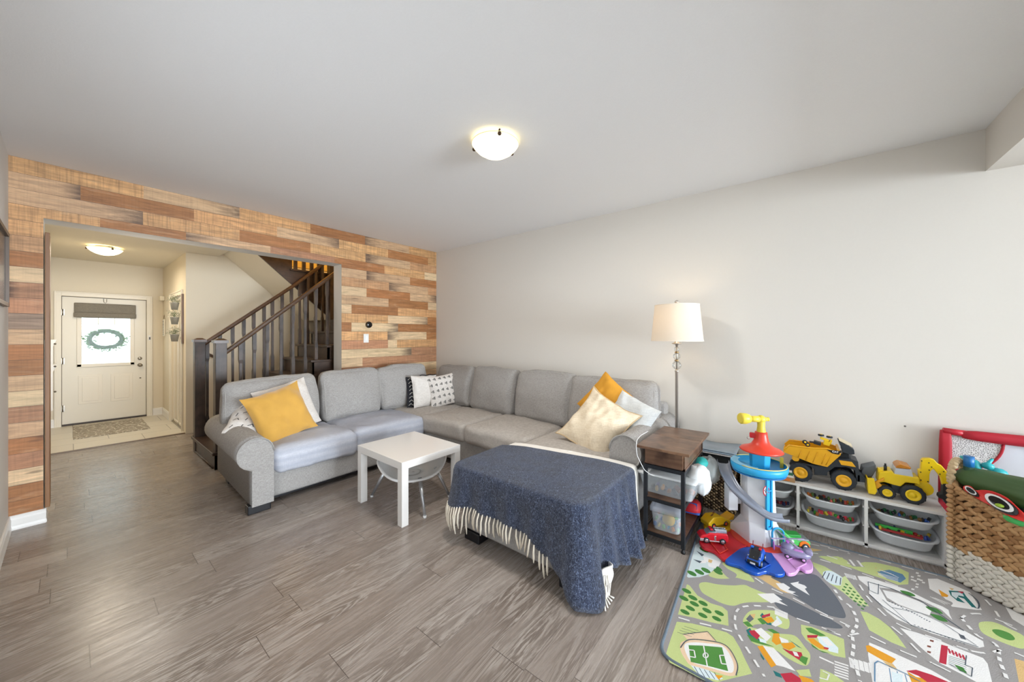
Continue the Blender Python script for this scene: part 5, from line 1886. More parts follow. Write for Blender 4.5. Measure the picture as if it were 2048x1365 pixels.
rp('lime', [(790, 800), (850, 730), (960, 720), (1080, 730), (1190, 790), (1200, 870), (1160, 890), (1040, 850), (900, 850), (850, 880), (800, 850)], PA, True)
rp('lime', [(830, 880), (960, 900), (1100, 930), (1250, 950), (1340, 1050), (1390, 1130), (1350, 1220), (1200, 1160), (1080, 1080), (960, 1050), (860, 1000)], PA, True)
rp('lime', [(1305, 850), (1400, 870), (1560, 930), (1690, 980), (1705, 1150), (1600, 1130), (1450, 1070), (1350, 990), (1310, 930)], PA, False)
rp('lime', [(1460, 240), (1640, 240), (1745, 290), (1745, 340), (1600, 300)], PA)
rp('lime', [(1410, 290), (1520, 330), (1700, 440), (1800, 560), (1860, 690), (1740, 600), (1560, 480), (1420, 330)], PA)
rp('tan', [(880, 400), (1000, 410), (1130, 440), (1240, 560), (1150, 560), (1040, 500), (960, 450)], PA, True)
rp('tan', [(1360, 160), (1500, 185), (1420, 195), (1370, 185)], PA)
rp('dgrey', [(1040, 420), (1240, 410), (1420, 400), (1520, 480), (1620, 600), (1690, 720), (1700, 790), (1600, 780), (1480, 740), (1350, 660), (1240, 590), (1130, 480)], PA, True)
rp('dgrey', [(1050, 580), (1150, 600), (1300, 670), (1480, 760), (1600, 820), (1680, 880), (1560, 880), (1380, 840), (1220, 770), (1090, 690)], PA, True)
rp('white', [(1080, 480), (1150, 480), (1210, 520), (1190, 540), (1260, 560), (1230, 570), (1290, 600), (1180, 560), (1120, 530)], PA)
rp('white', [(1210, 480), (1290, 465), (1280, 480), (1340, 500), (1360, 520), (1340, 530), (1385, 590), (1300, 540), (1240, 505)], PA)
rp('white', [(915, 575), (1060, 570), (1140, 630), (1110, 635), (1190, 685), (1080, 650), (1040, 660), (960, 610)], PA)
# olive trees
for u, v in ((440, 180), (330, 392), (398, 380), (455, 365), (560, 350), (565, 380), (283, 550), (258, 615), (338, 610), (352, 665), (430, 660), (316, 705), (268, 738), (465, 725), (427, 768), (575, 748), (552, 798)):
    pts = [(u + 42 * math.cos(a) + 8 * math.sin(a), v + 22 * math.sin(a) + 14 * math.cos(a)) for a in [k * PI / 6 for k in range(12)]]
    rp('dgreen', pts, PA)
# castle
for pts in ([(430, 235), (590, 290), (570, 330), (440, 280)], [(470, 300), (560, 320), (540, 350), (480, 330)], [(400, 280), (450, 270), (460, 300), (400, 300)]):
    rp('white', pts, PA)
rp('ink', [(370, 190), (440, 225), (420, 240)], PA); rp('ink', [(340, 265), (420, 285), (400, 300)], PA); rp('tan', [(480, 265), (515, 275), (505, 300), (475, 290)], PA)
# roads: dashes
dash([(640, 260), (760, 340), (900, 440), (1040, 530), (1200, 600), (1340, 670), (1480, 740), (1620, 810), (1745, 870)], PA)
dash([(210, 790), (330, 825), (460, 855), (580, 885), (690, 915)], PA)
dash([(1070, 700), (960, 688), (860, 685), (770, 700), (728, 740), (715, 810), (725, 890), (770, 980), (830, 1080), (900, 1190), (980, 1320)], PA, .010, .035, .03)
dash([(1060, 705), (1200, 770), (1330, 820), (1450, 860), (1580, 915), (1745, 960)], PA)
dash([(1470, 1140), (1600, 1200)], PA)
dash([(1385, 130), (1500, 155), (1620, 185), (1745, 220)], PA)
dash([(1380, 210), (1500, 225), (1640, 270), (1745, 310)], PA)
for k in range(8):
    line([(1072 + k * 17, 700 + k * 8), (1058 + k * 17, 745 + k * 9)] if False else [(1072, 705 + k * 7), (1188, 752 + k * 7)][:2] if k < 7 else [(1072, 754), (1188, 801)], PA, .006, 'line')
# stadium
rp('peach', [(235, 1010), (330, 985), (480, 1000), (600, 1020), (680, 1080), (730, 1180), (730, 1290), (660, 1310), (520, 1270), (330, 1220), (270, 1160), (228, 1080)], PA, True)
rp('white', [(262, 1035), (340, 1010), (480, 1020), (590, 1035), (650, 1090), (700, 1190), (700, 1270), (650, 1280), (520, 1245), (350, 1195), (295, 1145)], PA, True)
rp('green', [(300, 1035), (440, 1040), (600, 1055), (655, 1268), (470, 1220), (320, 1185)], PA)
line([(435, 1042), (468, 1222)], PA, .005, 'white')
pts = [(453 + 22 * math.cos(a), 1130 + 22 * math.sin(a)) for a in [k * PI / 8 for k in range(17)]]
line(pts, PA, .005, 'white')
line([(300, 1080), (350, 1085), (362, 1150), (312, 1140)], PA, .005, 'white'); line([(625, 1130), (578, 1130), (595, 1205), (645, 1210)], PA, .005, 'white')
line([(228, 1060), (300, 990), (480, 998), (640, 1045), (735, 1200), (725, 1310)], PA, .004, 'ink', True)
rp('peach', [(250, 940), (470, 915), (545, 1000), (380, 985), (300, 1000)], PA); line([(250, 940), (470, 915), (545, 1000)], PA, .003)
rp('pale', [(320, 1215), (480, 1260), (610, 1335), (560, 1350), (400, 1310)], PA)
for k in range(5):
    line([(350 + k * 45, 1225 + k * 14), (400 + k * 45, 1310 + k * 10)], PA, .003)
rp('orange', [(535, 1300), (610, 1310), (570, 1345)], PA)
for k in range(4):
    line([(200 + 20 * k, 920 - 18 * k), (330 + 20 * k, 960 - 18 * k)], PA, .002, 'ink')
# village houses
for kind, pts in (('dgrey', [(815, 800), (850, 760), (885, 800), (845, 832)]), ('tan', [(850, 760), (900, 755), (885, 800)]), ('teal', [(940, 770), (960, 745), (1000, 800), (1060, 860), (1000, 850)]), ('green', [(915, 800), (950, 790), (1000, 840), (960, 850)]),
                  ('red', [(955, 770), (1030, 750), (1030, 775), (960, 790)]), ('orange', [(960, 795), (1040, 780), (1070, 820), (1010, 840)]), ('white', [(1040, 850), (1090, 800), (1140, 840), (1080, 870)]), ('pale', [(1090, 770), (1140, 830), (1120, 840), (1080, 790)]),
                  ('green', [(785, 830), (830, 820), (880, 870), (830, 870)]), ('teal', [(815, 900), (850, 880), (900, 960), (990, 1010), (930, 1020), (850, 980)]), ('green', [(820, 940), (870, 960), (960, 1010), (1070, 1050), (960, 1030), (860, 1000)]), ('red', [(840, 905), (890, 900), (940, 950), (915, 985), (860, 940)]),
                  ('white', [(890, 900), (950, 880), (1040, 960), (1000, 1000), (940, 950)]), ('green', [(1000, 890), (1050, 890), (1120, 930), (1060, 930)]), ('pale', [(930, 970), (990, 990), (1000, 1020), (940, 1005)]), ('orange', [(1060, 930), (1110, 930), (1130, 1020), (1085, 1035), (1045, 1000)]),
                  ('white', [(1110, 960), (1190, 990), (1200, 1020), (1130, 1010)]), ('orange', [(1125, 1020), (1230, 1010), (1260, 1050), (1200, 1080), (1150, 1060)]), ('teal', [(1195, 985), (1250, 1020), (1320, 1070), (1280, 1050)]), ('red', [(1135, 1060), (1200, 1085), (1310, 1100), (1320, 1130), (1300, 1175), (1200, 1110)]),
                  ('white', [(1230, 1090), (1270, 1100), (1290, 1140), (1250, 1130)]), ('green', [(1310, 1130), (1370, 1150), (1350, 1215), (1290, 1170)]), ('orange', [(915, 1045), (965, 1040), (1085, 1215), (1040, 1235), (990, 1160)]), ('white', [(965, 1040), (1060, 1060), (1260, 1270), (1150, 1230), (1085, 1215)]),
                  ('teal', [(940, 1100), (980, 1160), (970, 1170), (945, 1130)]), ('teal', [(1055, 1260), (1120, 1290), (1140, 1330), (1080, 1310)]), ('red', [(1120, 1290), (1220, 1280), (1300, 1330), (1310, 1365), (1170, 1365)]), ('orange', [(1280, 1300), (1400, 1340), (1430, 1365), (1320, 1365)]),
                  ('green', [(1345, 880), (1400, 880), (1530, 950), (1480, 955), (1380, 920)]), ('red', [(1360, 945), (1460, 945), (1445, 970), (1365, 970)]), ('orange', [(1360, 975), (1420, 975), (1550, 1080), (1480, 1070), (1400, 1020)]), ('pale', [(1450, 960), (1540, 960), (1640, 1060), (1640, 1110), (1560, 1090), (1470, 1010)]),
                  ('white', [(1480, 970), (1540, 975), (1600, 1040), (1540, 1040)]), ('green', [(1395, 1020), (1470, 1080), (1570, 1110), (1500, 1100), (1410, 1050)]), ('red', [(1510, 1050), (1555, 1060), (1550, 1075), (1510, 1065)]),
                  ('lime', [(1260, 1260), (1380, 1250), (1400, 1320), (1300, 1310)]), ('lime', [(1480, 1245), (1640, 1330), (1620, 1365), (1470, 1365)])):
    rp(kind, pts, PA)
line([(1500, 1270), (1560, 1300), (1540, 1350), (1470, 1330)], PA, .005, 'line')
# right-hand half
rp('lime', [(0, 235), (200, 250), (260, 320), (400, 290), (500, 295), (700, 340), (795, 385), (790, 490), (700, 495), (560, 440), (350, 370), (200, 310), (50, 270)], PB)
rp('grey', [(225, 262), (330, 275), (400, 335), (290, 330)], PB)
for k in range(2):
    line([(265 + 70 * k, 268 + 8 * k), (310 + 70 * k, 325 + 8 * k)], PB, .012, 'line')
rp('sblue', [(510, 375), (620, 360), (740, 400), (770, 440), (720, 475), (600, 440)], PB)
for k in range(7):
    line([(530 + 14 * k, 362 + 3 * k), (640 + 22 * k, 395 + 12 * k)] if k < 4 else [(520, 380 + 8 * (k - 3)), (700, 425 + 14 * (k - 3))], PB, .005, 'white')
for u, v in ((490, 340), (520, 370), (545, 350), (500, 385)):
    rp('tan', [(u, v), (u + 18, v + 4), (u + 10, v + 10)], PB)
rp('pale', [(30, 380), (100, 370), (200, 430), (240, 470), (200, 500), (110, 490), (40, 440)], PB, True)
rp('lime2', [(200, 430), (225, 415), (440, 690), (300, 640), (180, 540)], PB)
for k in range(6):
    for j in range(3):
        u = 230 + k * 34 - j * 14; v = 480 + k * 34 + j * 24
        rp('dgreen', [(u, v), (u + 26, v + 14), (u + 14, v + 22), (u - 8, v + 8)], PB)
for k in range(5):
    line([(50 + 34 * k, 375 + 14 * k), (20 + 40 * k, 430 + 16 * k)], PB, .004, 'ink')
rp('white', [(335, 415), (420, 420), (600, 480), (760, 530), (860, 580), (1000, 650), (1100, 690), (1150, 720), (1160, 760), (1200, 840), (1300, 910), (1460, 1000), (1470, 1050), (1420, 1060), (1200, 990), (1000, 930), (820, 860), (680, 800), (600, 740), (520, 650), (440, 580), (440, 520), (350, 450)], PB)
rp('grey', [(530, 520), (640, 530), (900, 630), (1090, 720), (1290, 910), (1160, 860), (960, 770), (760, 700), (600, 640)], PB)
rp('white', [(560, 540), (700, 570), (930, 660), (1000, 720), (980, 770), (860, 730), (700, 670), (600, 610)], PB)
rp('dgreen', [(715, 545), (800, 560), (855, 595), (780, 590)], PB, True); rp('dgreen', [(945, 690), (1040, 705), (1100, 755), (1010, 735)], PB, True); rp('dgreen', [(985, 755), (1080, 775), (1145, 825), (1060, 810)], PB, True)
line([(430, 470), (640, 530), (900, 640), (1290, 910)], PB, .005); line([(440, 580), (560, 690), (820, 860), (1420, 1055)], PB, .004)
line([(430, 470), (440, 545), (520, 580), (525, 490)], PB, .003); line([(640, 695), (820, 860)], PB, .003); line([(560, 630), (640, 700), (900, 750), (1100, 840), (1400, 1040)], PB, .003)
for k in range(16):
    u = 620 + 24 * k + rnd.uniform(-6, 6); v = 640 + 12 * k
    rp('ink', [(u, v), (u + 14, v + 3), (u + 12, v + 9), (u - 2, v + 6)], PB)
    u = 840 + 34 * k; v = 850 + 13 * k
    if k < 14:
        rp('ink', [(u, v), (u + 16, v + 4), (u + 14, v + 9), (u - 2, v + 5)], PB)
rp('dgrey', [(1240, 935), (1290, 950), (1310, 990), (1260, 975)], PB)
rp('white', [(965, 440), (1050, 440), (1250, 520), (1340, 560), (1450, 720), (1400, 720), (1180, 690), (1150, 650), (1100, 600), (980, 530)], PB)
rp('orange', [(1060, 535), (1150, 590), (1140, 605), (1090, 600)], PB); rp('tan', [(1155, 520), (1200, 530), (1180, 545)], PB)
rp('teal', [(1150, 545), (1280, 555), (1310, 600), (1400, 700), (1360, 695), (1290, 620), (1230, 600), (1300, 660), (1230, 640), (1170, 590)], PB)
rp('pale', [(1175, 560), (1270, 565), (1290, 600), (1240, 590), (1220, 620), (1180, 590)], PB); rp('red', [(1230, 550), (1290, 560), (1270, 575)], PB)
line([(1330, 570), (1410, 640), (1420, 705), (1380, 700)], PB, .005, 'ink', True)
rp('grey', [(960, 590), (1050, 600), (1180, 650), (1170, 680), (1110, 690), (1000, 640)], PB, True)
for k in range(3):
    line([(985 + 20 * k, 600 + 6 * k), (1120 + 22 * k, 670 - 2 * k)], PB, .004, 'line')
rp('lime', [(1420, 850), (1450, 825), (1560, 830), (1700, 890), (1830, 960), (1830, 1060), (1740, 1050), (1560, 980), (1450, 920)], PB, True)
rp('green', [(1540, 900), (1600, 895), (1700, 930), (1745, 980), (1690, 990), (1590, 950)], PB, True)
rp('white', [(1640, 660), (1700, 680), (1826, 750), (1900, 800), (1900, 900), (1826, 865), (1720, 800)], PB)
rp('lime', [(360, 730), (420, 740), (530, 800), (620, 870), (700, 960), (775, 1065), (640, 1010), (440, 900)], PB)
rp('white', [(715, 880), (860, 920), (1040, 980), (1200, 1050), (1460, 1150), (1500, 1200), (1540, 1365), (1400, 1365), (1260, 1290), (1080, 1200), (940, 1090), (820, 980)], PB)
rp('red', [(1085, 1030), (1145, 1045), (1130, 1210), (1065, 1190)], PB)
for k in range(5):
    line([(1150 + 32 * k, 1065 + 14 * k), (1165 + 32 * k, 1110 + 14 * k)], PB, .006, 'red')
line([(1150, 1085), (1300, 1150)], PB, .006, 'red')
for k in range(6):
    line([(1150, 1130 + 14 * k), (1310, 1180 + 18 * k)], PB, .003, 'ink' if k % 2 else 'teal')
line([(1310, 1130), (1300, 1215), (1365, 1240), (1355, 1320), (1160, 1210)], PB, .003, 'ink')
rp('dgreen', [(1200, 1205), (1280, 1235), (1320, 1290), (1250, 1265)], PB)
for u, v in ((985, 985), (960, 1035), (960, 1085)):
    rp('maroon', [(u, v), (u + 34, v + 8), (u + 30, v + 24), (u - 2, v + 14)], PB)
rp('white', [(440, 1010), (560, 1060), (760, 1150), (1000, 1260), (1180, 1365), (470, 1365), (430, 1120)], PB)
rp('orange', [(410, 1040), (440, 1035), (680, 1160), (640, 1200), (560, 1170), (420, 1090)], PB)
rp('tan', [(560, 1175), (650, 1200), (700, 1260), (620, 1230)], PB)
line([(490, 1365), (490, 1200), (520, 1180), (760, 1290), (900, 1365)], PB, .004, 'sblue')
for k in range(3):
    line([(620 + 70 * k, 1240 + 28 * k), (640 + 70 * k, 1365)], PB, .003, 'sblue')
rp('pale', [(640, 1270), (740, 1300), (740, 1365), (650, 1365)], PB)
rp('orange', [(780, 1270), (860, 1320), (1140, 1365), (820, 1365)], PB); rp('red', [(770, 1265), (860, 1255), (1000, 1300), (1150, 1365), (960, 1365), (880, 1310)], PB)
rp('tan', [(1740, 1155), (1830, 1180), (1900, 1365), (1780, 1365)], PB)
rp('lime', [(20, 1250), (110, 1290), (220, 1365), (0, 1365)], PB)
# road markings, right half
dash([(0, 140), (200, 190), (400, 240), (620, 300), (840, 360), (1040, 410), (1200, 460)], PB)
dash([(0, 270), (200, 330), (420, 410), (640, 490), (760, 530)], PB)
dash([(220, 400), (330, 470), (420, 600), (520, 710), (620, 800), (760, 880), (950, 950), (1150, 1020), (1320, 1080)], PB)
dash([(130, 540), (200, 640), (270, 690), (320, 780), (330, 860), (290, 930), (300, 1050), (290, 1160), (330, 1260), (360, 1365)], PB, .012, .03, .025)
dash([(0, 760), (150, 820), (260, 880)], PB); dash([(60, 900), (200, 950), (360, 930)], PB)
dash([(450, 960), (640, 1050), (800, 1120), (960, 1180), (1150, 1270), (1300, 1350)], PB)
dash([(640, 870), (760, 970), (880, 1090), (1000, 1200)], PB)
dash([(1260, 800), (1330, 760), (1450, 760), (1560, 800), (1690, 850), (1826, 905)], PB)
dash([(1260, 790), (1330, 870), (1420, 960), (1540, 1010), (1590, 1060), (1610, 1180), (1650, 1280), (1680, 1365)], PB, .012, .03, .025)
dash([(1480, 630), (1560, 720), (1640, 830), (1760, 900)], PB); dash([(1350, 1090), (1500, 1110), (1650, 1080), (1826, 1140)], PB)
for k in range(6):
    line([(130, 1180 + 24 * k), (255, 1220 + 24 * k)], PB, .008, 'line')
for k in range(5):
    line([(275 + 44 * k, 1150 + 12 * k), (290 + 44 * k, 1240 + 12 * k)], PB, .014, 'line')
for k in range(6):
    line([(225 + 16 * k, 390 + 4 * k), (245 + 16 * k, 430 + 4 * k)], PB, .010, 'line')
for u, v in ((815, 415), (815, 440), (860, 380), (875, 405), (840, 450), (870, 435), (895, 445), (915, 465), (860, 480), (855, 505), (820, 525)):
    rp('line', [(u, v), (u + 26, v + 6), (u + 22, v + 18), (u - 4, v + 12)], PB)
for k in range(8):
    line([(1190 + 22 * k, 1040 + 5 * k), (1290 + 22 * k, 1075 + 5 * k)], PB, .004, 'line')
# the town goes on beyond the part seen in the photograph
W = lambda x, y: Vector((x, y, RZ))
for k, (x, y, rx_, ry_) in enumerate(((1.95, -.75, .16, .22), (2.35, -.95, .14, .18), (2.75, -1.25, .18, .14), (2.0, -1.30, .2, .16), (2.45, -1.55, .16, .2), (2.95, -1.68, .14, .14), (1.82, -1.72, .1, .12))):
    rp('lime', [(x + rx_ * math.cos(a) * (1 + .2 * math.sin(3 * a + k)), y + ry_ * math.sin(a)) for a in [q * PI / 8 for q in range(16)]], W, True)
    for q in range(4):
        rp(('dgreen', 'white', 'red', 'orange')[(k + q) % 4], [(x + .05 * (q % 2) + .03 * math.cos(a), y + .06 * (q // 2) + .022 * math.sin(a)) for a in [j * PI / 3 for j in range(6)]], W)
for pts in ([(1.70, -.5), (2.15, -.62), (2.2, -1.1), (2.25, -1.9)], [(1.66, -1.5), (2.2, -1.45), (2.7, -1.45), (3.15, -1.4)], [(2.55, -.75), (2.6, -1.2), (2.68, -1.8)]):
    dash(pts, W)
rug = rb_.build('play_rug', rugmats)
tag(rug, 'childrens play rug printed with grey roads and green fields on the floor', 'rug')
B().tube([(p.x, p.y, .007) for p in outl], .0075, 8, closed=True).build('binding', mat('66737f', .9, var=.2, scale=120), rug)

# ------------------------------------------------------------ lookout tower toy
RED = mat('e0402c', .35, var=.03); RED2 = mat('c8202c', .35); SKY = mat('2fa8e0', .35, var=.03); SKYD = mat('1674b8', .35); BLU = mat('1852b4', .3, var=.05); WHT = mat('e6e7ea', .35, var=.02); PNK = mat('dba3dc', .35); YEL3 = mat('e8d24a', .35, var=.04)
GRYP = mat('8e93a0', .25, .1, var=.1, alpha=.93)
TW = Vector((2.97, .21, 0))
tw = wthing('toy_tower', 'tall toy lookout tower with red roof, blue ring, yellow periscope and spiral ramp', 'toy tower', TW)
FZ = RZ + .003


def seg(name, m, pts, z0=FZ, z1=.032, raise_=None):
    P = spline([at(x, y, 'Z', z1) for x, y in pts], True, 4)
    return B().prism([(p.x, p.y, z0) for p in P], (0, 0, z1 - z0)).build(name, m, tw, bevel=.004)


s1 = seg('red_ramp', RED2, [(1399, 1078), (1405, 1094), (1428, 1103), (1450, 1120), (1466, 1108), (1484, 1096), (1500, 1088), (1488, 1068), (1466, 1062), (1440, 1068), (1418, 1066)])
s2 = seg('blue_ramp', BLU, [(1450, 1122), (1468, 1106), (1484, 1096), (1510, 1094), (1538, 1100), (1552, 1120), (1570, 1144), (1556, 1150), (1533, 1143), (1515, 1147), (1492, 1140), (1478, 1132)])
s3 = seg('pink_ramp', PNK, [(1540, 1102), (1560, 1096), (1596, 1100), (1615, 1112), (1625, 1128), (1624, 1140), (1611, 1142), (1600, 1136), (1590, 1146), (1572, 1145), (1555, 1122)])
s4 = seg('green_ramp', mat('35b84a', .35), [(1560, 1080), (1590, 1080), (1613, 1090), (1615, 1104), (1600, 1104), (1575, 1096)])
s5 = seg('yellow_ramp', mat('e8b81a', .35), [(1407, 1048), (1430, 1034), (1462, 1044), (1470, 1056), (1450, 1062), (1420, 1066)])
B().lathe([(.17, FZ), (.17, .034), (.15, .04), (.0, .04)], TW, 36).build('base', RED, tw, bevel=.002)
for so, pts, m_ in ((s2, [(1490, 1120), (1518, 1112), (1540, 1130), (1520, 1140)], BLU), (s3, [(1575, 1120), (1600, 1112), (1612, 1128), (1592, 1138)], PNK), (s1, [(1420, 1085), (1445, 1085), (1455, 1100), (1440, 1108)], RED)):
    b = B(); Q = [at(x, y, 'Z', .036) for x, y in pts]
    b.tube(Q, .004, 6, closed=True); b.build('ridge', m_, so)
# white shell: hexagonal, flared at the foot
LO = [(2.845, .168), (2.845, .256), (2.985, .385), (3.10, .32), (3.10, .10), (2.98, .065)]
MI = [(2.868, .170), (2.868, .262), (2.965, .320), (3.05, .28), (3.05, .14), (2.96, .112)]
HI = [(2.885, .170), (2.885, .272), (2.965, .312), (3.045, .275), (3.045, .15), (2.96, .125)]
b = B(); vs = []
for L, z in ((LO, .036), (LO, .07), (MI, .17), (HI, .50)):
    vs += [(x, y, z) for x, y in L]
fs = []
for r_ in range(3):
    for k in range(6):
        fs.append((r_ * 6 + k, r_ * 6 + (k + 1) % 6, (r_ + 1) * 6 + (k + 1) % 6, (r_ + 1) * 6 + k))
fs = [f[::-1] for f in fs]
b.add(vs, fs, False); b.build('column', WHT, tw, bevel=.004)
# blue lift shaft on the right of the front face, arched door at the foot
b = B()
F0, F1 = Vector((2.862, .170, 0)), Vector((2.925, .128, 0))
dn = (F1 - F0).normalized(); nn = Vector((-dn.y, dn.x, 0)) * (-1 if (Vector((-dn.y, dn.x)).dot(Vector((1, 1))) > 0) else 1)


def shaft(b, s0, s1_, z0, z1, th):
    a = F0 + dn * s0; c = F0 + dn * s1_
    b.prism([(a.x, a.y, z0), (c.x, c.y, z0), (c.x, c.y, z1), (a.x, a.y, z1)], nn * th)


shaft(b, 0, .012, .15, .50, .012); shaft(b, .040, .052, .15, .50, .012); shaft(b, 0, .052, .15, .165, .012); shaft(b, .012, .04, .17, .50, .004); shaft(b, .0, .052, .40, .408, .012)
b.build('lift_shaft', SKY, tw, bevel=.001)
b = B(); nd = Vector((-.85, -.52, 0))
base_ = Vector((2.90, .105, .036))
arch = []
for k in range(9):
    a = PI * k / 8; arch.append((math.cos(a) * .034, .10 + math.sin(a) * .03))
loop = [(.034, 0)] + arch + [(-.034, 0)]
tv = Vector((nd.y, -nd.x, 0))
b.tube([base_ + tv * x + Vector((0, 0, z)) - Vector((0, 0, 0)) for x, z in loop], .006, 6); b.build('door_arch', SKY, tw)
# badge with a paw mark
c = at(1531, 982, 'X', 2.862)
bd = B().lathe([(.026, 0), (.026, .004), (0, .004)], c, 28, nn + Vector((0, 0, 0))).build('badge', WHT, tw)
o = B(); o.tube([c + nn * .004 + dn * .024 * math.cos(a) + Vector((0, 0, .030 * math.sin(a))) for a in [k * PI / 12 for k in range(24)]], .003, 6, closed=True); o.build('badge_ring', RED2, bd)
o = B()
for x, z, r in ((0, -.006, .009), (-.012, .004, .0045), (-.005, .012, .0045), (.005, .012, .0045), (.012, .004, .0045)):
    o.ell(c + nn * .005 + dn * x + Vector((0, 0, z)), (r, r, r), 10)
o.build('paw_mark', mat('7a8290', .4), bd)
# ring deck
ring = Vector((2.985, .215, 0)); RRD = .166
b = B().lathe([(.05, .492), (RRD * .80, .485), (RRD * .96, .497), (RRD, .520), (RRD, .545), (RRD * .965, .545), (RRD * .95, .515), (.05, .508)], ring, 56, cap=False)
dk_ = b.build('ring_deck', SKY, tw)
B().lathe([(RRD * .78, .4845), (RRD * .93, .4915), (RRD * .93, .484), (RRD * .78, .478)], ring, 48, cap=False).build('lower_band', SKYD, dk_)
B().tube([(ring.x + RRD * .955 * math.cos(a), ring.y + RRD * .955 * math.sin(a), .548) for a in [math.radians(k) for k in range(150, 425, 6)]], .0035, 6).build('yellow_rail', mat('ead98a', .4), dk_)
b = B(); Q = []
for k in range(24):
    a = 2 * PI * k / 24; Q.append((ring.x - .045 + .055 * math.cos(a), ring.y + .095 + .035 * math.sin(a), .512))
b.prism(Q, (0, 0, .006)); b.build('hatch', mat('15386e', .4), dk_)
b = B(); b.grid(lambda i, j: Vector((ring.x + (RRD * (.72 + .26 * j)) * math.cos(1.2 + 2.0 * i), ring.y + (RRD * (.72 + .26 * j)) * math.sin(1.2 + 2.0 * i), .547)), 16, 3); b.build('deck_ledge', mat('79bfe0', .4), dk_)
b = B().bb(3.06, 3.075, .08, .10, .51, .585); b.build('post', mat('c9b23a', .4), dk_)
# neck, roof, periscope
b = B()
vs = []
for z, s_ in ((.505, .9), (.64, 1.0)):
    for x, y in ((-.055, -.03), (-.055, .045), (-.02, .065), (.05, .05), (.05, -.05), (-.02, -.06)):
        vs.append((ring.x + x * s_, ring.y + y * s_ - .01, z))
b.add(vs, [(k, k + 6, (k + 1) % 6 + 6, (k + 1) % 6) for k in range(6)], False); b.build('neck', SKY, tw, bevel=.003)
rf = ring + Vector((-.01, -.015, 0))
b = B().lathe([(.05, .635), (.118, .632), (.127, .638), (.118, .648), (.085, .660), (.058, .678), (.044, .705), (.038, .74), (.036, .762), (.03, .765)], rf, 40); ro = b.build('roof', RED, tw)
b = B().box((rf.x - .01, rf.y + .045, .735), (.03, .04, .035)); b.build('roof_clip', RED2, ro, bevel=.004)
b = B().ell((rf.x - .02, rf.y + .07, .715), .012, 12); b.build('clip_knob', mat('b8b4ae', .4), ro)
cr_ = Vector((SA, -CA, 0))           # picture-right direction
e0 = Vector((rf.x, rf.y, .85))
b = B().lathe([(.026, .74), (.028, .76), (.022, .80), (.024, .845), (.024, .86)], (rf.x, rf.y, 0), 24)
b.ell(e0, (.028, .028, .028), 20)
b.cyl(e0, e0 - cr_ * .085 + Vector((0, 0, .004)), .022, .020, 24)
p1 = e0 - cr_ * .075 + Vector((0, 0, .004))
b.lathe([(.021, 0), (.030, .008), (.036, .03), (.038, .062), (.033, .070), (.026, .070)], p1, 28, -cr_ + Vector((0, 0, .03)))
b.cyl(e0 + cr_ * .015, e0 + cr_ * .045, .015, .012, 18); b.lathe([(.012, 0), (.014, .004), (.014, .010), (.006, .010)], e0 + cr_ * .040, 18, cr_)
b.build('periscope', YEL3, tw)
# spiral ramp
rpth = [(1446, 926, 3.02), (1452, 948, 2.93), (1466, 974, 2.86), (1488, 998, 2.81), (1514, 1020, 2.785), (1542, 1037, 2.79), (1572, 1041, 2.83)]
Q = spline([at(x, y, 'X', X) for x, y, X in rpth], False, 8)
b = B(); prof = [(-.036, .022), (-.034, .002), (-.02, -.004), (.02, -.004), (.034, .002), (.036, .022)]
rows = []
for i, q in enumerate(Q):
    t_ = (Q[min(len(Q) - 1, i + 1)] - Q[max(0, i - 1)]); t_.z = 0; t_.normalize()
    sd = Vector((-t_.y, t_.x, 0))
    rows.append([q + sd * a + Vector((0, 0, h)) for a, h in prof])
n_ = len(prof)
b.add([p for r_ in rows for p in r_], [(i * n_ + k, (i + 1) * n_ + k, (i + 1) * n_ + k + 1, i * n_ + k + 1) for i in range(len(rows) - 1) for k in range(n_ - 1)], True)
o = b.build('ramp', GRYP, tw); s_ = o.modifiers.new('t', 'SOLIDIFY'); s_.thickness = .004
# white box of the lift at the left
c = at(1462, 993, 'X', 2.90)
b = B().box(c, (.062, .062, .17), rot=(0, 0, .62)); b.box(c + Vector((.05, -.03, -.02)), (.06, .03, .06), rot=(0, 0, .62)); b.build('lift_box', WHT, tw, bevel=.003)
fix(tw)


# ------------------------------------------------------------ rescue vehicles on the ramps
def small_wheel(parent, x, y, z, r, w_, hubm, ty=TYRE, sgn=1):
    o = B().lathe([(r * .5, 0), (r * .9, 0), (r, w_ * .2), (r, w_ * .8), (r * .9, w_), (r * .5, w_)], (x, y, z), 20, (0, -sgn, 0)).build('wheel', ty, parent)
    B().lathe([(.001, -.0012), (r * .3, -.0016), (r * .55, -.0006), (r * .6, .001)], (x, y, z), 16, (0, -sgn, 0)).build('hub', hubm, o)
    return o


silver = mat('c6c9cf', .25, .7)
f = Vector((-.475, .88, 0)); ang = math.atan2(f.y, f.x)
ft = thing('toy_fire_truck', 'small red and silver toy fire truck parked on the red ramp of the tower', 'toy fire truck', (2.735, .455, .034), ang)
b = B()
b.prism([(-.085, -.036, .012), (.085, -.036, .012), (.09, -.036, .03), (.075, -.036, .048), (.045, -.036, .055), (.03, -.036, .066), (-.08, -.036, .066), (-.088, -.036, .04)], (0, .072, 0)); b.build('body', mat('d42230', .3), ft, bevel=.006, seg=3)
b = B().prism([(.05, -.030, .052), (.028, -.030, .070), (-.012, -.030, .074), (-.016, -.030, .060), (.03, -.030, .056)], (0, .060, 0)); b.build('windshield', mat('8a93a0', .15, .3), ft, bevel=.003)
b = B().box((-.045, 0, .073), (.07, .05, .014)); b.box((-.045, .012, .083), (.075, .006, .006)).box((-.045, -.012, .083), (.075, .006, .006))
for k in range(5):
    b.box((-.075 + .015 * k, 0, .083), (.004, .026, .004))
b.build('ladder', silver, ft, bevel=.001)
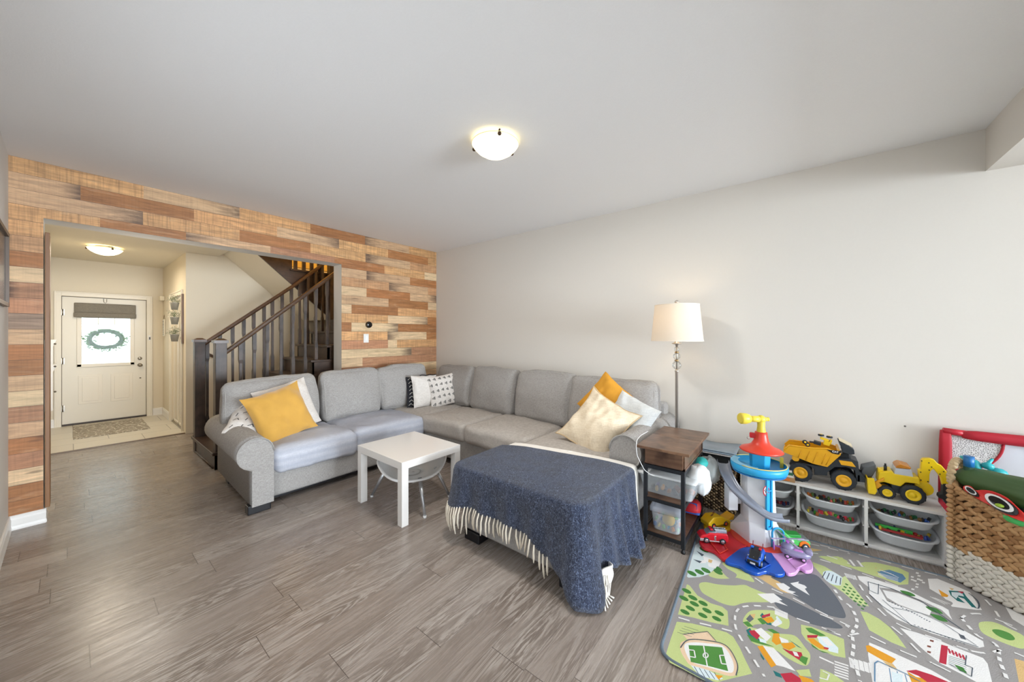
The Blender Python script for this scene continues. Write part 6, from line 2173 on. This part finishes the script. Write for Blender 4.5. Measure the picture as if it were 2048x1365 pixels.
b = B().box((.078, 0, .018), (.024, .08, .018)); b.box((-.005, 0, .03), (.012, .076, .04)).box((0, 0, .013), (.12, .077, .008)); b.build('trim', silver, ft, bevel=.003)
B().box((.012, 0, .082), (.018, .044, .010)).build('light_bar', mat('c21f2a', .2), ft, bevel=.002)
for x in (.05, -.05):
    small_wheel(ft, x, .042, .016, .019, .014, silver); small_wheel(ft, x, -.042, .016, .019, .014, silver, sgn=-1)

pc = thing('toy_police_car', 'small blue and black toy police car parked facing forward on the blue ramp', 'toy police car', (2.655, .205, .034), PI - .12)
b = B().prism([(-.07, -.036, .012), (.075, -.036, .012), (.08, -.036, .03), (.068, -.036, .040), (.03, -.036, .046), (.01, -.036, .066), (-.045, -.036, .068), (-.072, -.036, .045)], (0, .072, 0)); b.build('body', mat('1f56b8', .25), pc, bevel=.006, seg=3)
b = B().prism([(.03, -.024, .048), (.069, -.024, .0415), (.072, -.024, .044), (.012, -.024, .069), (-.045, -.024, .071), (-.045, -.024, .066)], (0, .048, 0)); b.box((.079, 0, .026), (.008, .058, .02)); b.build('hood', mat('191b20', .3), pc, bevel=.002)
b = B().prism([(.031, -.03, .048), (.012, -.03, .068), (.008, -.03, .066), (.026, -.03, .046)], (0, .06, 0)); b.build('windshield', mat('3a4450', .08), pc)
b = B().box((-.01, .02, .076), (.014, .014, .010)); b.build('light_bar', mat('d02030', .2), pc, bevel=.002)
b = B().box((-.01, -.02, .076), (.014, .014, .010)); b.build('light_bar', mat('2f6fe0', .2), pc, bevel=.002)
b = B().box((.0835, 0, .022), (.002, .026, .010)); b.build('plate', mat('e8e8e8', .4), pc)
B().lathe([(.007, 0), (.007, .002), (0, .002)], (.052, 0, .048), 16).build('badge', mat('d8dade', .3), pc)
b = B()
for y in (-.030, .030):
    for k in range(2):
        b.box((.05 - .008 * k, y, .0445), (.003, .008, .002))
b.build('stripe', mat('d8dade', .3), pc)
for x in (.048, -.045):
    small_wheel(pc, x, .041, .017, .018, .013, silver); small_wheel(pc, x, -.041, .017, .018, .013, silver, sgn=-1)
for y in (.026, -.026):
    B().cyl((-.05, y, .06), (-.058, y, .092), .0025).build('antenna', mat('8a3a44', .4), pc)

he = thing('toy_helicopter', 'small purple grey toy helicopter with pink fin on the pink ramp', 'toy helicopter', (2.845, .025, .034), -PI / 2 + .15)
GP = mat('8d86a6', .3, var=.03)
b = B(); b.puff((.135, .066, .05), .024, (.01, .008, .004), 8, xf=lambda p: p + Vector((.01, 0, .034))); b.ell((-.03, 0, .060), (.034, .028, .024), 18); b.build('body', GP, he)
b = B(); b.puff((.04, .055, .03), .01, n=5, xf=lambda p: p + Vector((.072, 0, .058))); b.build('nose', GP, he)
b = B(); b.puff((.05, .05, .012), .005, n=4, xf=lambda p: p + Vector((.022, 0, .056))); b.build('seat', mat('c884cc', .35), he)
b = B().cyl((-.03, 0, .078), (-.03, 0, .098), .008).box((-.03, 0, .10), (.02, .03, .012)); b.build('rotor_mast', mat('c070c8', .35), he)
b = B().box((-.03, 0, .108), (.20, .012, .003), rot=(0, 0, .5)); b.box((-.03, 0, .108), (.20, .012, .003), rot=(0, 0, 2.0)); b.build('rotor_blade', mat('b9a8c8', .3, alpha=.8), he)
b = B().tube([(-.10 + .0 * k, 0 + .024 * math.cos(k * PI / 8), .045 + .024 * math.sin(k * PI / 8)) for k in range(16)], .003, 6, closed=True); b.cyl((-.06, 0, .045), (-.10, 0, .045), .006, .004); b.build('tail_ring', mat('a86ab8', .3), he)
for x in (.045, -.035):
    small_wheel(he, x, .036, .013, .014, .010, PNK); small_wheel(he, x, -.036, .013, .014, .010, PNK, sgn=-1)

f = Vector((.50, -.86, 0))
gt = thing('toy_recycling_truck', 'small bright green toy truck with orange wheel arch behind the purple helicopter', 'toy truck', (3.0, .03, .034), math.atan2(f.y, f.x))
GRN = mat('5fcf6a', .3, var=.04); GRD = mat('2a9a3f', .35)
b = B().prism([(-.085, -.038, .02), (.08, -.038, .02), (.085, -.038, .045), (.07, -.038, .062), (.01, -.038, .066), (-.03, -.038, .07), (-.075, -.038, .11), (-.10, -.038, .105), (-.075, -.038, .065)], (0, .076, 0)); b.build('body', GRN, gt, bevel=.005, seg=3)
b = B().box((-.015, 0, .074), (.10, .058, .022)); b.build('hopper', GRD, gt, bevel=.003)
b = B().box((.04, 0, .060), (.07, .078, .010)); b.build('band', mat('9aa3a8', .3, .3), gt, bevel=.002)
for y in (-.040, .040):
    b = B(); b.prism([(.015, y - .003, .02), (.02, y - .003, .045), (.035, y - .003, .055), (.055, y - .003, .055), (.072, y - .003, .044), (.082, y - .003, .02)], (0, .006, 0)); b.build('wheel_arch', mat('ee7a1e', .35), gt, bevel=.002)
    B().lathe([(.011, 0), (.011, .0015), (0, .0015)], (-.025, y, .048), 16, (0, 1 if y > 0 else -1, 0)).build('badge', mat('e4ebe6', .4), gt)
for x in (.050, -.045):
    small_wheel(gt, x, .046, .018, .022, .016, silver); small_wheel(gt, x, -.046, .018, .022, .016, silver, sgn=-1)

f = Vector((.82, -.57, 0))
yd = thing('toy_digger', 'small yellow toy digger on the yellow ramp behind the red fire truck', 'toy digger', (2.985, .475, .034), math.atan2(f.y, f.x))
b = B().prism([(-.10, -.04, .01), (.09, -.04, .01), (.095, -.04, .035), (.05, -.04, .045), (.02, -.04, .07), (-.06, -.04, .075), (-.105, -.04, .04)], (0, .08, 0)); b.build('body', mat('ecc31c', .35), yd, bevel=.006, seg=3)
b = B().prism([(.05, -.035, .03), (.13, -.035, .03), (.14, -.035, .065), (.10, -.035, .05)], (0, .07, 0)); b.build('shovel', mat('ecae1a', .35), yd, bevel=.004)
b = B()
for x, y in ((-.03, .0), (.0, .02), (-.05, -.01), (.03, .0)):
    b.box((x, y, .0735 if x < .01 else .058), (.018, .010, .004), rot=(0, 0, .4))
b.build('slot', mat('8a4a18', .4), yd)
for x in (-.06, .05):
    small_wheel(yd, x, .044, .016, .018, .014, mat('d8502a', .4)); small_wheel(yd, x, -.044, .016, .018, .014, mat('d8502a', .4), sgn=-1)

# ------------------------------------------------------------ goal leaning on the white wall
gl = wthing('toy_goal', 'red framed childrens hockey goal with white net leaning against the wall behind the big basket', 'goal', (3.58, -1.1, 0))
redc = mat('b5162b', .6, var=.12, scale=14, bump=.2)
b = B(); b.puff((.035, .052, .80), .012, (.004, .004, 0), 8, nz=.003, xf=lambda p: p + Vector((3.60, -.750, .405))); b.build('post', redc, gl)
b = B(); b.cyl((3.60, -.74, .80), (3.60, -.84, .795), .020, n=18); b.build('pipe', mat('c41f33', .35), gl)
b = B(); b.puff((.055, .84, .058), .022, (.006, 0, .006), 10, nz=.004, xf=lambda p: p + Vector((3.60, -1.235, .790))); b.build('crossbar', redc, gl)
b = B(); b.puff((.035, .052, .80), .012, (.004, .004, 0), 6, xf=lambda p: p + Vector((3.60, -1.64, .405))); b.build('post', redc, gl)
b = B(); b.grid(lambda i, j: Vector((3.622 + .010 * math.sin(i * 9 + j * 3), -.775 - .84 * i, .05 + .72 * j)), 24, 12); b.build('fabric', mat('d3d6de', .9, var=.06, scale=8), gl)
m, nt, p = nmat('net')
vo = N(nt, 'ShaderNodeTexVoronoi', Vector=coords(nt), Scale=110.0, _feature='DISTANCE_TO_EDGE'); r_ = N(nt, 'ShaderNodeMapRange', Value=vo.outputs[0], i1=.05, i2=.2)
nt.links.new(MIX(nt, r_.outputs[0], lin('eceaea'), lin('9a9898')), p.inputs['Base Color']); p.inputs['Roughness'].default_value = .9
arc = [(-.777, .775), (-.98, .760)]
for k in range(13):
    a = -(PI / 2) * k / 12
    arc.append((-.777 - .205 * math.cos(a), .755 + .20 * math.sin(a)))
b = B(); b.prism([(3.604, y, z) for y, z in arc], (.006, 0, 0)); b.build('net_pocket', m, gl)
b = B(); b.tube([(3.602, y, z) for y, z in arc[2:]], .007, 8); b.build('trim_band', redc, gl)
fix(gl)

# ------------------------------------------------------------ big two-tone basket and what is in it
bc = Vector((3.15, -1.010, 0)); D = Vector((-.674, -.739, 0)); NN = Vector((.739, -.674, 0))
bkts = wthing('storage_basket', 'large braided straw basket, brown above and white below, by the low shelf', 'basket', bc)
LH, SH, BH = .285, .175, .56


def bpt(a, k=1.0):
    e = .30
    u = LH * k * math.copysign(abs(math.cos(a)) ** e, math.cos(a)); w_ = SH * k * math.copysign(abs(math.sin(a)) ** e, math.sin(a))
    return u, w_


# equal steps round the outline
dense = [bpt(2 * PI * k / 720) for k in range(720)]
acc = [0]
for k in range(720):
    acc.append(acc[-1] + math.dist(dense[k], dense[(k + 1) % 720]))


def along(s_):
    s_ = (s_ % 1) * acc[-1]
    lo, hi = 0, 720
    while hi - lo > 1:
        mid = (lo + hi) // 2
        if acc[mid] <= s_:
            lo = mid
        else:
            hi = mid
    f = (s_ - acc[lo]) / max(1e-9, acc[lo + 1] - acc[lo]); a, c = dense[lo], dense[(lo + 1) % 720]
    return (a[0] + (c[0] - a[0]) * f, a[1] + (c[1] - a[1]) * f)


def rimz(u):
    return BH - .085 * (1 - min(1, abs(u) / LH) ** 2)


b = B(); b.mi = 2
b.grid(lambda i, j: (lambda q: bc + D * q[0] * .955 + NN * q[1] * .955 + Vector((0, 0, .006 + (rimz(q[0]) - .02) * j)))(along(i)), 72, 8, closed_u=True)
b.prism([tuple(bc + D * along(k / 48)[0] * .95 + NN * along(k / 48)[1] * .95 + Vector((0, 0, RZ + .004))) for k in range(48)], (0, 0, .01))
rows_ = 20; nper = 46
for r_ in range(rows_):
    for k in range(nper):
        s_ = (k + (r_ % 2) * .5) / nper
        u, w_ = along(s_); u2, w2 = along(s_ + .004)
        t_ = (D * (u2 - u) + NN * (w2 - w_)).normalized()
        zf = (r_ + .5) / rows_
        z = RZ + .008 + (rimz(u) - .02) * zf
        c = bc + D * u + NN * w_ + Vector((0, 0, z))
        tilt = .55 if r_ % 2 else -.55
        out = Vector((t_.y, -t_.x, 0))
        R = Matrix((t_, out, Vector((0, 0, 1)))).transposed() @ Euler((0, tilt + rnd.uniform(-.12, .12), 0)).to_matrix()
        b.mi = 1 if z < .205 else 0
        if b.mi == 0 and rnd.random() < .3:
            b.mi = 3
        n6 = 7; vs = []; rr_ = (.029, .012, .0135)
        o0 = len(b.v)
        b.ell((0, 0, 0), rr_, 8)
        for q in range(o0, len(b.v)):
            b.v[q] = tuple(c + R @ Vector(b.v[q]))
straw = mat('b98f62', .75, var=.3, scale=45, bump=.3); strawd = mat('9a6f45', .75, var=.3, scale=45, bump=.3); strw = mat('d9d2c6', .8, var=.16, scale=45, bump=.3)
b.build('weave', [straw, strw, mat('5a432c', .9), strawd], bkts)
# braided rim and corner
b = B(); n_ = 130
for k in range(n_):
    s_ = k / n_; u, w_ = along(s_); u2, w2 = along(s_ + .004); t_ = (D * (u2 - u) + NN * (w2 - w_)).normalized()
    c = bc + D * u * 1.01 + NN * w_ * 1.01 + Vector((0, 0, rimz(u) + .004 + (.006 if k % 2 else -.006)))
    R = Matrix((t_, Vector((t_.y, -t_.x, 0)), Vector((0, 0, 1)))).transposed() @ Euler((0, .6 if k % 2 else -.6, 0)).to_matrix()
    o0 = len(b.v); b.ell((0, 0, 0), (.020, .014, .010), 8)
    for q in range(o0, len(b.v)):
        b.v[q] = tuple(c + R @ Vector(b.v[q]))
b.build('braided_edge', straw, bkts)


def handle(sg):
    b = B(); m_ = 44
    for k in range(m_):
        a = PI * k / (m_ - 1)
        for st_ in (0, 1):
            tw_ = k * .9 + st_ * PI
            c = bc + D * sg * (LH + .006 + .008 * math.cos(tw_)) + NN * (-.05 * math.cos(a) - .10) + Vector((0, 0, BH - .02 + .15 * math.sin(a) ** .7 + .008 * math.sin(tw_)))
            b.ell(c, (.013, .013, .013), 8)
    return b.build('handle', mat('c9b08a', .75, var=.25, scale=45), bkts)


handle(-1); handle(1)
# thick vertical braid at the near left corner
b = B()
cc_ = bc + D * (-LH * .955) + NN * (-SH * .93)
for k in range(40):
    z = RZ + .012 + k * .0135
    b.mi = 1 if z < .21 else 0
    b.ell(cc_ + Vector((-.006 * (1 if k % 2 else -1), .008 * (1 if k % 2 else -1), z)) + (-D * .004 - NN * .004), (.016, .016, .014), 8)
b.build('corner_braid', [straw, strw], bkts)
fix(bkts)

gc = Vector((3.185, -.865, .60))
g_ = thing('green_cushion', 'dark green ribbed soft toy bag lying across the top of the big basket', 'soft toy', gc)


def melon(i, j):
    a = i * 2 * PI; t_ = j * 2 - 1
    prof = max(0, 1 - abs(t_ - .12) ** 3.2 / (1.12 ** 3.2)) ** .5 * (.80 + .2 * max(0, t_)) if abs(t_) < .999 else .02
    rib = 1 + .05 * abs(math.sin(a * 5.5)) * (.4 + .6 * max(0, t_))
    x = t_ * .185; r = .088 * prof * rib
    q = D * x + NN * r * math.cos(a) * 1.15 + Vector((0, 0, r * math.sin(a)))
    return q


B().grid(melon, 64, 22, closed_u=True).build('body', mat('3f5c30', .55, var=.18, scale=10, bump=.1), g_)
# round-eyed play mask
mk_c = Vector((3.07, -.80, .545))
mk = thing('play_mask', 'red and black play mask with white rimmed eye holes standing in the basket', 'mask', mk_c)
mk.scale = (.8, .8, .8)
MX = D.copy(); MZ = Vector((0, 0, 1)); MN = (NN * -1 + Vector((0, 0, .35))).normalized(); MU = MX.cross(MN) * -1
if MU.z < 0:
    MU = -MU


def mp(u, v, d=0):
    return MX * u + MU * v + MN * (d - .5 * u * u * 3)


def mshape(b, pts, d, th):
    P = [mp(u, v, d) for u, v in pts]
    b.prism(P, MN * th)


outm = spline([Vector((u, v, 0)) for u, v in ((-.155, .045), (-.12, .058), (-.085, .040), (-.05, .055), (0, .065), (.06, .050), (.11, .005), (.15, -.03), (.145, -.06), (.09, -.06), (.02, -.035), (-.04, -.02), (-.10, .0), (-.15, .02))], True, 4)
b = B(); mshape(b, [(p.x, p.y) for p in outm], 0, .012); b.build('shell', mat('d8302a', .35), mk, bevel=.003)


def eye(cx, cy, sx, sy, r, kk=1.0):
    return [(cx + sx * kk * math.copysign(abs(math.cos(a)) ** 1.0, math.cos(a)) * math.cos(r) - sy * kk * math.sin(a) * math.sin(r), cy + sx * kk * math.cos(a) * math.sin(r) + sy * kk * math.sin(a) * math.cos(r)) for a in [q * PI / 12 for q in range(24)]]


for cx, cy, sx, sy in ((.035, .005, .068, .036), (-.105, .028, .040, .018)):
    b = B(); mshape(b, eye(cx + .008, cy - .006, sx, sy, -.42, 1.12), .0125, .003); b.build('black_rim', mat('141416', .3), mk)
    b = B(); mshape(b, eye(cx, cy, sx, sy, -.42, .98), .016, .003); b.build('white_rim', mat('ecebea', .35), mk)
    b = B(); mshape(b, eye(cx + .002, cy, sx, sy, -.42, .72), .0195, .002); b.build('eye', mat('10151a', .12), mk)
B().ell(mp(.045, -.012, .022), (.020, .020, .012), 14).build('eye_spot', mat('8fae2a', .4), mk)
# yellow ring and black disc, teal toy, blue tube, green and maroon toys
c = Vector((3.10, -.905, .535))
t = thing('steering_wheel', 'yellow rimmed black disc toy behind the mask in the basket', 'toy', c)
b = B().tube([MX * .05 * math.cos(a) + MU * .05 * math.sin(a) for a in [k * PI / 14 for k in range(28)]], .006, 8, closed=True); b.build('ring', mat('e2ad22', .4), t)
b = B().lathe([(.047, -.004), (.047, .002), (0, .003)], (0, 0, 0), 28, MN); b.build('disc', mat('15171a', .4), t)
c = Vector((3.32, -.80, .665))
t = thing('teal_toy', 'teal plastic toy figure sticking up behind the green soft toy in the basket', 'toy', c)
b = B(); TL = mat('2aa7ae', .4, var=.1)
b.ell((.0, 0, 0), (.035, .03, .035), 14).ell((-.02, -.045, .012), (.022, .026, .02), 12).cyl((.0, -.04, 0), (.01, -.07, .05), .012, .006).cyl((0, .02, .0), (-.01, .05, .045), .014, .008).ell((.0, .0, -.05), (.05, .06, .04), 12).ell((.02, -.09, -.03), (.03, .04, .03), 12)
b.build('body', TL, t)
c = Vector((3.25, -.765, .515))
t = thing('toy_tube', 'dark green and blue round tube standing upright in the back of the basket', 'toy tube', c)
B().cyl((0, 0, 0), (0, 0, .155), .021, n=18).build('lower_tube', mat('1f4a34', .5), t)
B().cyl((0, 0, .155), (0, 0, .215), .021, n=18).build('upper_tube', mat('1a6aa8', .4), t)
c = Vector((3.05, -.885, .480))
o = B().ell((0, 0, 0), (.07, .04, .03), 14, rot=(0, 0, math.atan2(D.y, D.x))).build('green_toy', mat('4fc46a', .45, var=.1), loc=c); tag(o, 'light green soft toy just above the basket rim in front of the mask', 'toy')
c = Vector((3.18, -.97, .52))
o = B().box((0, 0, 0), (.10, .12, .07), rot=(.3, .2, .5)).build('maroon_box', mat('6e1c22', .5, var=.2), loc=c, bevel=.004); tag(o, 'dark maroon toy box in the far end of the basket', 'toy')
c = Vector((3.26, -1.0, .56))
o = B().box((0, 0, 0), (.10, .09, .05), rot=(.2, -.1, .9)).build('tan_block', mat('b08a5c', .6, var=.2), loc=c, bevel=.004); tag(o, 'tan wooden block lying above the maroon box in the basket', 'toy block')
c = bc - D * .12 + NN * .04 + Vector((0, 0, .40))
o = B().ell((0, 0, 0), (.12, .12, .05), 16).build('dark_ball', mat('2a2c30', .7, var=.2), loc=c); tag(o, 'dark stuffed toy filling the basket under the green soft toy', 'soft toy')

for r_ in list(WORLD):
    fix(r_)
